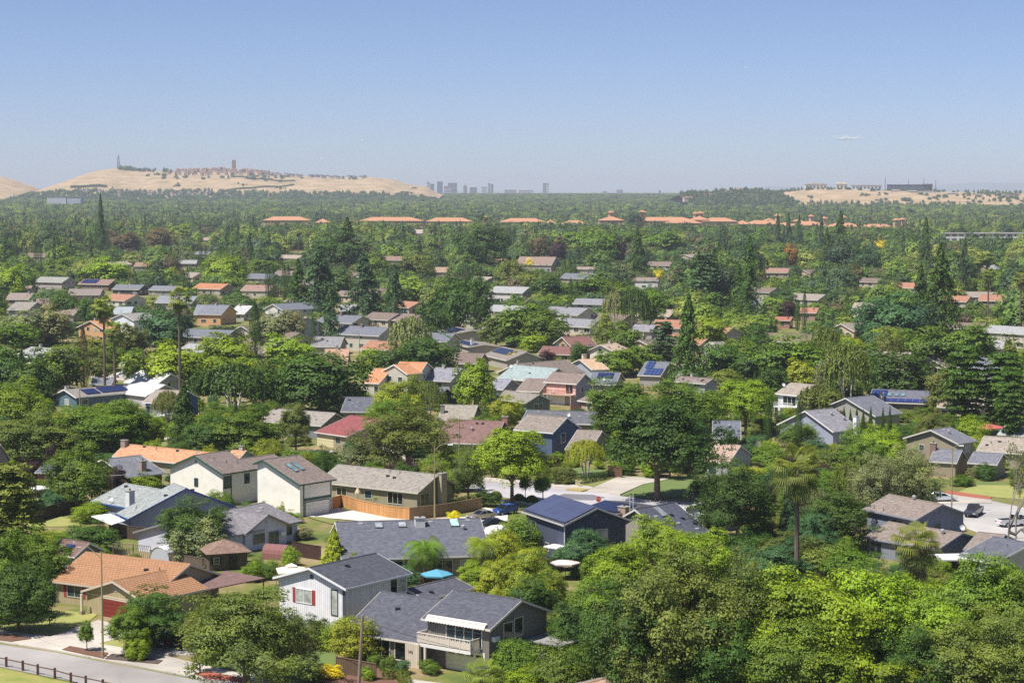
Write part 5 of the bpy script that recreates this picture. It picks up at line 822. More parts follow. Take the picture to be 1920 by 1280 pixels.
# ---------------------------------------------------------------- planted by eye: kind, foot u, top v, foot v, width in px, tint
TL = """
cedar 18 862 1070 190 O|round -5 985 1160 120 G|round 62 985 1120 125 G|round 35 1040 1185 130 D|round 152 820 955 122 G
shrub 178 970 1035 92 D|shrub 168 937 978 70 L|dense 362 922 1044 136 D|shrub 368 968 1052 104 S|airy 462 1088 1300 285 O|airy 375 1120 1262 60 O|airy 540 1150 1262 120 O
dense 288 1095 1215 135 D|street 245 1132 1232 95 G|street 163 1160 1222 34 G|round 258 1175 1238 48 L|shrub 640 1150 1215 95 L|ball 666 1153 1240 92 Y
conifer 628 995 1082 78 Y|shrub 660 1035 1085 60 L|feather 797 990 1085 98 G|feather 905 990 1085 80 Y|shrub 948 975 1060 66 Y|round 985 1032 1150 95 Y|round 935 1035 1140 75 Y|round 1030 1050 1155 60 Y|dense 1000 1070 1170 90 D
shrub 938 1085 1125 80 L|shrub 975 958 1040 82 G|shrub 940 992 1020 45 O|ball 968 1196 1272 78 G|shrub 1052 1182 1300 115 G|fanpalm 908 1232 1290 100 V|shrub 1101 1042 1085 46 G|shrub 1000 1245 1290 110 L
airy 1275 1005 1335 280 O|airy 1180 1075 1340 200 D|airy 1375 1030 1330 210 O|round 1110 1078 1225 120 G|round 1160 1010 1130 130 L|round 1240 960 1080 110 L|round 1310 985 1100 110 L|round 1098 985 1075 90 T|airy 1215 1120 1345 170 O|dense 1330 1140 1345 190 D|round 1080 1120 1240 90 D|round 1130 1180 1290 90 G
round 1545 1052 1330 250 L|round 1640 1046 1310 220 L|round 1470 1078 1330 190 L|round 1735 1090 1320 190 L|round 1850 1022 1240 190 G|round 1910 1055 1250 150 G|airy 1815 1135 1350 250 O|airy 1700 1165 1350 200 D|round 1575 1175 1350 210 L|round 1425 1135 1340 150 G|airy 1905 1140 1350 190 O|round 1780 1075 1220 130 G|round 1490 1150 1360 190 G
fanpalm 1493 835 1125 112 V|fanpalm 1718 975 1150 112 V|dense 1570 905 1035 150 D|dense 1520 950 1060 90 T|conifer 1478 915 1030 60 B|airy 1383 848 1030 165 D|airy 1350 890 1010 90 D|airy 1655 838 1005 135 S|airy 1705 825 1000 120 S|birch 1605 850 985 90 O|round 1652 795 885 90 L|round 1620 815 900 80 G
bare 1890 790 1065 120 O|bare 1905 850 1010 90 O|shrub 1440 1010 1075 120 O|shrub 1530 1005 1080 120 O|shrub 1600 1020 1090 110 G|airy 1480 990 1075 110 O|shrub 1400 985 1065 90 D|round 1450 1010 1120 130 T
street 1232 740 938 216 D|round 1175 700 835 140 G|round 1290 705 830 140 G|street 1398 708 815 108 L|birch 1098 822 893 76 Y|street 960 798 948 140 L|airy 878 828 940 80 O|street 985 885 935 26 G|street 1018 888 938 40 G
airy 765 752 885 195 O|shrub 672 822 886 88 S|round 745 700 815 95 Y|birch 800 712 800 75 O|airy 740 740 830 110 G|round 890 668 770 76 L|dense 948 735 805 70 Y|shrub 915 770 812 56 G|round 600 655 775 155 D|dense 545 670 770 90 D|birch 435 680 775 150 D|conifer 346 722 850 80 D
round 445 760 862 150 G|round 395 775 865 100 D|street 555 752 850 72 O|round 165 755 858 170 G|round 65 765 872 150 O|round 230 742 850 120 G|round 20 702 830 120 L|shrub 190 800 860 60 S|round 110 770 860 120 G|round 285 770 845 60 L|birch 315 730 810 60 O
round 15 640 755 90 D|round 60 662 760 90 D|round 105 638 745 115 G|conifer 42 660 760 50 D|cypress 157 608 730 22 K|fanpalm 197 552 745 52 V|fanpalm 216 603 755 46 O|fanpalm 338 539 760 50 V|round 325 635 735 130 L|round 305 570 660 90 T|round 425 620 705 110 L|round 250 600 680 60 O
cypress 479 560 700 28 D|cypress 587 590 665 13 D|round 545 622 700 95 L|conifer 620 538 655 56 B|conifer 1290 560 730 92 D|cedar 1243 600 700 92 B|birch 770 590 700 85 S|dense 800 622 715 130 D|dense 745 640 720 90 D|round 700 650 715 60 L
dense 845 505 630 85 D|dense 893 512 632 68 D|dense 812 560 640 60 D|dense 905 403 512 112 D|dense 880 430 515 60 D|fanpalm 907 433 512 15 O|fanpalm 920 433 512 15 O|conifer 600 468 600 110 B|conifer 682 478 600 105 B|conifer 652 412 520 80 D|conifer 560 490 600 70 D|dense 640 425 520 110 D|conifer 740 500 610 60 B
conifer 190 368 480 30 D|cypress 28 430 492 11 D|cypress 38 428 490 10 D|cypress 68 455 500 10 D|cypress 76 457 500 9 D|cypress 160 430 472 8 D|cypress 170 432 474 9 D|cypress 180 428 476 10 D|cypress 192 430 480 9 D|cypress 202 430 478 9 D|cypress 377 456 505 9 D|cypress 386 458 500 9 D|cypress 352 500 548 10 D|cypress 344 503 545 9 D|cypress 503 492 562 13 D|cypress 512 494 562 12 D|cypress 533 492 564 13 D|cypress 541 494 562 12 D
cypress 1068 480 530 11 D|cypress 1077 482 532 11 D|cypress 1058 484 530 10 D|cypress 699 540 600 12 D|cypress 688 545 600 12 D|cypress 727 535 600 13 D|cypress 742 545 600 11 D|cypress 1070 520 590 12 D|cypress 1082 525 590 12 D|cypress 1508 545 620 12 D|cypress 1495 560 620 12 D|cypress 1588 545 600 11 D|cypress 1440 745 840 18 D|cypress 1497 748 840 16 D
conifer 1195 432 530 54 D|conifer 1405 448 600 56 D|conifer 1385 500 590 62 D|cedar 1320 472 590 110 B|conifer 1762 466 650 105 D|conifer 1725 500 640 70 D|conifer 1575 400 500 52 D|conifer 1550 430 500 40 D|conifer 1735 412 510 44 D|conifer 1458 402 470 24 B|conifer 1478 400 470 24 B|conifer 1498 405 472 24 B|conifer 1540 405 480 22 B|dense 1585 440 520 80 B|dense 1625 455 525 60 B
round 1680 540 650 130 T|round 1650 555 640 90 T|round 1730 560 650 80 B|birch 1585 640 778 100 O|bare 1560 650 778 70 S|round 1480 618 730 130 G|dense 1685 655 765 130 D|dense 1630 640 750 110 D|round 1745 605 700 110 G|round 1820 600 700 120 G|round 1430 640 730 90 D|cedar 1808 640 815 140 D|cedar 1880 655 815 130 D|dense 1770 680 780 90 O|cedar 1895 690 840 90 D
round 1505 668 740 56 Y|ball 1480 792 838 44 G|ball 1512 790 836 40 G|shrub 1825 775 835 60 L|airy 1750 765 840 90 O|shrub 1790 780 830 50 G|round 1545 725 790 80 O|birch 1530 720 790 70 O|shrub 1440 830 875 60 G|shrub 1560 830 880 90 O|shrub 1610 790 850 60 G
conifer 1570 768 812 14 D|conifer 1582 764 812 15 D|conifer 1594 768 814 14 D|conifer 1606 764 816 15 D|conifer 1618 768 816 14 D|conifer 1632 764 820 15 D|conifer 1655 766 822 15 D|conifer 1668 764 824 15 D
round 1100 420 490 90 G|dense 1125 425 500 90 G|round 1010 440 492 34 K|round 1048 440 496 36 P|round 1160 440 500 30 P|dense 1190 395 440 40 B|round 1200 425 480 80 G|round 1250 430 485 90 G|shrub 995 482 510 20 Z|shrub 1235 500 528 18 Z|round 240 432 475 60 K|round 210 425 470 30 K|round 300 425 470 50 K
round 1090 580 612 50 P|round 1025 655 690 30 P|round 215 868 925 40 P|shrub 270 880 920 60 L|shrub 555 470 470 30 K|round 1478 562 600 32 P|shrub 1650 445 470 22 Z|round 1480 455 500 34 R|round 1640 720 745 30 Z|round 490 478 520 70 G|round 420 476 540 78 L|round 200 478 540 90 L|round 110 480 525 60 G|round 20 492 560 60 L|round 330 420 450 50 L
fanpalm 1850 470 560 30 O|fanpalm 1835 478 560 26 O|fanpalm 1852 500 610 32 O|fanpalm 1912 505 640 34 O|fanpalm 1610 500 545 24 K|fanpalm 560 430 482 14 O|fanpalm 578 430 480 14 O|fanpalm 225 415 484 16 O|fanpalm 808 425 480 13 O|fanpalm 826 428 480 13 O|fanpalm 1783 425 460 9 O|fanpalm 1790 425 460 9 O|fanpalm 1250 440 475 12 K|fanpalm 1365 440 478 12 K|fanpalm 45 395 430 9 K|fanpalm 495 400 430 8 K
round 985 560 650 110 G|round 1020 575 655 80 G|round 930 590 650 60 O|airy 1140 585 660 70 O|fanpalm 1135 590 640 30 Y|round 1170 600 680 70 G|round 1200 640 700 80 G|round 1150 650 705 90 G|round 1330 590 660 70 L|round 1350 640 720 90 D|round 1385 630 710 80 G|round 1360 690 740 60 O|birch 1150 545 620 45 S|birch 1190 540 620 60 D
round 95 565 645 80 S|round 120 545 600 60 D|round 165 555 610 40 D|round 40 575 650 90 S|round 505 580 650 80 S|round 545 580 650 60 S|round 30 600 660 70 G|round 380 690 740 60 D|round 255 650 720 50 G
dense 1000 495 560 60 O|round 1110 510 570 90 G|dense 860 520 600 60 D|round 1220 540 610 60 G|airy 960 480 550 70 O|round 780 470 540 60 O|round 700 470 530 60 G|round 1030 510 570 60 D|round 1160 520 580 60 G
shrub 1010 690 720 28 T|dense 985 680 720 30 T|shrub 1000 620 660 50 L|shrub 965 655 690 26 Z|round 1085 640 690 34 D|shrub 1050 668 690 30 L|shrub 720 905 942 44 L|shrub 568 985 1010 42 S|shrub 545 1020 1060 36 L|shrub 505 1045 1085 40 G|shrub 480 1040 1080 36 G|shrub 780 1095 1125 60 O|shrub 740 1100 1130 40 O|shrub 470 1050 1090 40 L
shrub 618 1242 1272 48 Z|shrub 590 1255 1280 30 O|shrub 690 1245 1275 30 L|shrub 728 1225 1258 34 G|shrub 755 1230 1262 30 T|shrub 700 1220 1250 30 G|shrub 1850 865 900 40 D|shrub 1830 862 895 34 S|shrub 1560 760 795 40 K|shrub 250 1035 1052 30 O|shrub 850 955 975 24 Z|shrub 920 915 950 40 D
"""
def read_list(txt):
    for ln in txt.strip().split('\n'):
        for it in ln.split('|'):
            k, u, vt, vb, w_, c = it.split()[:6]; yield k, float(u), float(vt), float(vb), float(w_), c
for k, u, vt, vb, w_, c in read_list(TL):
    T(k, u, vt, vb, w_, c)
N_HAND = len(TREES)

# ---------------------------------------------------------------- ground sheets (flat pieces each lying a few mm above the one below)
ROADS = []
def inside(x, y, poly):
    r = False; n = len(poly)
    for i in range(n):
        x1, y1 = poly[i]; x2, y2 = poly[(i + 1) % n]
        if (y1 > y) != (y2 > y) and x < (x2 - x1) * (y - y1) / (y2 - y1) + x1: r = not r
    return r
def sheet(name, pix, mat, lv, kind='structure', thick=.0, keep=True):
    pts = [at(u, v) for u, v in pix]; z = .03 + .012 * lv
    if keep: ROADS.append([(p.x, p.y) for p in pts])
    m = MB(); top = [(p.x, p.y, z + thick) for p in pts]
    a = sum(top[i][0] * top[(i + 1) % len(top)][1] - top[(i + 1) % len(top)][0] * top[i][1] for i in range(len(top)))
    if a < 0: top = top[::-1]
    m.face(top)
    if thick:
        for i in range(len(top)):
            p, q = top[i], top[(i + 1) % len(top)]; m.face([(p[0], p[1], -.05), (q[0], q[1], -.05), q, p])
    return tag(m.obj(name, mat), kind=kind)
def Zp(z, *pts):
    ox, oy, s = {'1': (0, 860, 3.048), '2': (450, 860, 3.048), '3': (900, 860, 3.048), '4': (1400, 860, 3.048), '5': (0, 560, 3.764), '6': (450, 560, 3.764), '7': (900, 560, 3.764), '8': (1400, 560, 3.692)}[z]
    return [(ox + x / s, oy + y / s) for x, y in pts]
ASPH, CONC = M('asphalt', 'a39e9a'), M('concrete', 'c4bcb0')
ROAD_D = M('asphalt', '77757a')
LAWN = M('grass', '68743a', c2='88844c'); LAWN2 = M('grass', '82904a', c2='a39a5c'); LAWNG = M('grass', '5a6e38', c2='6e7c42'); MULCH = M('soil', '6e5040'); REDM = M('soil', 'a05c48'); DRY = M('grass', 'b09a64', c2='8a8a44')
sheet('road', Zp('1', (-500, 1000), (0, 1060), (330, 1108), (600, 1163), (840, 1208), (1100, 1258), (1524, 1345), (1700, 1480), (700, 1330), (300, 1250), (0, 1190), (-500, 1130)), ASPH, 1)
sheet('pavement', Zp('1', (-500, 900), (0, 980), (200, 1010), (520, 1052), (900, 1120), (1300, 1215), (1700, 1300), (1700, 1372), (1524, 1337), (1100, 1250), (840, 1200), (600, 1155), (330, 1100), (0, 1050), (-500, 990)), CONC, 2, thick=.1)
sheet('lawn', Zp('1', (-200, 900), (310, 862), (560, 888), (475, 955), (280, 1012), (200, 1008), (0, 975), (-200, 950)), LAWN2, 3)
sheet('driveway', Zp('1', (560, 925), (850, 990), (640, 1040), (560, 1062), (280, 1022), (475, 955)), CONC, 4, thick=.06)
sheet('lawn', Zp('1', (520, 1045), (720, 995), (930, 1005), (900, 1085), (690, 1088)), LAWN2, 5)
sheet('driveway', Zp('1', (905, 1030), (1120, 1040), (1120, 1130), (900, 1120), (800, 1100)), CONC, 6, thick=.06)
sheet('mulch_bed', Zp('1', (355, 1098), (400, 1078), (620, 1118), (590, 1148)), MULCH, 10, thick=.08); sheet('mulch_bed', Zp('1', (640, 1122), (930, 1160), (900, 1180), (600, 1150)), M('soil', '5a4c46'), 10, thick=.08)
sheet('mulch_bed', Zp('1', (-100, 1010), (60, 1010), (180, 1035), (60, 1052), (-100, 1030)), MULCH, 10, thick=.08)
sheet('mulch_bed', Zp('1', (1110, 1235), (1190, 1225), (1420, 1270), (1440, 1290), (1180, 1262)), REDM, 12, thick=.08)
sheet('lawn', Zp('2', (-40, 1150), (0, 1090), (560, 1100), (550, 1230), (420, 1290), (120, 1290), (-60, 1240)), LAWNG, 3)
sheet('mulch_bed', Zp('2', (380, 1250), (480, 1200), (800, 1180), (960, 1230), (960, 1330), (380, 1330)), MULCH, 6)
sheet('path', Zp('2', (0, 1225), (110, 1240), (160, 1290), (900, 1290), (900, 1330), (0, 1330)), CONC, 5)
sheet('driveway', Zp('2', (960, 1260), (1500, 1330), (1500, 1450), (900, 1450)), CONC, 7)
sheet('back_lawn', Zp('1', (60, 390), (200, 350), (340, 330), (500, 350), (480, 385), (120, 392)), LAWN2, 3)
sheet('driveway', Zp('2', (370, 330), (560, 282), (860, 338), (1020, 350), (1330, 330), (1400, 280), (1530, 300), (1530, 420), (1300, 420), (560, 345)), M('concrete', 'd0c8be'), 6)
sheet('verge_lawn', Zp('2', (380, 335), (470, 335), (560, 352), (540, 375), (520, 375)), LAWN, 8)
sheet('road', Zp('3', (-560, -40), (-330, 60), (0, 130), (300, 150), (470, 165), (600, 180), (800, 212), (1000, 238), (1300, 250), (1500, 255), (1500, 330), (1200, 330), (680, 300), (330, 262), (0, 190), (-230, 130), (-500, 20)), M('asphalt', 'b6b2b4'), 1)
sheet('road_patch', Zp('3', (430, 218), (480, 200), (640, 205), (720, 222), (640, 238), (560, 236)), ROAD_D, 2)
sheet('pavement', Zp('3', (-560, -70), (-330, 40), (0, 108), (300, 130), (620, 160), (800, 200), (800, 213), (600, 181), (470, 166), (300, 151), (0, 131), (-330, 61), (-560, -41)), CONC, 3, thick=.1)
sheet('lawn', Zp('3', (340, 70), (480, 45), (650, 75), (790, 110), (690, 165), (560, 155), (430, 135), (430, 95)), LAWN, 5)
sheet('driveway', Zp('3', (800, 104), (1090, 118), (930, 150), (790, 212), (620, 180), (700, 145)), M('concrete', 'b8b0a4'), 6, thick=.08)
sheet('lawn', Zp('3', (930, 150), (1090, 116), (1220, 105), (1230, 215), (1000, 232), (800, 212)), LAWNG, 5)
sheet('dry_patch', Zp('3', (490, 180), (540, 172), (630, 180), (580, 190)), DRY, 9, thick=.1)
sheet('lawn', Zp('3', (-60, 190), (200, 230), (360, 260), (330, 290), (120, 290), (-60, 260)), LAWN, 3); sheet('path', Zp('3', (110, 228), (300, 252), (300, 268), (110, 240)), CONC, 4)
sheet('lawn', Zp('6', (1130, 1190), (1180, 1140), (1290, 1120), (1460, 1130), (1440, 1200), (1300, 1225)), LAWNG, 3)
sheet('path', Zp('6', (1340, 1150), (1440, 1122), (1500, 1125), (1400, 1160), (1560, 1190), (1620, 1240), (1480, 1240), (1440, 1190)), CONC, 4)
sheet('driveway', Zp('6', (400, 1100), (470, 1072), (640, 1072), (690, 1080), (570, 1145), (500, 1145)), M('concrete', 'cac2b6'), 4)
sheet('lawn', Zp('6', (570, 1145), (690, 1085), (760, 1120), (700, 1165)), LAWN, 3)
sheet('lawn', Zp('5', (150, 1130), (170, 1115), (360, 1130), (350, 1175), (160, 1172)), LAWNG, 3); sheet('driveway', Zp('5', (140, 1170), (350, 1175), (300, 1250), (60, 1250)), ROAD_D, 2)
sheet('lawn', Zp('5', (1050, 1020), (1130, 1000), (1230, 1010), (1220, 1045), (1080, 1040)), LAWN, 3); sheet('path', Zp('5', (1030, 1020), (1190, 975), (1230, 975), (1060, 1030)), CONC, 4)
sheet('driveway', Zp('5', (640, 540), (800, 530), (900, 545), (880, 575), (640, 560)), CONC, 2)
sheet('road', Zp('4', (1040, 270), (1130, 195), (1400, 240), (1640, 290), (1700, 520), (1480, 480), (1260, 400), (1200, 300)), M('asphalt', 'b4b0ac'), 1)
sheet('driveway', Zp('4', (1040, 205), (1190, 200), (1400, 235), (1400, 255), (1100, 260)), CONC, 4, thick=.04)
sheet('lawn', Zp('4', (1210, 190), (1300, 150), (1500, 150), (1600, 175), (1600, 235), (1430, 222)), LAWN2, 3); sheet('brick_path', Zp('4', (1130, 185), (1180, 188), (1400, 222), (1390, 236), (1150, 205)), REDM, 6, thick=.05)
sheet('lawn', Zp('4', (1300, 150), (1320, 130), (1480, 140), (1500, 152)), LAWNG, 5)
sheet('driveway', Zp('8', (0, 1050), (60, 1040), (60, 1090), (0, 1110)), CONC, 2); sheet('lawn', Zp('7', (600, 1220), (700, 1190), (860, 1210), (860, 1260), (640, 1262)), LAWNG, 7)

# ---------------------------------------------------------------- random planting between what is placed by eye
def in_foot(x, y, pad=0.):
    for cx, cy_, a, lx, ly in FOOT:
        dx, dy = x - cx, y - cy_; c, s = math.cos(a), math.sin(a)
        if abs(dx * c + dy * s) < lx + pad and abs(-dx * s + dy * c) < ly + pad: return True
    return False
def hides(u, vt, vb, wpx, y, gu=0):
    for u0, v0, u1, v1, yy in PROTECT:
        if y < yy and u + wpx / 2 > u0 + gu and u - wpx / 2 < u1 - gu and vt < v1 and vb > v0: return True
    return False
OPEN = [Zp('2', (1030, 640), (1220, 640), (1220, 740), (1030, 740)), Zp('1', (1080, 430), (1500, 430), (1500, 720), (1080, 720)), Zp('1', (-60, 860), (930, 860), (1130, 1290), (-60, 1290)), Zp('2', (360, 270), (1560, 200), (1560, 420), (360, 380)), Zp('3', (-30, 100), (1250, 90), (1250, 270), (-30, 290)), Zp('4', (1040, 180), (1700, 130), (1700, 480), (1240, 420)), Zp('6', (400, 1050), (720, 1050), (720, 1160), (400, 1160)), Zp('6', (1120, 1110), (1500, 1110), (1500, 1220), (1120, 1220)), Zp('1', (60, 320), (500, 320), (500, 400), (60, 400)), Zp('5', (140, 1100), (360, 1100), (360, 1180), (140, 1180)), Zp('1', (640, 370), (1130, 370), (1130, 700), (640, 600)), Zp('2', (0, 480), (480, 480), (480, 760), (0, 760))]
def open_hit(u, vt, vb, w_):
    for poly in OPEN:
        us = [p[0] for p in poly]; vv = [p[1] for p in poly]
        if u + w_ / 2 > min(us) and u - w_ / 2 < max(us) and vt < max(vv) and vb > min(vv): return True
    return False
GRID = {}
def near_tree(x, y, r):
    gx, gy = int(x // 8), int(y // 8)
    for i in (-1, 0, 1):
        for j in (-1, 0, 1):
            for (a, b, c) in GRID.get((gx + i, gy + j), ()):
                if (a - x) ** 2 + (b - y) ** 2 < (r + c) ** 2 * .42: return True
    return False
def put_grid(x, y, r): GRID.setdefault((int(x // 8), int(y // 8)), []).append((x, y, r))
for t in TREES: put_grid(t[0].location.x, t[0].location.y, t[7] / 2)
KINDS = [('round', .42), ('dense', .17), ('airy', .15), ('birch', .05), ('conifer', .04), ('cedar', .03), ('cypress', .04), ('shrub', .06), ('fanpalm', .02), ('ball', .02)]
TPAL = {'round': 'LLGGGDYOT', 'dense': 'DDGGGOT', 'airy': 'OOGDS', 'birch': 'OSG', 'conifer': 'DDB', 'cedar': 'BD', 'cypress': 'D', 'shrub': 'GLDYOP', 'fanpalm': 'OO', 'ball': 'GYD'}
def pick(rnd):
    r = rnd.random(); a = 0
    for k, p in KINDS:
        a += p
        if r < a: return k
    return 'round'
def dims(k, rnd, y=0):
    h, w_ = dims0(k, rnd)
    if y > 380 and k not in ('shrub', 'ball', 'cypress', 'fanpalm'): f = 1.12 + min(.38, (y - 380) / 900); h *= f; w_ *= f * 1.02
    return h, w_
def dims0(k, rnd):
    if k == 'cypress': return rnd.uniform(7, 13), rnd.uniform(1.4, 2.2)
    if k == 'conifer': return rnd.uniform(9, 17), rnd.uniform(4.5, 7)
    if k == 'cedar': return rnd.uniform(9, 14), rnd.uniform(7, 10)
    if k == 'shrub': return rnd.uniform(2, 3.6), rnd.uniform(2.5, 5)
    if k == 'fanpalm': return rnd.uniform(9, 18), rnd.uniform(3.4, 4.4)
    if k == 'ball': return rnd.uniform(3.5, 6), rnd.uniform(3.5, 5.5)
    if k == 'birch': return rnd.uniform(7, 11), rnd.uniform(5, 8)
    return rnd.uniform(5.5, 11.5), rnd.uniform(6, 11)
rf = random.Random(5); COUNT = {}
for t in TREES: COUNT[t[1]] = COUNT.get(t[1], 0) + 1
y = 205.0
while y < 640:
    x = -y * .262
    while x < y * .262:
        px, py = x + rf.uniform(-2.5, 2.5), y + rf.uniform(-2.5, 2.5); k = pick(rf); h, wd = dims(k, rf, y)
        for _ in range(3):
            u, vb = proj(px, py, 0); vt = proj(px, py, h)[1]; wp = wd * F / py
            if in_foot(px, py, wd * .12) or near_tree(px, py, wd / 2) or any(inside(px, py, r) for r in ROADS): break
            if hides(u, vt, vb, wp * .85, py, 2) or (vb > 930 and open_hit(u, vt, vb, wp * .7)): k = 'shrub'; h *= .5; wd *= .6; continue
            if COUNT.get(k, 0) < 240 and -60 < u < 1980 and vt < 1290:
                plant(k, px, py, h, wd, rf.choice(TPAL[k])); COUNT[k] = COUNT.get(k, 0) + 1; put_grid(px, py, wd / 2)
            break
        x += 5.4
    y += 5.6 if y < 420 else 7.0
# low garden planting between houses: shrubs that leave roofs and upper walls free
y = 210.0
while y < 470:
    x = -y * .262
    while x < y * .262:
        px, py = x + rf.uniform(-2, 2), y + rf.uniform(-2, 2); k = rf.choice(['shrub', 'shrub', 'round', 'ball', 'dense']); h = rf.uniform(1.8, 4.2); wd = rf.uniform(2.6, 5.2)
        u, vb = proj(px, py, 0); vt = proj(px, py, h)[1]; wp = wd * F / py
        if not (in_foot(px, py, .3) or near_tree(px, py, wd / 2 * .9) or any(inside(px, py, r) for r in ROADS) or COUNT.get(k, 0) >= 290 or not -30 < u < 1950 or vt > 1285):
            bad = (vb > 900 and open_hit(u, vt, vb, wp * .6))
            for u0, v0, u1, v1, yy in PROTECT:
                if py < yy and u + wp / 2 > u0 and u - wp / 2 < u1 and vt < v1 - (v1 - v0) * .22 and vb > v0: bad = True; break
            if not bad: plant(k, px, py, h, wd, rf.choice('GDLYOGT')); COUNT[k] = COUNT.get(k, 0) + 1; put_grid(px, py, wd / 2)
        x += 4.4
    y += 4.6
print('trees', len(TREES), COUNT)
# ---------------------------------------------------------------- terrain
def ground_z(y):
    return 0 if y < 2600 else 30 * min(1, (y - 2600) / 4400)
m = MB(); ys = [-400, 60, 150, 400, 800, 1500, 2600] + [2600 + 440 * i for i in range(1, 11)] + [9000, 14000, 20000, 28500]
for y0, y1 in zip(ys, ys[1:]):
    w0, w1 = max(420, abs(y0) * .8), max(420, abs(y1) * .8)
    m.face([(-w0, y0, ground_z(y0)), (w0, y0, ground_z(y0)), (w1, y1, ground_z(y1)), (-w1, y1, ground_z(y1))])
gm, t, b = new_mat('ground'); tc = t.nodes.new("ShaderNodeTexCoord")
n1 = t.nodes.new("ShaderNodeTexNoise"); n1.inputs['Scale'].default_value = .09; n1.inputs['Detail'].default_value = 8; n1.inputs['Roughness'].default_value = .65
t.links.new(tc.outputs['Object'], n1.inputs['Vector']); cr = t.nodes.new("ShaderNodeValToRGB"); e = cr.color_ramp.elements
e[0].position = .36; e[0].color = rgba(hx('4c5a26')); e[1].position = .66; e[1].color = rgba(hx('9a8a68'))
for p_, c_ in ((.45, '64702e'), (.52, '7c7444'), (.58, '8c7c5a')): q = e.new(p_); q.color = rgba(hx(c_))
t.links.new(n1.outputs[0], cr.inputs[0]); t.links.new(cr.outputs[0], b.inputs['Base Color']); b.inputs['Roughness'].default_value = 1
tag(m.obj('ground', gm, uv=False), kind='structure')
# grass verge behind the rail fence on the near side of the road
sheet('verge', Zp('1', (-500, 1105), (0, 1195), (300, 1262), (620, 1320), (900, 1500), (-500, 1600)), M('grass', '6e8434', c2='a8985a'), 4)

# ---------------------------------------------------------------- hills
def hill(name, crest, y_front, y_crest, y_back, mat, bump=6, seed=0):
    us = [c[0] for c in crest]; rng = random.Random(seed); cols = []; step = 8
    def cv(u):
        for (a, va), (b_, vb_) in zip(crest, crest[1:]):
            if a <= u <= b_: return va + (vb_ - va) * (u - a) / (b_ - a)
        return crest[-1][1]
    rows = [0, .12, .25, .38, .5, .62, .74, .86, 1.0]; V = []; Fc = []
    n = int((us[-1] - us[0]) / step) + 1
    def P(u, t):
        y = y_front + (y_crest - y_front) * t; x = (u - 960) / F * y_crest * (.96 + .04 * t)
        zc_ = dist_point(u, cv(u), y_crest).z; g = ground_z(y); prof = 1 - (1 - t) ** 1.45
        z = g - 3 + (max(0, zc_ - g) + 3) * prof + bump * math.sin(u * .05 + 3 * t + seed) * math.sin(t * math.pi) * .6 + bump * .5 * math.sin(u * .13 + 5 * t) * math.sin(t * math.pi)
        return (x, y, z)
    for i in range(n):
        u = us[0] + i * step
        for t_ in rows: V.append(P(u, t_))
        x, y, z = P(u, 1); V.append((x * 1.03, y_back, ground_z(y_back) - 3))
    R_ = len(rows) + 1
    for i in range(n - 1):
        for j in range(R_ - 1): Fc.append((i * R_ + j, (i + 1) * R_ + j, (i + 1) * R_ + j + 1, i * R_ + j + 1))
    me = bpy.data.meshes.new(name); me.from_pydata(V, [], Fc); me.materials.append(mat); me.polygons.foreach_set('use_smooth', [True] * len(Fc))
    tag(link(name, me), kind='structure'); return P
hm, t, b = new_mat('dry_hill'); tc = t.nodes.new("ShaderNodeTexCoord"); mp = t.nodes.new("ShaderNodeMapping"); mp.inputs['Scale'].default_value = (1, 1, 3)
n1 = t.nodes.new("ShaderNodeTexNoise"); n1.inputs['Scale'].default_value = .02; n1.inputs['Detail'].default_value = 9; n1.inputs['Roughness'].default_value = .68
t.links.new(tc.outputs['Object'], mp.inputs[0]); t.links.new(mp.outputs[0], n1.inputs['Vector']); cr = t.nodes.new("ShaderNodeValToRGB"); e = cr.color_ramp.elements
e[0].position = .28; e[0].color = rgba(hx('7c7050')); e[1].position = .62; e[1].color = rgba(hx('baa080')); q = e.new(.48); q.color = rgba(hx('a8906c'))
t.links.new(n1.outputs[0], cr.inputs[0]); t.links.new(cr.outputs[0], b.inputs['Base Color']); b.inputs['Roughness'].default_value = 1
HL = hill('hill', [(104, 356), (120, 347), (150, 332), (190, 319), (230, 315), (280, 320), (330, 322), (400, 320), (440, 319), (500, 325), (560, 330), (620, 332.5), (700, 332.5), (740, 336), (762, 345), (800, 350), (816, 360), (832, 366)], 5600, 6500, 7400, hm, 2.5, 1)
hill('hill', [(-60, 326), (0, 330), (20, 334), (52, 345), (70, 353), (80, 363)], 5900, 6600, 7300, hm, 4, 2)
HR = hill('hill', [(1430, 372), (1452, 362), (1480, 358), (1520, 355), (1570, 355), (1650, 357), (1750, 359), (1850, 361), (1930, 362), (1990, 364)], 4500, 5200, 6200, hm, 2.5, 3)
wm, t, b = new_mat('wooded_hill'); tc = t.nodes.new("ShaderNodeTexCoord"); n1 = t.nodes.new("ShaderNodeTexNoise"); n1.inputs['Scale'].default_value = .05; n1.inputs['Detail'].default_value = 6
t.links.new(tc.outputs['Object'], n1.inputs['Vector']); cr = t.nodes.new("ShaderNodeValToRGB"); e = cr.color_ramp.elements; e[0].position = .4; e[0].color = rgba(hx('3c4a2c')); e[1].position = .65; e[1].color = rgba(hx('6a6a44'))
t.links.new(n1.outputs[0], cr.inputs[0]); t.links.new(cr.outputs[0], b.inputs['Base Color'])
HW = hill('hill', [(1270, 366), (1310, 365), (1345, 361), (1390, 359.5), (1430, 361), (1460, 367)], 4300, 4900, 5600, wm, 3, 4)
mm = M('far_mountain', '66707a', rough=1)
hill('mountains', [(1180, 363), (1280, 360), (1400, 356), (1440, 348), (1500, 352), (1600, 356), (1700, 354), (1780, 345), (1830, 342), (1900, 343), (2000, 340)], 20000, 24000, 28000, mm, 10, 5)
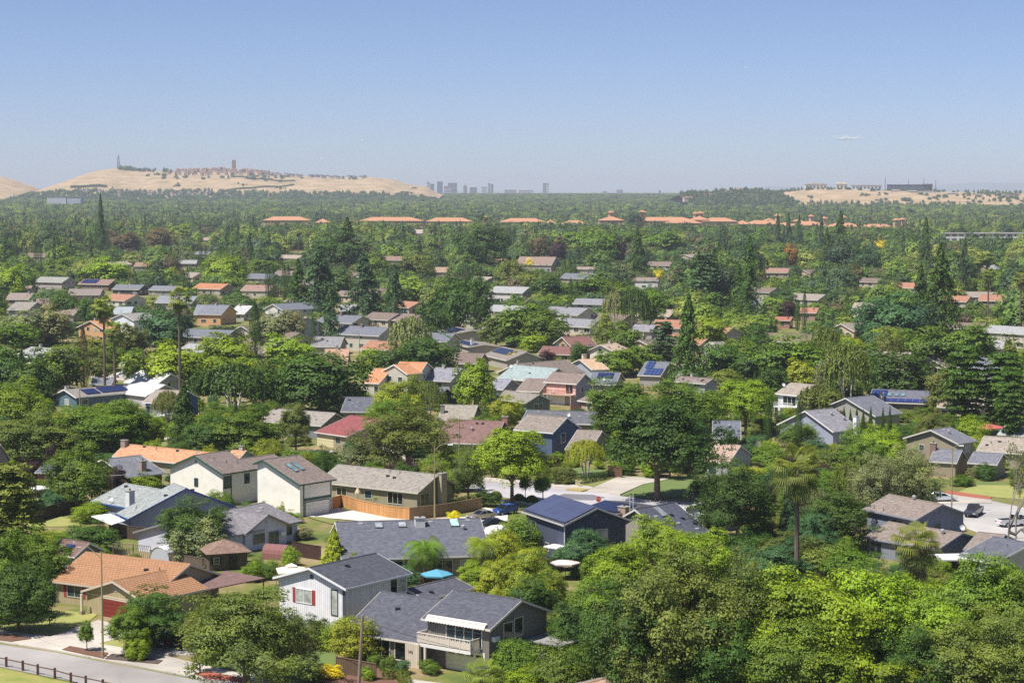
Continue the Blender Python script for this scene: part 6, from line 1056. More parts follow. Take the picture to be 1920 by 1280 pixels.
hill('mountains', [(-80, 345), (30, 352), (120, 354), (420, 352), (820, 358), (1180, 363)], 22000, 25000, 28000, mm, 10, 6)

# ---------------------------------------------------------------- the town's tree cover beyond the trees built one by one
def proto_object(nm, me, dead=None):
    o = bpy.data.objects.new(nm, me); return o
pc = bpy.data.collections.new("far_tree_kinds")   # not linked to the scene: only instanced
FARK = []
for det_, k, sx, nvar in [(d_, *q_) for d_ in ('far', 'lo') for q_ in (('round', 1, 3), ('dense', 1, 3), ('airy', 1, 3), ('conifer', 1, 3), ('cedar', 1, 2), ('cypress', 1, 2), ('birch', 1, 2), ('fanpalm', 1, 2))]:
    for v_ in range(nvar):
        me = PROTO[(k, det_)][v_ % len(PROTO[(k, det_)])][0]
        if k == 'fanpalm':   # crown on its trunk, one unit high
            me = me.copy(); n0 = len(me.vertices); co = np.zeros(n0 * 3, np.float32); me.vertices.foreach_get('co', co); co = co.reshape(-1, 3); co[:, 2] = .88 + co[:, 2] * .22
            bm_v = [tuple(c) for c in co]; fs = [tuple(p.vertices) for p in me.polygons]; mi = [p.material_index for p in me.polygons]; lvv = [d.value for d in me.attributes['lv'].data]
            kb = len(bm_v)
            for z in (0, .86):
                for a in range(4): bm_v.append((.045 * math.cos(a * 1.57), .045 * math.sin(a * 1.57), z))
            for a in range(4): fs.append((kb + a, kb + (a + 1) % 4, kb + 4 + (a + 1) % 4, kb + 4 + a)); mi.append(2); lvv.append(0)
            me = bpy.data.meshes.new('far_palm'); me.from_pydata(bm_v, [], fs)
            for mt in (LEAFI, M('dead_frond', '8c7a58', rough=.95), M('bark', '857466')): me.materials.append(mt)
            me.polygons.foreach_set('material_index', mi); at_ = me.attributes.new('lv', 'FLOAT', 'FACE'); at_.data.foreach_set('value', lvv)
        o = bpy.data.objects.new('k%02d_%s' % (len(FARK), k), me); pc.objects.link(o); FARK.append((det_, k))
KIDX = {}
for i, k in enumerate(FARK): KIDX.setdefault(k, []).append(i)
def woods(name, pts, ok=True):
    """pts: x, y, z, kind, height, width, tint"""
    n = len(pts); me = bpy.data.meshes.new(name); me.vertices.add(n)
    me.vertices.foreach_set('co', np.array([p[:3] for p in pts], np.float32).ravel())
    ia = me.attributes.new('idx', 'INT', 'POINT'); ia.data.foreach_set('value', [RND.choice(KIDX[('far' if p[1] < 2400 else 'lo', p[3])]) for p in pts])
    ra = me.attributes.new('rot', 'FLOAT_VECTOR', 'POINT'); ra.data.foreach_set('vector', np.array([(0, 0, RND.uniform(0, 6.28)) for p in pts], np.float32).ravel())
    sa = me.attributes.new('scl', 'FLOAT_VECTOR', 'POINT'); sa.data.foreach_set('vector', np.array([(p[5], p[5], p[4]) for p in pts], np.float32).ravel())
    ta = me.attributes.new('tint', 'FLOAT_COLOR', 'POINT'); ta.data.foreach_set('color', np.array([(*p[6], 1) for p in pts], np.float32).ravel())
    o = tag(link(name, me), kind='stuff'); g = bpy.data.node_groups.new(name, 'GeometryNodeTree')
    g.interface.new_socket('Geometry', in_out='INPUT', socket_type='NodeSocketGeometry'); g.interface.new_socket('Geometry', in_out='OUTPUT', socket_type='NodeSocketGeometry')
    N_ = g.nodes; L = g.links; gi = N_.new('NodeGroupInput'); go = N_.new('NodeGroupOutput'); ip = N_.new('GeometryNodeInstanceOnPoints'); ci = N_.new('GeometryNodeCollectionInfo')
    ci.inputs['Collection'].default_value = pc; ci.inputs['Separate Children'].default_value = True; ci.inputs['Reset Children'].default_value = True; ip.inputs['Pick Instance'].default_value = True
    def attr(nm, dt):
        a = N_.new('GeometryNodeInputNamedAttribute'); a.data_type = dt; a.inputs[0].default_value = nm; return [s for s in a.outputs if s.enabled and s.name == 'Attribute'][0]
    L.new(gi.outputs[0], ip.inputs['Points']); L.new(ci.outputs[0], ip.inputs['Instance']); L.new(attr('idx', 'INT'), ip.inputs['Instance Index'])
    L.new(attr('rot', 'FLOAT_VECTOR'), ip.inputs['Rotation']); L.new(attr('scl', 'FLOAT_VECTOR'), ip.inputs['Scale']); L.new(ip.outputs[0], go.inputs[0])
    md = o.modifiers.new('scatter', 'NODES'); md.node_group = g
    return o
FT = [tuple(v_ * 2.8 for v_ in c_) for c_ in [(.052, .09, .02), (.034, .062, .018), (.024, .046, .022), (.088, .13, .018), (.07, .082, .036), (.04, .066, .038), (.12, .14, .034), (.075, .058, .042)]]
FW = [24, 20, 16, 12, 13, 12, 6, 5]
COMPLEX_Y = 2300.0
def wood_ok(x, y, h, wd):
    if in_foot(x, y, 2): return False
    u, vb = proj(x, y, ground_z(y)); vt = proj(x, y, ground_z(y) + h)[1]
    if hides(u, vt, vb, wd * F / y * .8, y, 1): return False
    if 1740 < u < 1930 and 1500 < y < 2080 and (vt < 447): return False
    if 480 < u < 1130 and 1700 < y < 2330 and vt < 412: return False
    if 1125 <= u < 1720 and 1700 < y < 2330 and vt < 412 + (u - 1130) * .024: return False
    if 1740 < u and 1995 < y < 2060: return False
    if 2270 < y < 2345 and 485 < u < 1725: return False
    return True
pts = []; rw = random.Random(3)
y = 640.0
while y < 9500:
    st = 8.8 if y < 1100 else 10 if y < 2000 else 12 if y < 3000 else 16 if y < 4500 else 24
    x = -y * .262
    while x < y * .262:
        px, py = x + rw.uniform(-st, st) * .45, y + rw.uniform(-st, st) * .45
        r = rw.random(); k = 'round' if r < .46 else 'dense' if r < .7 else 'airy' if r < .85 else 'conifer' if r < .9 else 'cedar' if r < .93 else 'cypress' if r < .96 else 'birch'
        if 1200 < py < 3200 and rw.random() < .16: k = 'fanpalm'
        h, wd = dims(k, rw, py if py < 2200 else 0)
        if py < 2200 and k in ('round', 'dense', 'airy') and rw.random() < .3: h *= 1.35; wd *= 1.35
        if k not in ('cypress', 'fanpalm', 'conifer'): wd = max(wd, st * .8)
        if k == 'shrub': k = 'round'
        if py > 3000: wd *= 1.5 + (py - 3000) / 6000; h *= rw.uniform(.7, 1.15)
        if py > 4500: h = min(h * .85, 11)
        ti = rw.choices(FT, FW)[0]; j = rw.uniform(.8, 1.2)
        if k in ('conifer', 'cypress', 'cedar'): ti = FT[rw.choice([1, 2, 5])]
        # leafy suburb tone drifts from place to place
        if math.sin(px * .011 + py * .004) * math.sin(py * .006 + 1) > .35 and k == 'round': ti = FT[rw.choice([0, 3, 6])]
        t_ = proj(px, py, 0)[0]
        if not (py > 4350 and 1270 < t_ < 1990 and py < 6200) and not (5500 < py and t_ < 835) and rw.random() > .04:
            for q in range(2):
                if wood_ok(px, py, h, wd):
                    pts.append((px, py, ground_z(py) - .2, k, h, wd, tuple(c * j for c in ti))); break
                h *= .5; wd *= .6
        x += st
    y += st * .95
# trees on the wooded hill, at the foot of the dry hills and along their crests
def on(P, u, t): x, y, z = P(u, t); return x, y, z
for i in range(620):
    u = rw.uniform(1272, 1458); t_ = rw.uniform(.0, 1.0); x, y, z = HW(u, t_); k = rw.choice(['round', 'dense', 'conifer', 'cedar']); pts.append((x, y, z - 1, k, rw.uniform(7, 15), rw.uniform(8, 15), FT[rw.choice([1, 2, 5, 4])]))
for i in range(420):
    u = rw.uniform(1440, 1985); t_ = rw.choice([rw.uniform(0, .16), rw.uniform(0, .22), rw.uniform(.9, 1)]); 
    if u > 1760: t_ = rw.uniform(.2, 1)
    x, y, z = HR(u, t_); pts.append((x, y, z - 1, rw.choice(['round', 'dense', 'conifer']), rw.uniform(6, 11), rw.uniform(7, 13), FT[rw.choice([1, 2, 5, 4])]))
for i in range(1500):
    u = rw.uniform(108, 830); t_ = rw.random() ** 2 * .22; x, y, z = HL(u, t_); pts.append((x, y, z - 1, rw.choice(['round', 'dense', 'conifer']), rw.uniform(7, 15), rw.uniform(12, 22), FT[rw.choice([1, 2, 5, 0])]))
for i in range(150):
    u = rw.choice([rw.uniform(245, 330), rw.uniform(330, 470), rw.uniform(230, 262), rw.uniform(480, 560)]); t_ = rw.uniform(.86, 1) if u < 330 else rw.uniform(.55, .95); x, y, z = HL(u, t_); pts.append((x, y, z - 1, rw.choice(['round', 'dense', 'conifer']), rw.uniform(7, 14), rw.uniform(9, 17), FT[rw.choice([1, 2, 5])]))
for i in range(60):   # tree rows along the hill roads
    f = i / 60; x, y, z = HL(455 + 120 * f, .22 + .25 * f); pts.append((x, y, z - 1, 'round', 6, 8, FT[1]))
    x, y, z = HL(460 + 110 * f, .62 - .0 * f); pts.append((x, y, z - 1, 'round', 6, 9, FT[5]))
    x, y, z = HL(195 + 60 * f, .3); pts.append((x, y, z - 1, 'dense', 8, 13, FT[2]))
for i in range(560):   # trees standing right in front of the terracotta complex
    u = rw.uniform(485, 1728); y = rw.uniform(2238, 2268); k = rw.choice(['round', 'round', 'dense', 'airy', 'fanpalm', 'fanpalm']); h = rw.uniform(6, 12.5) if k != 'fanpalm' else rw.uniform(11, 16)
    pts.append(((u - 960) / F * y, y, 0, k, h, rw.uniform(6, 10) if k != 'fanpalm' else 4.2, tuple(c * rw.uniform(.8, 1.2) for c in FT[rw.choice([0, 1, 3, 4])])))
for i in range(24):    # scrub clusters scattered over the dry slopes
    P_, ua, ub = (HL, 140, 790) if i < 14 else (HR, 1470, 1760); uc = rw.uniform(ua, ub); tc_ = rw.uniform(.15, .9)
    for j in range(rw.randint(2, 9)):
        x, y, z = P_(uc + rw.gauss(0, 5), min(1, max(0, tc_ + rw.gauss(0, .03)))); pts.append((x, y, z - 1, rw.choice(['round', 'dense']), rw.uniform(4, 9), rw.uniform(6, 13), FT[rw.choice([1, 2, 5])]))
print('far trees', len(pts))
woods('woods', pts)
# ---------------------------------------------------------------- terracotta roofed mission style complex
TERR = ap('dca27c', 1.25); CRM = ap('ccb090', 1.2)
def hip_block(name, label, cx, cy, L_, D_, he, rise, yaw, roofc, wallc, cat='building', group=None, z0=0, win=True, arcs=0):
    r = tag(empty(name, (cx, cy, z0), yaw), label, cat, group); h = min(D_, L_) / 2; ov = .8
    m = MB(); m.box(-L_ / 2, L_ / 2, -D_ / 2, D_ / 2, -1, he); m.obj('wall', M('stucco', wallc), r)
    m = MB(); a, b = L_ / 2 + ov, D_ / 2 + ov; k = max(0, a - b * .9)
    q = [(-a, -b, he), (a, -b, he), (a, b, he), (-a, b, he)]; R1, R2 = (-k, 0, he + rise), (k, 0, he + rise)
    m.face([q[0], q[1], R2, R1]); m.face([q[1], q[2], R2]); m.face([q[2], q[3], R1, R2]); m.face([q[3], q[0], R1]); m.face(q[::-1]); m.obj('roof', M('tile', roofc), r)
    if win:
        lv = max(1, int(he / 4)); n = max(2, int(L_ / 7)); c = 0
        for f in range(lv):
            for i in range(n):
                if c >= 24: break
                c += 1; x = -L_ / 2 + L_ * (i + .5) / n; z = 1.2 + f * 4
                m = MB(); m.box(x - .8, x + .8, -D_ / 2 - .08, -D_ / 2 - .02, z, z + 1.8); m.obj('window', M('glass', '3a3c40'), r)
    return r
def seg(u0, u1, vr, ve, he, dy=0):
    y = COMPLEX_Y + dy; x0, x1 = (u0 - 960) / F * y, (u1 - 960) / F * y
    top = dist_point(u0, vr, y).z; return (x0 + x1) / 2, y, x1 - x0, max(6, top)
TW = ['long', 'low', 'stepped', 'broad', 'short', 'plain', 'wide', 'narrow']
CPX = [(497, 580, 406), (594, 618, 410), (676, 792, 407), (801, 884, 408), (938, 1022, 409), (1022, 1042, 412), (1051, 1102, 413), (1123, 1168, 406), (1196, 1296, 407), (1296, 1325, 405), (1317, 1376, 408), (1380, 1402, 413), (1400, 1462, 413), (1486, 1542, 415), (1549, 1612, 418), (1612, 1672, 420), (1693, 1712, 425), (1250, 1310, 411), (1455, 1492, 417)]
DESC = ['westernmost wing of the terracotta complex behind fan palms', 'tiny terracotta roof in a gap of the palms', 'long terracotta roof behind the tall redwoods', 'terracotta roof left of the big dark twin crowned tree', 'terracotta roofed wing right of the big dark tree', 'small terracotta roof beside the palm row', 'terracotta roofed wing left of the first square tower', 'short wing attached to the first square tower', 'longest terracotta roof between the second tower and the paired towers', 'wing between the paired middle towers', 'sloping terracotta wing right of the paired towers', 'little linking wing of the terracotta complex', 'terracotta wing left of the tall slim tower', 'terracotta wing under the middle right tower', 'terracotta wing behind the row of dark conifers', 'terracotta wing left of the last paired towers', 'end wing of the terracotta complex by the dark conifers', 'front wing before the longest terracotta roof', 'low terracotta link behind the dark conifers']
for i, (a, b_, vr) in enumerate(CPX):
    cx, y, L_, top = seg(a, b_, vr, 0, 0, 0 if i < 17 else -24 if i == 17 else 0); he = top - 4.2
    hip_block('mission_building', DESC[i], cx, y, L_ * (1.02 if i < 8 else 1.12), 24 + (i % 3) * 4, he, 4.2, 0, TERR, CRM, 'building', 'terracotta roofed complex')
TWR = [(1145, 395, 9, 'first square cream tower of the terracotta complex from the left'), (1204, 394, 11, 'second square tower, its terracotta cap above a dark conifer'), (1304, 397, 9, 'left one of the paired middle towers'), (1312.5, 396, 9, 'right one of the paired middle towers'), (1457, 401, 9, 'slim tower standing behind the leftmost dark conifers'), (1520, 402, 8, 'tower with an open belfry near the middle right'), (1544.5, 406, 9, 'tower just right of the open belfry one'), (1581, 404, 7, 'small tower peeping over a dark conifer'), (1679, 409, 10, 'left one of the last paired towers'), (1690.5, 408, 9, 'right one of the last paired towers'), (1441, 409, 13, 'squat wide tower left of the slim one'), (1495, 411, 14, 'squat tower with broad terracotta hat'), (960 - 50, 404, 7, 'lone small tower above the palms near the dark tree')]
for u, vt, wpx, lab in TWR:
    y = COMPLEX_Y + 4; x = (u - 960) / F * y; wd = wpx / F * y; top = dist_point(u, vt, y).z; r = tag(empty('bell_tower', (x, y, 0), .35), lab, 'tower', 'towers of the terracotta complex')
    m = MB(); m.box(-wd / 2 * .8, wd / 2 * .8, -wd / 2 * .8, wd / 2 * .8, -1, top - 5.2)
    for sx in (-1, 1):
        for sy in (-1, 1): m.box(sx * wd * .3 - .5, sx * wd * .3 + .5, sy * wd * .3 - .5, sy * wd * .3 + .5, top - 5.2, top - 2.2)
    m.obj('wall', M('stucco', CRM), r)
    m = MB(); a = wd * .6; m.hexa([(-a, -a, top - 2.2), (a, -a, top - 2.2), (a, a, top - 2.2), (-a, a, top - 2.2), (-.3, -.3, top), (.3, -.3, top), (.3, .3, top), (-.3, .3, top)]); m.obj('roof', M('tile', TERR), r)
# flat white building at the right
def flat_block(name, label, u0, u1, vt, vb, y, col, storeys=2, cat='building', roofc='b4b0ac', z0=None, group=None, depth=None, win=True):
    z0 = ground_z(y) if z0 is None else z0; x0, x1 = (u0 - 960) / F * y, (u1 - 960) / F * y; top = dist_point(u0, vt, y).z; D_ = depth or 18
    r = tag(empty(name, ((x0 + x1) / 2, y, z0)), label, cat, group); L_ = x1 - x0; h = top - z0
    m = MB(); m.box(-L_ / 2, L_ / 2, 0, D_, -2, h - .5); m.obj('wall', M('stucco', ap(col, 1.15)), r)
    m = MB(); m.box(-L_ / 2 - .8, L_ / 2 + .8, -.8, D_ + .8, h - .5, h); m.obj('roof', M('concrete', ap(roofc)), r)
    if win:
        n = min(22 // storeys + 2, max(2, int(L_ / 6)))
        hb = vb_h = (dist_point(u0, vt, y).z - dist_point(u0, vb, y).z)
        for f in range(storeys):
            for i in range(n):
                x = -L_ / 2 + L_ * (i + .5) / n; z = h - hb + hb * (f + .25) / storeys
                m = MB(); m.box(x - L_ / n * .33, x + L_ / n * .33, -.1, -.02, z, z + hb / storeys * .5); m.obj('window', M('glass', '46545c'), r)
    return r
flat_block('office_building', 'long white two-storey building with flat roof and window rows at the right', 1756, 1925, 437, 453, 2010, 'dcdcdc', 2, depth=26)
flat_block('office_building', 'low white annex at the left end of the long white building', 1748, 1762, 446, 453, 1985, 'e0e0e0', 1, depth=10)
flat_block('warehouse', 'low grey roofed store at the right edge with an orange band', 1862, 1925, 500, 520, 1240, 'b8a89c', 1, depth=30)
flat_block('warehouse', 'far white warehouse showing left of the tall redwood above the woods', 90, 126, 368.3, 371.5, 4500, 'c8ccd2', 1, z0=18, depth=40)
flat_block('warehouse', 'pale annex right of the far white warehouse', 128, 153, 369.3, 371.5, 4500, 'b8bec6', 1, z0=18, depth=40)

# ---------------------------------------------------------------- things on the hills
def tiny_house(name, P, u, t_, wpx, label, roofc, wallc, group, h=9, z=0):
    x, y, zz = P(u, t_); L_ = wpx / F * y; r = tag(empty(name, (x, y, zz - 1), RND.uniform(-.3, .3)), label, 'house', group)
    m = MB(); m.box(-L_ / 2, L_ / 2, -6, 6, -3, h); m.obj('wall', M('stucco', ap(wallc, 1.1)), r)
    m = MB(); a = L_ / 2 + .6; q = [(-a, -6.6, h), (a, -6.6, h), (a, 6.6, h), (-a, 6.6, h)]; m.face([q[0], q[1], (a * .7, 0, h + 2.6), (-a * .7, 0, h + 2.6)]); m.face([q[1], q[2], (a * .7, 0, h + 2.6)]); m.face([q[2], q[3], (-a * .7, 0, h + 2.6), (a * .7, 0, h + 2.6)]); m.face([q[3], q[0], (-a * .7, 0, h + 2.6)]); m.face(q[::-1]); m.obj('roof', M('shingle', ap(roofc)), r)
rh = random.Random(9); LBLH = 'tile roofed house among those covering the left hilltop terraces'
for row, (ua, ub, tt, n) in enumerate([(335, 512, .95, 22), (345, 520, .86, 22), (330, 500, .78, 18), (350, 470, .70, 12)]):
    for i in range(n):
        u = ua + (ub - ua) * (i + rh.uniform(.1, .9)) / n
        if 432 < u < 450 and tt > .9: continue
        tiny_house('hillside_house', HL, u, tt, rh.uniform(4, 7), 'tile roofed house on the left hilltop terraces', rh.choice(['b07a64', '9a6c60', 'a88474', '8c7470']), rh.choice(['c8b0a0', 'b49c90', 'd0c0b4']), 'houses terraced over the left hill')
for i in range(26):
    u = 500 + 190 * (i + rh.uniform(.1, .9)) / 26; tiny_house('hill_townhouse', HL, u, .93 - .12 * rh.random(), rh.uniform(5, 8), 'slate roofed townhouse lined along the middle of the left hill crest', rh.choice(['5c5a68', '6c6878', '787484']), rh.choice(['b4a8a4', 'd8d0cc', '8c8688']), 'slate townhouses along the hill crest', h=8)
for i in range(34):
    u = 215 + 270 * (i + rh.uniform(.1, .9)) / 34; tiny_house('foothill_house', HL, u, .12 + .1 * rh.random(), rh.uniform(4, 7), 'small pale house at the foot of the left hill', rh.choice(['8c7c84', '9c7c74', '7c7884']), rh.choice(['c4b8b4', 'd4c8c0', 'a8a0a4']), 'small houses at the foot of the left hill')
x, y, z = HL(440.5, 1); top = dist_point(440, 300, y).z; wd = 6.5 / F * y
r = tag(empty('brick_tower', (x, y, z - 2)), 'tall brown brick tower on the crest of the left hill', 'tower'); m = MB(); m.box(-wd / 2, wd / 2, -wd / 2, wd / 2, 0, top - z - 4); m.obj('wall', M('brick', '7c4a3c'), r)
m = MB(); [m.box(sx * wd * .3 - 2, sx * wd * .3 + 2, -wd / 2 - .4, wd / 2, top - z - 4, top - z + 2) for sx in (-1, 1)]; m.obj('parapet', M('brick', '8a5848'), r)
def mast(P, u, vt, label, wd=5, t_=1.0, name='lattice_mast', col='6a6a74', y=None, base=None):
    if P: x, y, z = P(u, t_)
    else: x, z = (u - 960) / F * y, base
    h = dist_point(u, vt, y).z - z; m = MB(); r = .35 * wd / 5 + .1
    for sx in (-1, 1):
        for sy in (-1, 1): m.tube([(sx * wd / 2, sy * wd / 2, -2), (sx * wd * .1, sy * wd * .1, h)], [r, r * .7], 4)
    for i in range(8):
        f = i / 8; a = wd / 2 * (1 - .8 * f); b_ = wd / 2 * (1 - .8 * (f + .125)); m.tube([(-a, -a, h * f), (b_, -b_, h * (f + .125))], r * .6, 3); m.tube([(a, -a, h * f), (-b_, -b_, h * (f + .125))], r * .6, 3)
    tag(m.obj(name, M('metal', col), loc=(x, y, z)), label, 'mast')
mast(HL, 225, 291, 'tall lattice radio mast standing on the highest knoll of the left hill', 9)
for u, vt, lb in ((1655, 333, 'leftmost floodlight mast of the hilltop stadium'), (1698, 336, 'floodlight mast behind the stadium stand'), (1727, 334.5, 'floodlight mast over the right end of the stadium stand'), (1749, 338, 'rightmost short floodlight mast by the stadium')):
    mast(HR, u, vt, lb, 2.5, .96, 'floodlight_mast')
def hill_block(P, u0, u1, vt, label, col, roofc, t_=.97, name='campus_building', dome=0, cat='building'):
    u = (u0 + u1) / 2; x, y, z = P(u, t_); L_ = (u1 - u0) / F * y; h = max(4, dist_point(u, vt, y).z - z); r = tag(empty(name, (x, y, z - 3)), label, cat)
    hb = h + 3 - (4 if dome else .6); m = MB(); m.box(-L_ / 2, L_ / 2, -9, 9, 0, hb); m.obj('wall', M('stucco', ap(col, 1.1)), r)
    m = MB()
    if dome: m.hexa([(-L_ / 2 - 1, -10, hb), (L_ / 2 + 1, -10, hb), (L_ / 2 + 1, 10, hb), (-L_ / 2 - 1, 10, hb), (-L_ / 3, -3, hb + 4), (L_ / 3, -3, hb + 4), (L_ / 3, 3, hb + 4), (-L_ / 3, 3, hb + 4)])
    else: m.box(-L_ / 2 - 1, L_ / 2 + 1, -10, 10, hb, hb + .8)
    m.obj('roof', M('concrete', ap(roofc)), r)
    n = max(2, int(L_ / 9))
    for i in range(min(n, 12)):
        xx = -L_ / 2 + L_ * (i + .5) / min(n, 12); m = MB(); m.box(xx - L_ / min(n, 12) * .3, xx + L_ / min(n, 12) * .3, -9.15, -9.02, hb * .45, hb * .75); m.obj('window', M('glass', '4c525c'), r)
hill_block(HR, 1506, 1546, 343, 'cream hall with hipped grey roof on the right hilltop', 'e4d8c8', 'a49c90', dome=1)
hill_block(HR, 1563, 1584, 342, 'small cream pyramid roofed hall beside the hipped hall', 'e8dcc8', 'd8ccb4', dome=1)
hill_block(HR, 1592, 1648, 347, 'long white block with dark windows on the right hilltop', 'e4e2e0', 'd0ccc8')
hill_block(HR, 1660, 1742, 346, 'dark blue stadium grandstand on the right hilltop', '3c4666', '8a90a0', name='stadium_stand')
hill_block(HR, 1726, 1743, 345, 'pale press box tower at the right end of the grandstand', '98a0ac', '8890a0', name='press_box')
for i, (a, b_, tt) in enumerate([(1790, 1806, .6), (1812, 1822, .75), (1840, 1856, .55), (1866, 1880, .7), (1890, 1902, .6), (1680, 1700, .75), (1706, 1730, .72), (1750, 1770, .7), (1905, 1918, .8), (1655, 1672, .8)]):
    x, y, z = HR((a + b_) / 2, tt); tiny_house('ridge_house', HR, (a + b_) / 2, tt, b_ - a, 'low pale house among the trees on the right hill', ['8c8880', 'a89c94'][i % 2], ['c8c0b8', 'a8a0a0'][i % 2], 'low houses on the right hill', h=4)
for i, (a, b_, tt, lb) in enumerate([(1278, 1302, .5, 'pinkish house group left of the wooded knoll'), (1318, 1345, .7, 'rosy roofed house on the wooded knoll'), (1358, 1372, .8, 'cream house right of centre on the wooded knoll'), (1385, 1405, .9, 'peach house near the top of the wooded knoll')]):
    tiny_house('knoll_house', HW, a, tt, b_ - a, lb, 'a87c68', 'd0b8a8', None, h=7)

# ---------------------------------------------------------------- downtown, about ten kilometres off
DT = [(801, 806, 341.5, 'c8bcb0', 'slim cream tower at the left end of the skyline'), (807, 814, 345, '5c6c88', 'dark blue glass tower beside the slim cream one'), (820, 830, 340.5, '5a6a8c', 'tallest dark blue glass tower near the left of the skyline'), (833, 848, 349, 'a8a8b4', 'wide low lilac block in front of the notched tower'), (840, 857, 343, '8c7c8c', 'mauve notched office tower left of the spired one'), (869, 876, 349, '9c8c88', 'brownish tower with a pointed spire'), (881, 894, 351.5, '746878', 'flat topped purple grey block'), (903, 913, 350.5, 'dcdcd8', 'broad white block left of the pale slab'), (915, 920, 344, '98a0b0', 'pale blue slab tower, left half of the twin slab'), (921, 925, 345.5, '6c7488', 'dark half of the twin slab tower'), (946, 968, 356, 'b8a8a8', 'long low rosy building right of the twin slab'), (972, 1000, 357, 'ccc4c0', 'long low pale building in the middle of the skyline'), (1018, 1024, 343.5, '8c94a4', 'left grey half of the lone white tower'), (1024, 1029, 344, 'ececec', 'bright white half of the lone tower'), (1130, 1138, 359, 'd0b4a4', 'peach low block right of the lone tower'), (1156, 1167, 356, 'b8a4a4', 'dusty pink block among distant treetops'), (1235, 1238, 357, '5c5460', 'thin dark tower in front of the right horizon')]
for i, (a, b_, vt, col, lb) in enumerate(DT):
    y = 9500 + (i % 3) * 60; r = flat_block('office_tower', lb, a, b_, vt, 362, y, col, 4 if b_ - a < 12 else 2, 'tower', roofc='90909c', depth=30)
    if 'spire' in lb:
        m = MB(); h = dist_point(872, 349, y).z - ground_z(y); w_ = 8; m.hexa([(-w_, 8, h), (w_, 8, h), (w_, 24, h), (-w_, 24, h), (-.3, 15, h + 14), (.3, 15, h + 14), (.3, 16, h + 14), (-.3, 16, h + 14)]); m.obj('spire', M('stucco', ap(col)), r)

# ---------------------------------------------------------------- air: haze box round everything, clouds outside it
hz = MB(); hz.box(-30000, 30000, -600, 29500, -6, 175)
me = bpy.data.meshes.new('haze'); me.from_pydata(hz.v, [], hz.f); hm_ = bpy.data.materials.new('haze'); hm_.use_nodes = True; t = hm_.node_tree; t.nodes.clear()
o_ = t.nodes.new("ShaderNodeOutputMaterial"); pv_ = t.nodes.new("ShaderNodeVolumePrincipled"); pv_.inputs['Color'].default_value = (.86, .93, 1, 1); pv_.inputs['Density'].default_value = HAZE_D; pv_.inputs['Anisotropy'].default_value = 0
t.links.new(pv_.outputs[0], o_.inputs['Volume']); me.materials.append(hm_)
if HAZE_D > 0: tag(link('haze', me), kind='stuff')
# ---------------------------------------------------------------- street furniture, fences, cars and garden things
WHT = M('trim', 'dadad6')
def lamp(u, vt, vb, du, label, dv=0, col='9a9068'):
    p = at(u, vb); h = dist_point(u, vt, p.y).z; r = tag(empty('street_lamp', p), label, 'street lamp', 'street lamps')
    m = MB(); m.tube([(0, 0, 0), (0, 0, .3)], [.2, .18], 8); m.tube([(0, 0, .3), (0, 0, h * .5), (0, 0, h)], [.13, .1, .07], 8); m.obj('pole', M('trim', col), r)
    L_ = du / F * p.y; s = 1 if L_ > 0 else -1; z0 = h - .25; z1 = h - .25 + (-dv / F * p.y)
    pts = [(0, 0, h - .7), (L_ * .3, 0, z0 + .25), (L_ * .65, 0, z0 + .6 + (z1 - z0) * .5), (L_, 0, z1 + .5)]
    m = MB(); m.tube(pts, [.05, .045, .04, .035], 6); a = m.obj('arm', M('trim', col), r)
    m = MB(); x, z = L_, z1 + .5; m.hexa([(x - .25, -.12, z - .1), (x + s * .45 + .1, -.16, z - .12), (x + s * .45 + .1, .16, z - .12), (x - .25, .12, z - .1), (x - .25, -.1, z + .05), (x + s * .45 + .1, -.12, z + .08), (x + s * .45 + .1, .12, z + .08), (x - .25, .1, z + .05)]); m.obj('lamp_head', WHT, r)
lamp(193, 1034, 1233, -46, 'tall street lamp in front of the orange tiled house, arm reaching left', -14)
lamp(815, 836, 976, 28, 'street lamp rising behind the slate blue ranch roof, arm to the right')
lamp(861, 783, 905, -17, 'street lamp in front of the cocoa brown roof, arm to the left')
lamp(674, 625, 672, -17, 'street lamp beside the grey hipped roof, short arm to the left')
lamp(1111, 712, 800, 6, 'street lamp between the pink balcony house and the round green tree')
lamp(1329, 830, 935, 16, 'street lamp beside the fawn roofed cottage')
lamp(1784, 838, 962, 14, 'ochre street lamp in front of the taupe two-storey house')
lamp(1051, 607, 655, -8, 'small far street lamp above the maroon roofed house')
lamp(150, 726, 775, -18, 'street lamp in front of the teal solar bungalow')
# utility pole and its wires
p = at(672, 1292); h = dist_point(680, 1153, p.y).z; r = tag(empty('utility_pole', p), 'leaning bare wooden utility pole standing in the lowest front garden', 'utility pole')
top = dist_point(680, 1153, p.y) - Vector(p); m = MB(); m.tube([(0, 0, -.3), top * .5, top], [.19, .16, .13], 8); m.obj('pole', M('wood', '8c7c6c'), r)
m = MB(); m.tube([top - Vector((0, 0, .3)) + Vector((.1, 0, 0)), top - Vector((0, 0, .3)) + Vector((.35, 0, 0))], .03, 5); m.obj('bracket', M('metal', '888888'), r)
T1 = Vector(p) + top - Vector((0, 0, .6))
def wire(A, B, label, sag=.6, rad=.018):
    m = MB(); n = 14; m.tube([A.lerp(B, i / n) - Vector((0, 0, sag * 4 * (i / n) * (1 - i / n))) for i in range(n + 1)], rad, 4); tag(m.obj('power_wire', M('trim', '17171a')), label, 'wire')
wire(T1, dist_point(250, 1160, 232), 'thin black wire running left from the wooden utility pole')
wire(T1 + Vector((0, 0, .1)), dist_point(918, 1226, 205), 'thin black wire running right from the wooden utility pole across the balcony', .3)
wire(dist_point(-30, 1120, 236), dist_point(260, 1142, 232), 'thin pale wire crossing in front of the orange tiled house', .2, .012)
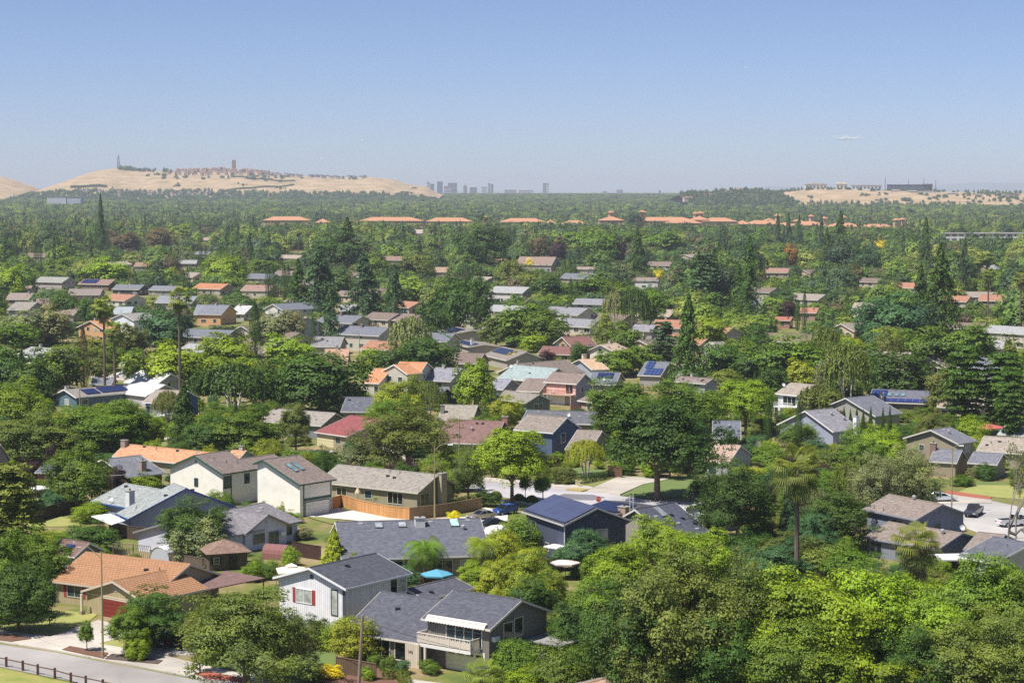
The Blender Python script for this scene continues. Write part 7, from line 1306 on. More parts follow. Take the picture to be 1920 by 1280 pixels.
# stop sign
p = at(1122, 962); hs = dist_point(1122, 935, p.y).z; r = tag(empty('stop_sign', p), 'red octagonal stop sign facing the camera behind the navy solar house', 'sign')
m = MB(); m.tube([(0, 0, 0), (0, 0, hs + .2)], .035, 6); m.obj('pole', M('metal', '8c8c88'), r)
def octo(rad, y): return [(rad * math.cos(math.pi / 8 + i * math.pi / 4), y, hs + rad * math.sin(math.pi / 8 + i * math.pi / 4)) for i in range(8)]
def prism(m, a, b):
    m.face(a); m.face(b[::-1]); n = len(a)
    for i in range(n): m.face([a[(i + 1) % n], a[i], b[i], b[(i + 1) % n]])
m = MB(); prism(m, octo(.46, -.06), octo(.46, -.04)); pl = m.obj('sign_plate', M('trim', 'e8e4e0'), r)
m = MB(); prism(m, octo(.425, -.068), octo(.425, -.058)); m.obj('sign_face', M('trim', 'c01a20'), pl)
def text(s, size, loc, rot, mat, parent, name='lettering', ext=.01):
    c = bpy.data.curves.new(name, 'FONT'); c.body = s; c.size = size; c.align_x = 'CENTER'; c.align_y = 'CENTER'; c.extrude = ext; c.materials.append(mat)
    tmp = bpy.data.objects.new(name, c); COL.objects.link(tmp); bpy.context.view_layer.update(); me = bpy.data.meshes.new_from_object(tmp.evaluated_get(bpy.context.evaluated_depsgraph_get())); bpy.data.objects.remove(tmp)
    o = link(name, me, parent, loc); o.rotation_euler = rot; return o
text('STOP', .3, (0, -.08, hs), (math.pi / 2, 0, 0), WHT, pl)
# house number on the wall of the grey balcony house, the balcony itself, awning and garage front
root, wg = HOUSES['balcony_main']
def wb(m, x0, x1, y0, y1, z0, z1, mi=0): m.hexa([wg.P(x, y, z) for z in (z0, z1) for x, y in ((x0, y0), (x1, y0), (x1, y1), (x0, y1))], mi)
CRE = M('trim', ap('e2d6c6', 1.15)); yb = wg.yn; bx0, bx1 = wg.x0 - .1, wg.x0 + (wg.x1 - wg.x0) * .86; bd = 1.7
m = MB(); wb(m, bx0, bx1, yb - bd, yb - .01, 2.35, 2.68); m.obj('balcony_floor', M('trim', ap('f2eee8', 1.15)), root)
m = MB(); nP = 5
for i in range(nP + 1):
    x = bx0 + (bx1 - bx0) * i / nP; wb(m, x - .06 if i else x, x + .06 if i < nP else x, yb - bd - .005, yb - bd + .1, 2.68, 3.75)
wb(m, bx0, bx1, yb - bd - .03, yb - bd + .13, 3.75, 3.83); rl = m.obj('railing', CRE, root)
m = MB(); n = 44
for i in range(n):
    x = bx0 + (bx1 - bx0) * (i + .5) / n; wb(m, x - .075, x + .075, yb - bd + .02, yb - bd + .06, 2.8, 3.62 if i % 2 else 3.5)
m.obj('picket', CRE, rl)
m = MB()
for x in (bx0, bx1 - .1):
    wb(m, x, x + .1, yb - bd + .1, yb - .02, 3.75, 3.83)
    for i in range(9): y_ = yb - bd + .15 + i * .17; wb(m, x + .03, x + .07, y_, y_ + .12, 2.68, 3.7)
m.obj('side_railing', CRE, rl)
m = MB(); wb(m, wg.x0 - 1.5, wg.x0 + .35, yb - bd - .25, yb - bd + .15, 0, 2.55); nwall = m.obj('entry_wall', M('boards', ap('dccdb8', 1.15)), root)
m = MB(); wb(m, wg.x0 + .8, wg.x0 + 1.05, yb - bd, yb - bd + .25, 0, 2.35); m.obj('post', CRE, root)
tx = text('342', .42, wg.P(wg.x0 - .75, yb - bd - .27, 1.65), (math.pi / 2, 0, wg.yaw), M('trim', '3a342e'), nwall)
m = MB(); sl = wg.slope; xa, xb = -wg.L / 2 * .85, wg.L / 2 * .86
m.hexa([sl(a, t_, h_) for h_ in (.12, .3) for a, t_ in ((xa, .97), (xb, .97), (xb, .91), (xa, .91))])
wv = []
for i in range(40):
    x0, x1 = xa + (xb - xa) * i / 40, xa + (xb - xa) * (i + 1) / 40
    m.face([sl(x0, .98, .28), sl(x1, .98, .28), sl(x1, 1.03, .02 if i % 2 else -.1), sl(x0, 1.03, -.1 if i % 2 else .02)])
m.obj('awning', M('trim', ap('efe2d2', 1.1)), root)
# white gutters and lean-to at the right of that house
m = MB(); wb(m, wg.x1 + .05, wg.x1 + 4.5, 1.2, wg.yf + .6, 0, 2.6); m.obj('side_wall', M('boards', ap('847f78', 1.15)), root)
m = MB(); wb(m, wg.x1 + .05, wg.x1 + 5, .7, wg.yf + 1, 2.6, 2.75); m.obj('side_roof', M('shingle', ap('a8a6a4')), root)
# pink balcony recess, white porch railing, azure deck
def deck(wn, f, s0, s1, dep, zf, col, fl, kind='railing', und=None):
    rt, w_ = HOUSES[wn]; ln = w_.face(f)[1]; a, b_ = s0 * ln, s1 * ln; m = MB(); w_.fbox(m, f, a, b_, .02, dep, zf - .2, zf); m.obj('balcony_floor', M('trim', fl), rt)
    m = MB(); w_.fbox(m, f, a, b_, dep - .06, dep, zf + .92, zf + 1.0); w_.fbox(m, f, a, b_, dep - .06, dep, zf + .08, zf + .13); n_ = int((b_ - a) / .16)
    for i in range(n_ + 1): x = a + (b_ - a) * i / n_; w_.fbox(m, f, x - .02, x + .02, dep - .05, dep - .01, zf, zf + .95)
    w_.fbox(m, f, a, a + .06, .02, dep, zf + .92, zf + 1.0); w_.fbox(m, f, b_ - .06, b_, .02, dep, zf + .92, zf + 1.0); m.obj(kind, M('trim', col), rt)
    for s in (a + .1, b_ - .2):
        m = MB(); w_.fbox(m, f, s, s + .12, dep - .15, dep - .03, 0, zf - .2); m.obj('post', M('trim', fl), rt)
    return rt, w_
deck('pink_upper', 'ab', .02, .98, 1.9, 2.65, '9c6a5c', ap('e8c4b4', 1.1)); deck('white_balcony', 'ab', .1, 1.0, 2.2, 2.6, 'ececea', 'dcdcda'); deck('azure_main', 'ab', -.1, .75, 2.6, 2.6, 'e8ecf2', 'dfe3ea')
rt, w_ = HOUSES['pink_upper']; m = MB(); w_.fbox(m, 'ab', 0, w_.face('ab')[1], 0.0, .03, 2.66, 5.0); m.obj('recess_wall', M('stucco', ap('eab8a8', 1.1)), rt)
# brown patio roof beside the orange tiled house
rt, w_ = HOUSES['orange_main']; q = [at(370, 1089, 2.6), at(425, 1069, 3.0), at(497, 1083, 2.6), at(393, 1104, 2.5)]
q = [q[3], q[2], q[1], q[0]]; m = MB(); m.hexa([(p_ - w_.org) - Vector((0, 0, .12)) for p_ in q] + [p_ - w_.org for p_ in q]); m.obj('patio_roof', M('shingle', ap('8c6e68')), rt)
for p_ in q[:2]: m = MB(); o = (p_ - w_.org) * 1; m.box(-.07, .07, -.07, .07, 0, p_.z - .1, T=Matrix.Translation((o.x * .985, o.y + .25, 0))); m.obj('post', M('wood', '5c4438'), rt)
rt, w_ = HOUSES['orange_garage']; m = MB(); u_ = w_.face('da')[1]; w_.fbox(m, 'da', .1, .35, .9, 1.15, 0, 2.5); m.obj('porch_post', M('trim', 'd8ceb8'), rt); m = MB(); w_.fbox(m, 'da', 0, .5, .75, 1.3, 0, .5); m.obj('post_base', M('brick', 'a08468'), rt)
# white patio cover of the blue trimmed house
rt, w_ = HOUSES['bluetrim_main']; q = [at(171, 967, 2.5), at(206, 962, 2.7), at(235, 975, 2.7), at(209, 983, 2.3)]; q = [q[3], q[2], q[1], q[0]]
m = MB(); m.hexa([(p_ - w_.org) - Vector((0, 0, .1)) for p_ in q] + [p_ - w_.org for p_ in q]); m.obj('patio_roof', M('trim', 'e8e6e4'), rt)
# television antenna
p = at(211, 945); r = tag(empty('antenna', p), 'spoked television antenna on a mast behind the blue trimmed house', 'antenna'); hh = dist_point(211, 886, p.y).z; m = MB(); m.tube([(0, 0, 0), (0, 0, hh)], .04, 5); m.obj('mast', M('metal', '9c9c9c'), r)
m = MB(); m.tube([(-1.6, 0, hh - .5), (1.6, .4, hh - .4)], .025, 4)
for i in range(9): x = -1.5 + i * .37; L_ = .45 + .06 * i; m.tube([(x, -L_, hh - .5), (x, L_, hh - .45)], .015, 3)
m.obj('antenna_element', M('metal', 'a8a8a8'), r)
for u, v0, v1, lb in ((1181, 928, 975, 'left white radio mast on the roof beside the pink brick chimney'), (1187, 925, 978, 'right white radio mast on the roof beside the pink brick chimney')):
    y_ = HOUSES['black_main'][1].c.y + 3; b0 = dist_point(u, v1, y_); m = MB(); b1 = dist_point(u, v0, y_); m.tube([(0, 0, -3), (0, 0, b1.z - b0.z)], .05, 5); tag(m.obj('radio_mast', M('trim', 'd8d8d8'), loc=b0), lb, 'mast')

def fence(label, pix, h, col, post=2.3, kind='boards', cap=True, group=None, zv=None, name='wooden_fence', lattice=False, postcol=None, var=.16):
    P_ = [at(u, v) for u, v in pix]; o = P_[0].copy(); r = tag(empty(name, o), label, 'fence', group); mat = M(kind, col, bw=.17, var=var) if kind == 'boards' else M(kind, col)
    for A, B in zip(P_, P_[1:]):
        L_ = (B - A).length; n = max(1, round(L_ / post)); d = (B - A).normalized(); nn = Vector((-d.y, d.x, 0))
        for i in range(n):
            a, b_ = A.lerp(B, i / n) - o, A.lerp(B, (i + 1) / n) - o; m = MB()
            if lattice:
                k = 8
                for j in range(k):
                    for sgn in (1, -1):
                        f0, f1 = j / k, min(1, (j + 2) / k) if sgn > 0 else max(0, (j - 2) / k + 1 / k)
                        m.tube([a.lerp(b_, f0), a.lerp(b_, f1) + Vector((0, 0, h))], .02, 4)
            else:
                nb = max(4, int((b_ - a).length / .16))
                for j in range(nb):
                    q0, q1 = a.lerp(b_, j / nb + .004), a.lerp(b_, (j + 1) / nb - .004); o1 = nn * (.02 + .012 * (j % 2))
                    m.hexa([q0 - o1, q1 - o1, q1 + o1, q0 + o1] + [q + Vector((0, 0, h)) for q in (q0 - o1, q1 - o1, q1 + o1, q0 + o1)])
            m.obj('board_panel', mat, r)
            m = MB(); m.box(-.06, .06, -.06, .06, -.1, h + .1, T=Matrix.Translation(a)); m.obj('post', M('wood', postcol or col), r)
        if cap: m = MB(); a, b_ = A - o, B - o; q = nn * .08; m.hexa([a - q + Vector((0, 0, h)), b_ - q + Vector((0, 0, h)), b_ + q + Vector((0, 0, h)), a + q + Vector((0, 0, h)), a - q + Vector((0, 0, h + .05)), b_ - q + Vector((0, 0, h + .05)), b_ + q + Vector((0, 0, h + .05)), a + q + Vector((0, 0, h + .05))]); m.obj('rail', M('wood', postcol or col), r)
GOLD = 'cf9a62'
fence('new golden plank fence around the beige ranch house garden', [(619, 956), (640, 949), (679, 961), (728, 971), (768, 975)], 1.85, GOLD)
fence('weathered brown plank fence continuing right of the golden one', [(768, 975), (830, 968), (903, 955)], 1.9, '8c7452')
fence('dark shaded plank fence behind the sloping back lawn', [(60, 982), (100, 970), (140, 962), (176, 960)], 2.0, '3c3028')
fence('dark plank fence below the blue trimmed house', [(205, 1002), (240, 1010), (285, 1016)], 1.9, '54483e')
fence('lattice fence with climbing plants above the orange tiled roof', [(212, 1046), (250, 1048), (283, 1052)], 2.0, '6c625a', lattice=True, cap=True)
fence('grey brown fence with white post beside the lattice', [(283, 1050), (335, 1058), (380, 1066)], 1.4, '6e6054')
fence('short dark fence in front of the slate blue ranch house', [(757, 1096), (790, 1100), (815, 1106)], 1.7, '5e4e3e')
fence('small plank fence under the wooden utility pole', [(631, 1262), (665, 1268), (706, 1276)], 1.75, '6e5a48')
fence('dark maroon gate fence left of the slate blue ranch roof', [(548, 1040), (575, 1046), (602, 1050)], 1.9, '4c342c', var=.05)
fence('dark brown fence behind the grey carport posts at the right', [(1760, 1076), (1785, 1070), (1802, 1066)], 2.2, '3e322e')
fence('plank fence left of the olive garage under the shade tree', [(1140, 893), (1166, 897)], 1.9, '70523e')
fence('dark side fence under the pink balcony house', [(1070, 772), (1090, 776)], 1.9, '5a3a30')
fence('long low fence behind the cedars at the right', [(1740, 790), (1800, 784), (1880, 800)], 1.6, '5c4c3e')
fence('grey fence below the white balcony house', [(1402, 838), (1430, 850)], 1.9, '86807c')
# rail fence on the near verge
vp = [(12, 1250), (43, 1257), (71, 1264), (103, 1271), (133, 1280), (161, 1286), (193, 1293), (225, 1300)]; P_ = [at(u, v) for u, v in vp]; r = tag(empty('rail_fence', P_[0]), 'low brown rail fence along the near edge of the road', 'fence')
for a in P_: m = MB(); m.box(-.11, .11, -.11, .11, -.1, 1.1, T=Matrix.Translation(a - P_[0])); m.obj('post', M('wood', '54382a'), r)
for a, b_ in zip([at(-25, 1243)] + P_, P_):
    for z in (.85,):
        m = MB(); m.tube([a - P_[0] + Vector((0, 0, z)), b_ - P_[0] + Vector((0, 0, z + .03))], .06, 6); m.obj('rail', M('wood', '5c4030'), r)

# garden buildings and shades
p = at(421, 1062); r = tag(empty('garden_shed', p, .35), 'dark brown square garden shed with pyramid roof and black shuttered windows', 'shed'); s_ = 2.55
m = MB(); m.box(-s_, s_, -s_, s_, -.1, 2.35); m.obj('wall', M('boards', '5c5044'), r)
m = MB(); e_ = s_ + .55; q = [(-e_, -e_, 2.35), (e_, -e_, 2.35), (e_, e_, 2.35), (-e_, e_, 2.35)]
for i in range(4): m.face([q[i], q[(i + 1) % 4], (0, 0, 3.75)])
m.face(q[::-1]); m.obj('roof', M('shingle', ap('9c8070')), r)
m = MB(); m.box(.1, 1.1, -s_ - .06, -s_, 0, 2.0); m.obj('door', M('trim', '2c211c'), r)
for x in (-1.6,):
    m = MB(); m.box(x - .4, x + .4, -s_ - .05, -s_ - .005, .9, 1.75); wn_ = m.obj('window', WHT, r)
    for i in range(2):
        for j in range(2): m = MB(); m.box(x - .34 + i * .35, x - .01 + i * .35, -s_ - .07, -s_ - .055, .95 + j * .39, 1.3 + j * .39); m.obj('pane', M('glass', '1b2223'), wn_)
    for sx in (-1, 1): m = MB(); m.box(x + sx * .58 - .13, x + sx * .58 + .13, -s_ - .06, -s_ - .005, .85, 1.8); m.obj('shutter', M('trim', '151515'), r)
m = MB(); m.box(s_ + .005, s_ + .05, -.3, .4, .9, 1.75); m.obj('window', WHT, r)
def tunnel(label, u, v, L_, W_, H_, yaw, col, name, ends='d8d8d4'):
    p = at(u, v); r = tag(empty(name, p, yaw), label, 'shed'); m = MB(); n = 10
    arc = [(W_ / 2 * math.cos(math.pi * i / n), H_ * math.sin(math.pi * i / n) ** .8) for i in range(n + 1)]
    for (y0, z0), (y1, z1) in zip(arc, arc[1:]): m.hexa([(-L_ / 2, y0, z0), (L_ / 2, y0, z0), (L_ / 2, y1, z1), (-L_ / 2, y1, z1), (-L_ / 2, y0 * 1.02, z0 + .04), (L_ / 2, y0 * 1.02, z0 + .04), (L_ / 2, y1 * 1.02, z1 + .04), (-L_ / 2, y1 * 1.02, z1 + .04)])
    m.obj('cover', M('boards', col) if name != 'greenhouse' else M('trim', col), r)
    m = MB(); [m.face([(x, y_, z_) for y_, z_ in arc]) for x in (-L_ / 2 + .05, L_ / 2 - .05)]; m.obj('end_panel', M('trim', ends), r)
    m = MB(); [m.tube([(-L_ / 2 + L_ * i / 4, y_ * 1.03, z_ + .05) for y_, z_ in arc], .03, 4) for i in range(5)]; m.obj('hoop', M('metal', 'b8b8b8'), r)
tunnel('small white plastic garden greenhouse tunnel beside the flowering bush', 308, 1052, 2.2, 3.2, 2.1, 1.1, 'c8ccd0', 'greenhouse', 'b8bcc4')
tunnel('rusty red round roofed garden shed left of the slate blue ranch house', 520, 1046, 3.4, 2.6, 1.9, -.35, '8a5c58', 'barrel_shed', '9c9498')
def canopy(name, label, u, v, s_, h, col, rise=.7, posts=True, tier=False, yaw=.4, sides=4, cat='canopy'):
    p = at(u, v); r = tag(empty(name, p, yaw), label, cat); m = MB(); q = [(s_ * math.cos(math.pi / sides + i * 6.2832 / sides) * 1.414, s_ * math.sin(math.pi / sides + i * 6.2832 / sides) * 1.414, h) for i in range(sides)]
    for i in range(sides):
        a, b_ = q[i], q[(i + 1) % sides]; m.face([a, b_, (0, 0, h + rise)]); m.face([(a[0], a[1], h - .18), (b_[0], b_[1], h - .18), b_, a])
    m.obj('canopy_cloth', M('trim', col), r)
    if tier: m = MB(); k = .38; [m.face([(q[i][0] * k, q[i][1] * k, h + rise * .62 + .15), (q[(i + 1) % 4][0] * k, q[(i + 1) % 4][1] * k, h + rise * .62 + .15), (0, 0, h + rise + .3)]) for i in range(4)]; m.obj('top_tier', M('trim', col), r)
    m = MB()
    if posts: [m.tube([(x * .97, y_ * .97, 0), (x * .97, y_ * .97, h)], .05, 5) for x, y_, _ in q]
    else: m.tube([(0, 0, 0), (0, 0, h + rise + .1)], .035, 6)
    m.obj('pole', M('metal', '8c8880'), r)
canopy('garden_canopy', 'cream two-tier garden canopy left of the white shuttered house', 547, 1102, 1.8, 2.3, 'efe0cc', .6, tier=True, yaw=.2)
canopy('patio_umbrella', 'light blue patio umbrella behind the lower slate roofs', 819, 1103, 1.5, 1.9, '5c9fb8', .6, False, sides=6, cat='umbrella')
canopy('patio_umbrella', 'white patio umbrella near the dark fence at the left', 72, 942, 1.7, 2.3, 'ececea', .5, False, sides=6, cat='umbrella')
canopy('patio_umbrella', 'cream patio umbrella behind the maple at the right', 1634, 835, 1.6, 2.3, 'e8dcc4', .5, False, sides=6, cat='umbrella')
canopy('patio_umbrella', 'faded red patio umbrella at the right among garden shrubs', 1852, 822, 2.4, 2.4, 'b8645a', .7, False, sides=8, cat='umbrella')
canopy('patio_umbrella', 'folded sized beige umbrella in the beige ranch garden', 671, 945, .35, 1.9, 'cdbb9c', 1.0, False, sides=6, cat='umbrella')
canopy('shade_sail', 'small white awning panel on the side of the navy solar house', 1042, 1056, 1.2, 2.4, 'e8e6ea', .1, True, yaw=.9)
canopy('shade_sail', 'pale rosy umbrella under the trees below the navy solar house', 1060, 1085, 1.4, 2.2, 'd8c8c0', .3, False, sides=6)
canopy('carport', 'white flat carport on slim posts at the lower right', 1778, 1080, 2.1, 2.6, 'e4e2de', .08, True, yaw=.1)
p = at(950, 1040); r = tag(empty('small_shed', p, .2), 'tiny dark shed with flat grey roof under the trees', 'shed'); m = MB(); m.box(-1.3, 1.3, -1, 1, 0, 2); m.obj('wall', M('boards', '34302e'), r); m = MB(); m.box(-1.6, 1.6, -1.3, 1.3, 2, 2.12); m.obj('roof', M('concrete', 'a8a4a0'), r)
# teal trimmed cream gable just in view at the bottom
WINGS['bottom_cream'] = [2.6, *at(1118, 1300, 2.6)[:2], .75, 9, 4.2, 0, 1.3]
house('cream corner cottage', 'cream gabled cottage with pale blue trim cut off by the bottom edge', ['bottom_cream'], 'c8a890', 'd0c49c', trim='9cc0cc', auto=False)
m = MB(); A_, B_ = at(1000, 884), at(1068, 893); d_ = (B_ - A_).normalized(); n_ = Vector((-d_.y, d_.x, 0)) * .12; m.hexa([a_ - A_ + q_ + Vector((0, 0, z_)) for z_ in (0, 1.0) for a_, q_ in ((A_, -n_), (B_, -n_), (B_, n_), (A_, n_))]); tag(m.obj('garden_wall', M('stucco', 'c8bcbc'), loc=A_), 'low pale garden wall along the central pavement', 'wall')
# patio chairs, bins, hedges
def chair(label, u, v, col, yaw, z=0, name='garden_chair', group=None):
    p = at(u, v, z); r = tag(empty(name, p, yaw), label, 'chair', group); mt = M('trim', col)
    m = MB(); m.box(-.32, .32, -.3, .3, .34, .4); m.obj('seat', mt, r); m = MB(); m.hexa([(-.32, .26, .36), (.32, .26, .36), (.32, .33, .36), (-.32, .33, .36), (-.32, .5, 1.0), (.32, .5, 1.0), (.32, .56, 1.0), (-.32, .56, 1.0)]); m.obj('backrest', mt, r)
    for sx in (-1, 1): m = MB(); m.box(sx * .36 - .05, sx * .36 + .05, -.34, .4, .56, .6); m.obj('armrest', mt, r)
    for sx in (-1, 1):
        for sy in (-1, 1): m = MB(); m.box(sx * .3 - .035, sx * .3 + .035, sy * .27 - .035, sy * .27 + .035, 0, .56 if sy < 0 else .36); m.obj('leg', mt, r)
chair('orange red garden chair on the patio behind the round yellow green tree, left one', 597, 1206, 'b8402c', .4); chair('pinkish red garden chair on the same patio, right one', 616, 1208, 'a85a50', -.5); chair('dark red low garden chair nearest the round tree', 607, 1216, '7c2a26', .1)
rt, w_ = HOUSES['pink_upper']; pw_ = w_.W(w_.x0 + 2.6, w_.yn - 1.2, 2.65); c = tag(empty('balcony_chair', pw_, w_.yaw), 'white chair standing on the pink railed balcony', 'chair')
m = MB(); m.box(-.28, .28, -.28, .28, .4, .46); m.obj('seat', WHT, c); m = MB(); m.box(-.28, .28, .24, .3, .46, 1.0); m.obj('backrest', WHT, c)
for sx in (-1, 1):
    for sy in (-1, 1): m = MB(); m.box(sx * .24 - .03, sx * .24 + .03, sy * .24 - .03, sy * .24 + .03, 0, .4); m.obj('leg', WHT, c)
rt, w_ = HOUSES['azure_main']
for i, (xx, lb) in enumerate(((.6, 'left blue chair on the deck of the azure house'), (1.7, 'middle blue chair on the deck of the azure house'), (3.0, 'right blue chair on the deck of the azure house'))):
    pw_ = w_.W(w_.x0 + xx, w_.yn - 1.4, 2.6); c = tag(empty('deck_chair', pw_, w_.yaw + i), lb, 'chair'); m = MB(); m.box(-.3, .3, -.3, .3, .35, .42); m.obj('seat', M('trim', '3c5ca0'), c); m = MB(); m.box(-.3, .3, .25, .33, .42, 1.1); m.obj('backrest', M('trim', '3c5ca0'), c)
    for sx in (-1, 1):
        for sy in (-1, 1): m = MB(); m.box(sx * .26 - .03, sx * .26 + .03, sy * .26 - .03, sy * .26 + .03, 0, .35); m.obj('leg', M('trim', 'd0d4dc'), c)
p = at(248, 1217); r = tag(empty('waste_bin', p), 'dark green wheeled bin on the pavement below the young trees', 'bin'); m = MB(); m.hexa([(-.28, -.3, .05), (.28, -.3, .05), (.28, .3, .05), (-.28, .3, .05), (-.34, -.36, 1.0), (.34, -.36, 1.0), (.34, .36, 1.0), (-.34, .36, 1.0)]); m.obj('body', M('trim', '1c4a34'), r); m = MB(); m.box(-.36, .36, -.38, .4, 1.0, 1.07); m.obj('lid', M('trim', '17402c'), r)
for u, v, lb in ((1081, 911, 'left cream cable box by the clipped hedge'), (1086, 913, 'right smaller cream cable box by the clipped hedge')):
    m = MB(); m.box(-.2, .2, -.2, .2, 0, .95); m.box(-.24, .24, -.24, .24, .95, 1.02); tag(m.obj('utility_box', M('trim', 'c8bc98'), loc=at(u, v)), lb, 'utility box')
def hedge(label, pix, h, wd, tk, name='hedge', det='mid'):
    P_ = [at(u, v) for u, v in pix]; o = P_[0]; rng = np.random.default_rng(int(pix[0][0])); C = []; N = []
    for A, B in zip(P_, P_[1:]):
        L_ = (B - A).length; d = (B - A).normalized(); nn = Vector((-d.y, d.x, 0)); n = int(L_ * (h * 2 + wd) * 60)
        t_ = rng.random(n); s = rng.random(n) * (2 * h + wd) - h - wd / 2
        for a, q in zip(t_, s):
            if abs(q) < wd / 2: off, z, nr = q, h, (0, 0, 1)
            else: sg = 1 if q > 0 else -1; off, z, nr = sg * wd / 2, h - (abs(q) - wd / 2), (nn.x * sg, nn.y * sg, .2)
            pt = A.lerp(B, a) + nn * off; C.append((pt.x - o.x, pt.y - o.y, z)); N.append(nr)
    C = np.array(C) + rng.normal(size=(len(C), 3)) * .05; N = np.array(N, float) + rng.normal(size=(len(C), 3)) * .35
    me = quads_mesh(name, C, N, .16, rng, [LEAF], 1.2); ob = link(name, me, None, o); ob.color = (*[c * .9 for c in TINT[tk][1]], 1); tag(ob, label, 'hedge')
    return ob
hedge('low clipped lime hedge at the bottom edge, square piece', [(716, 1272), (738, 1272)], .9, 1.6, 'L'); hedge('curved clipped lime hedge running out of the bottom edge', [(745, 1268), (757, 1276), (762, 1300)], .8, 1.2, 'L')
hedge('dark clipped hedge beside the driveway of the shade tree house', [(1087, 908), (1120, 901), (1150, 893)], 1.1, 1.6, 'D'); hedge('row hedge in front of the white porch railing', [(1448, 785), (1492, 781)], 1.6, 1.2, 'G')
hedge('long ivy topped fence hedge behind the beige ranch', [(845, 961), (905, 948)], 2.1, .8, 'G'); hedge('bright green hedge at the bottom beside the fan palm', [(955, 1278), (1050, 1262)], 1.0, 2.2, 'L')
def mound(label, u, v, wpx, hm_, tk):
    p = at(u, v); wd = wpx / F * p.y; rng = np.random.default_rng(int(u)); q = rdir(rng, 2600); q[:, 2] = np.abs(q[:, 2]); C = q * np.array([wd / 2, wd * .42, hm_]) + rng.normal(size=q.shape) * .03
    me = quads_mesh('mound', C, q + rng.normal(size=q.shape) * .25, .14, rng, [LEAF], 1.1); ob = link('clipped_mound', me, None, p); ob.color = (*TINT[tk][1], 1); tag(ob, label, 'shrub', 'clipped mounds by the central road')
for u, v, w_, nm in ((905, 933, 22, 'leftmost clipped golden mound by the central road'), (930, 933, 24, 'second clipped golden mound from the left by the central road'), (973, 938, 24, 'third clipped golden mound by the central road, under a small tree'), (997, 941, 25, 'rightmost clipped golden mound by the central road')): mound(nm, u, v, w_, 1.1, 'L')
for i, u in enumerate((835, 849, 862, 876, 893)): mound(['first', 'second', 'third', 'fourth', 'fifth'][i] + ' dark round bush from the left along the lawn beside the white path', u, 878 + i * .5, 12, 1.2, 'D')

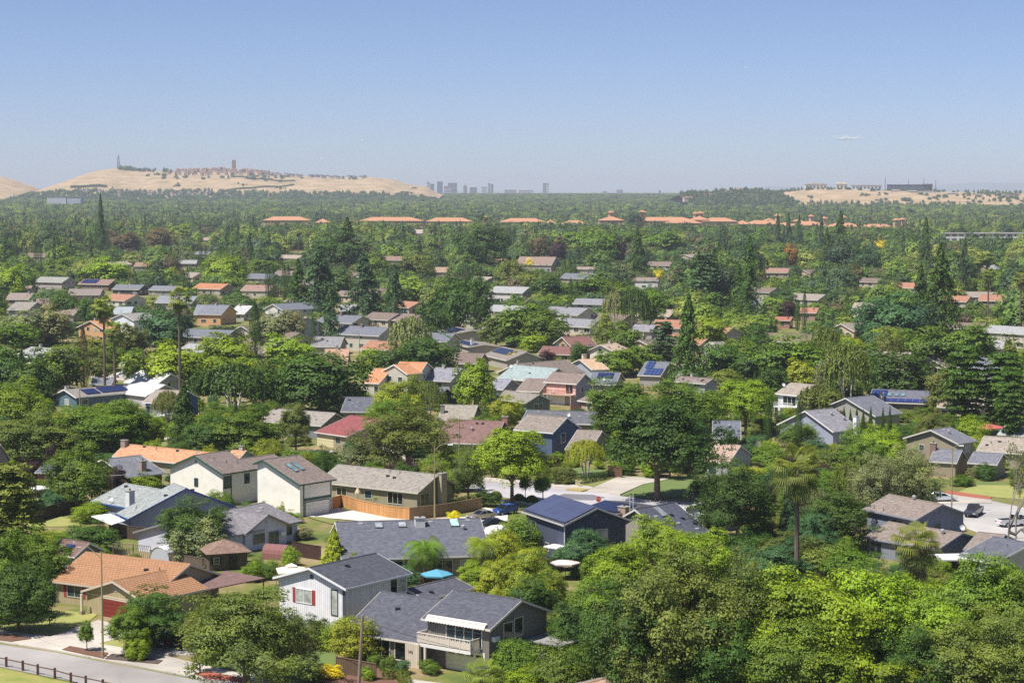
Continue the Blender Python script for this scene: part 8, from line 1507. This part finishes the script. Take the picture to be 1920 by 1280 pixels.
# cars: side profile swept across the width, narrower at the roof
def car(label, u, v, yaw, col, kind='sedan', name='parked_car', metal=.2):
    p = at(u, v) + Vector((0, 0, .06)); r = tag(empty(name, p, yaw), label, 'pickup truck' if kind == 'pickup' else 'car'); W_ = .9; pm = M('paint', col, metal=metal); GL = M('glass', '14181a'); L_ = 4.6 if kind != 'pickup' else 5.6
    a = L_ / 2
    if kind == 'pickup': low = [(-a, .45), (-a, 1.05), (-a + .1, 1.12), (-.4, 1.12), (1.2, 1.12), (a - .25, 1.02), (a, .85), (a, .45)]; gh = [(-.45, 1.1), (-.3, 1.78), (.75, 1.8), (1.35, 1.1)]
    elif kind == 'van': low = [(-a, .4), (-a, 1.05), (-a + .05, 1.1), (.9, 1.1), (a - .3, .9), (a, .7), (a, .38)]; gh = [(-a + .1, 1.08), (-a + .25, 1.68), (.3, 1.72), (1.3, 1.05)]
    elif kind == 'hatch': low = [(-a + .3, .38), (-a + .25, .95), (-a + .4, 1.0), (.8, 1.0), (a - .4, .85), (a - .2, .7), (a - .2, .38)]; gh = [(-a + .35, .98), (-a + .75, 1.48), (.2, 1.5), (1.1, .95)]
    else: low = [(-a, .42), (-a, .85), (-a + .15, .95), (-1.4, .98), (.8, .95), (a - .3, .78), (a, .62), (a, .36)]; gh = [(-1.75, .95), (-1.0, 1.38), (.15, 1.4), (1.05, .93)]
    m = MB(); wv = lambda z: W_ - .05 * max(0, z - .7)
    n = len(low); A = [(x, -wv(z), z) for x, z in low]; B = [(x, wv(z), z) for x, z in low]; prism(m, A, B); body = m.obj('body', pm, r)
    wt = W_ * .8; m = MB(); A = [(x, -(W_ - .06 if i in (0, 3) else wt), z) for i, (x, z) in enumerate(gh)]; B = [(x, -y_, z) for x, y_, z in A]; prism(m, A, B); m.obj('windows', GL, r)
    m = MB(); (x1, z1), (x2, z2) = gh[1], gh[2]; m.hexa([(x1 - .03, -wt - .01, z1 - .02), (x2 + .03, -wt - .01, z2 - .02), (x2 + .03, wt + .01, z2 - .02), (x1 - .03, wt + .01, z1 - .02), (x1 + .1, -wt + .1, z1 + .05), (x2 - .1, -wt + .1, z2 + .05), (x2 - .1, wt - .1, z2 + .05), (x1 + .1, wt - .1, z1 + .05)])
    for s in (-1, 1):
        for g0, g1 in ((gh[0], gh[1]), (gh[3], gh[2])): m.tube([(g0[0], s * (W_ - .055), g0[1]), (g1[0], s * (wt + .005), g1[1])], .045, 4)
        mx_ = (gh[1][0] + gh[2][0]) / 2; m.tube([(mx_, s * (W_ - .05), .98), (mx_, s * (wt + .01), gh[1][1])], .04, 4)
    m.obj('roof', pm, r)
    if kind == 'pickup': m = MB(); m.box(-a + .12, -.55, -W_ + .14, W_ - .14, 1.07, 1.13); m.obj('cargo_bed', M('trim', '1c1c1e'), r)
    for sx in (-1, 1):
        for sy in (-1, 1):
            x = sx * (L_ * .31); R_ = .34 if kind != 'pickup' else .4; w_ = tag(empty('wheel', (x, sy * (W_ - .1), R_ - .04))); w_.parent = r
            m = MB(); m.tube([(0, -.12, 0), (0, .12, 0)], R_, 14); m.obj('tyre', M('trim', '121212'), w_); m = MB(); m.tube([(0, -.13, 0), (0, .13, 0)], R_ * .6, 10); m.obj('rim', M('metal', 'a8a8a8'), w_)
        m = MB()
    for sy in (-1, 1):
        m = MB(); m.box(a - .14 if kind != 'hatch' else a - .34, a + .012 if kind != 'hatch' else a - .19, sy * .66 - .18, sy * .66 + .18, .6, .74); m.obj('headlight', M('glass', 'd8d8d4'), r)
        m = MB(); m.box((-a - .012) if kind != 'hatch' else -a + .235, -a + .1 if kind != 'hatch' else -a + .4, sy * .68 - .17, sy * .68 + .17, .66, .84); m.obj('tail_light', M('trim', '9c1414'), r)
    m = MB(); m.box(-a - .02, -a + .02, -.22, .22, .5, .62); m.obj('number_plate', WHT, r); m = MB(); m.box(a - .03, a + .02, -.5, .5, .42, .56); m.obj('grille', M('trim', '1a1a1c'), r)
    return r
car('silver grey sedan parked on the pale drive in front of the brown fence', 903, 974, 3.75, 'a8a498', metal=.5); car('bright blue hatchback parked behind the silver sedan', 947, 964, 3.9, '2a4c94', 'hatch'); car('dark small convertible covered partly by a white sheet near the yellow trees', 921, 990, 3.6, '20262c')
car('black sedan on the driveway behind the foreground olive tree, tail lights toward us', 322, 1208, 1.25, '16181c'); car('dark grey minivan next to the black sedan on the same driveway', 350, 1210, 1.2, '2c2a34', 'van')
car('dark grey pickup truck on the concrete court at the right', 1826, 966, 4.25, '4a4a58', 'pickup', metal=.4); car('white pickup truck cut off by the right edge behind a bare tree', 1902, 986, .35, 'dcdce0', 'pickup'); car('white sedan beside the ochre street lamp at the right', 1766, 940, .15, 'd4d8e0'); car('second pale car mostly hidden by the lime leaves', 1742, 936, .2, 'ccd0cc', 'hatch')
car('yellow hatchback under the trees left of the dark fir', 288, 828, .2, 'd8a020', 'hatch'); car('white sedan under the cream carport by the palms', 231, 708, .15, 'dcdcdc'); car('deep blue sedan in the shade of the pale street trees', 922, 880, .1, '24408c'); car('dark blue van under the tree at the left edge', 30, 874, .5, '1c2440', 'van'); car('dark green car with a red rag behind the cedar at the left', 47, 899, .3, '14382c')
car('white van glimpsed between trees in the middle distance right of centre', 1207, 600, .2, 'd8d8dc', 'van'); car('white sedan glimpsed far right between trees', 1795, 590, .3, 'd8d8dc')
p = at(936, 1000); m = MB(); rng = random.Random(4)
ring = [[(math.cos(a * 6.2832 / 12) * R_ * (1 + .1 * rng.random()), math.sin(a * 6.2832 / 12) * R_ * .6, z + .1 * rng.random()) for a in range(12)] for R_, z in ((2.2, 0), (1.9, .8), (1.1, 1.15), (.1, 1.25))]
for A, B in zip(ring, ring[1:]):
    for i in range(12): m.face([A[i], A[(i + 1) % 12], B[(i + 1) % 12], B[i]])
tag(m.obj('white_tarpaulin', M('trim', 'e6e4e2'), loc=p), 'white tarpaulin heaped beside the small convertible', 'tarpaulin')
# ---------------------------------------------------------------- clouds and an airliner far away
def cloud(label, u, v, wpx, hpx, n, y=42000):
    c = dist_point(u, v, y); s = wpx / F * y; m = MB(); rng = random.Random(int(u)); V = []
    bm_ = MB()
    for i in range(n):
        f = (i + .5) / n - .5; R_ = s * .15 * (1 - 2.2 * f * f) * rng.uniform(.6, 1.15); cx, cz = f * s, abs(rng.gauss(0, .25)) * hpx / F * y
        for a in range(6):
            for b_ in range(10):
                q = []
                for da, db in ((0, 0), (0, 1), (1, 1), (1, 0)):
                    t1, t2 = (a + da) * math.pi / 6, (b_ + db) * 6.2832 / 10; q.append((cx + R_ * math.sin(t1) * math.cos(t2), R_ * math.sin(t1) * math.sin(t2), cz + R_ * .35 * math.cos(t1)))
                bm_.face(q)
    tag(bm_.obj('cloud', CLD, loc=c, smooth=True, uv=False), label, 'cloud')
cm_, t, b = new_mat('cloud'); o_ = [q for q in t.nodes if q.type == 'OUTPUT_MATERIAL'][0]; b.inputs['Base Color'].default_value = (.85, .86, .88, 1); b.inputs['Roughness'].default_value = 1
tr_ = t.nodes.new("ShaderNodeBsdfTransparent"); mx_ = t.nodes.new("ShaderNodeMixShader"); mx_.inputs[0].default_value = .1; t.links.new(tr_.outputs[0], mx_.inputs[1]); t.links.new(b.outputs[0], mx_.inputs[2]); t.links.new(mx_.outputs[0], o_.inputs['Surface']); CLD = cm_
cloud('small white cloud low over the right hills', 1590, 261, 58, 9, 26)
for u, v, lb in ((603, 298, 'tiny white airliner above the middle of the left hill'), (680, 263, 'tiny speck of an airliner high in the sky left of centre'), (1399, 127, 'tiny white airliner high in the upper right sky')):
    c = dist_point(u, v, 9000); m = MB(); L_ = 14; m.tube([(-L_ / 2, 0, 0), (-L_ * .3, 0, .3), (L_ * .4, 0, .3), (L_ / 2, 0, 0)], [.3, 1.5, 1.5, .4], 8); r = tag(empty('airliner', c), lb, 'aircraft'); m.obj('fuselage', M('trim', 'e8e8e8'), r)
    m = MB(); m.hexa([(-1, -9, -.2), (1, -9, -.2), (2, 9, -.2), (-2, 9, -.2), (-1, -9, 0), (1, -9, 0), (2, 9, 0), (-2, 9, 0)]); m.obj('wing', M('trim', 'd8d8d8'), r)
    m = MB(); m.box(-L_ / 2, -L_ / 2 + 2, -.15, .15, .5, 3.4); m.obj('tail_fin', M('trim', 'd8d8d8'), r)

# ---------------------------------------------------------------- labels of trees: look first, then the house they stand by
def rel(u, v, y, lm):
    lu, lv, ly = lm[0], lm[1], lm[2]; du = u - lu; dy = y - ly; px = F / y
    if abs(du) > abs(dy) / y * 1400 * .6 or abs(du) > 90: return ('left of' if du < 0 else 'right of')
    return 'behind' if dy > 0 else 'in front of'
def size_word(h, wd, k):
    r = h / max(wd, .1)
    if k in ('shrub', 'ball'): return 'small' if h < 2.4 else 'low' if h < 3.6 else 'big'
    if k == 'cypress': return 'short' if h < 8 else 'slim' if h < 12 else 'tall'
    return 'tall' if h > 12.5 else 'spreading' if r < .85 else 'small' if h < 6 else 'medium' if r < 1.3 else 'upright'
hg = {}
for r_, nm_, two, u, v, y in GEN:
    lm = sorted(LANDMARK, key=lambda L: abs(L[0] - u) + abs(L[1] - v) * 2.2)[0]
    hg.setdefault('%s roofed %shouse %s the %s' % (nm_, 'two-storey ' if two else 'low ', rel(u, v, y, lm), lm[3]), []).append((u, r_))
for base, mem in hg.items():
    mem.sort(key=lambda q: q[0])
    for j, (u, r_) in enumerate(mem):
        lb = base if len(mem) == 1 else '%s of %d from left: %s' % (['first', 'second', 'third', 'fourth', 'fifth', 'sixth', 'seventh', 'eighth'][j % 8], len(mem), base)
        tag(r_, ' '.join(lb.split()[:16]), 'house')
groups = {}
for i, t in enumerate(TREES):
    root, k, tint, u, v, y, h, wd, note, g = t
    lms = sorted(LANDMARK, key=lambda L: abs(L[0] - u) + abs(L[1] - v) * 2.2)[:1][0]
    base = '%s %s %s %s the %s' % (size_word(h, wd, k), tint, PLAIN[k], rel(u, v, y, lms), lms[3])
    groups.setdefault(base, []).append((u, v, y, i))
ORD = ['first', 'second', 'third', 'fourth', 'fifth', 'sixth', 'seventh', 'eighth', 'ninth', 'tenth', 'eleventh', 'twelfth']
for base, mem in groups.items():
    mem.sort()
    for j, (u, v, y, i) in enumerate(mem):
        t = TREES[i]; lab = base
        if len(mem) == 2: lab = ('left one of two: ', 'right one of two: ')[j] + base
        elif len(mem) > 2: lab = '%s from the left of %d: %s' % (ORD[j % 12], len(mem), base)
        if len(lab.split()) > 16: lab = ' '.join(lab.replace(' of two:', ':').split()[:16])
        tag(t[0], lab, CATS.get(t[1], 'tree'), PLAIN[t[1]] + 's between the houses')
dupl = {k: v for k, v in USED_LABELS.items() if len(v) > 1}
print('labels', len(USED_LABELS), 'shared', [(k, len(v)) for k, v in dupl.items()][:12])
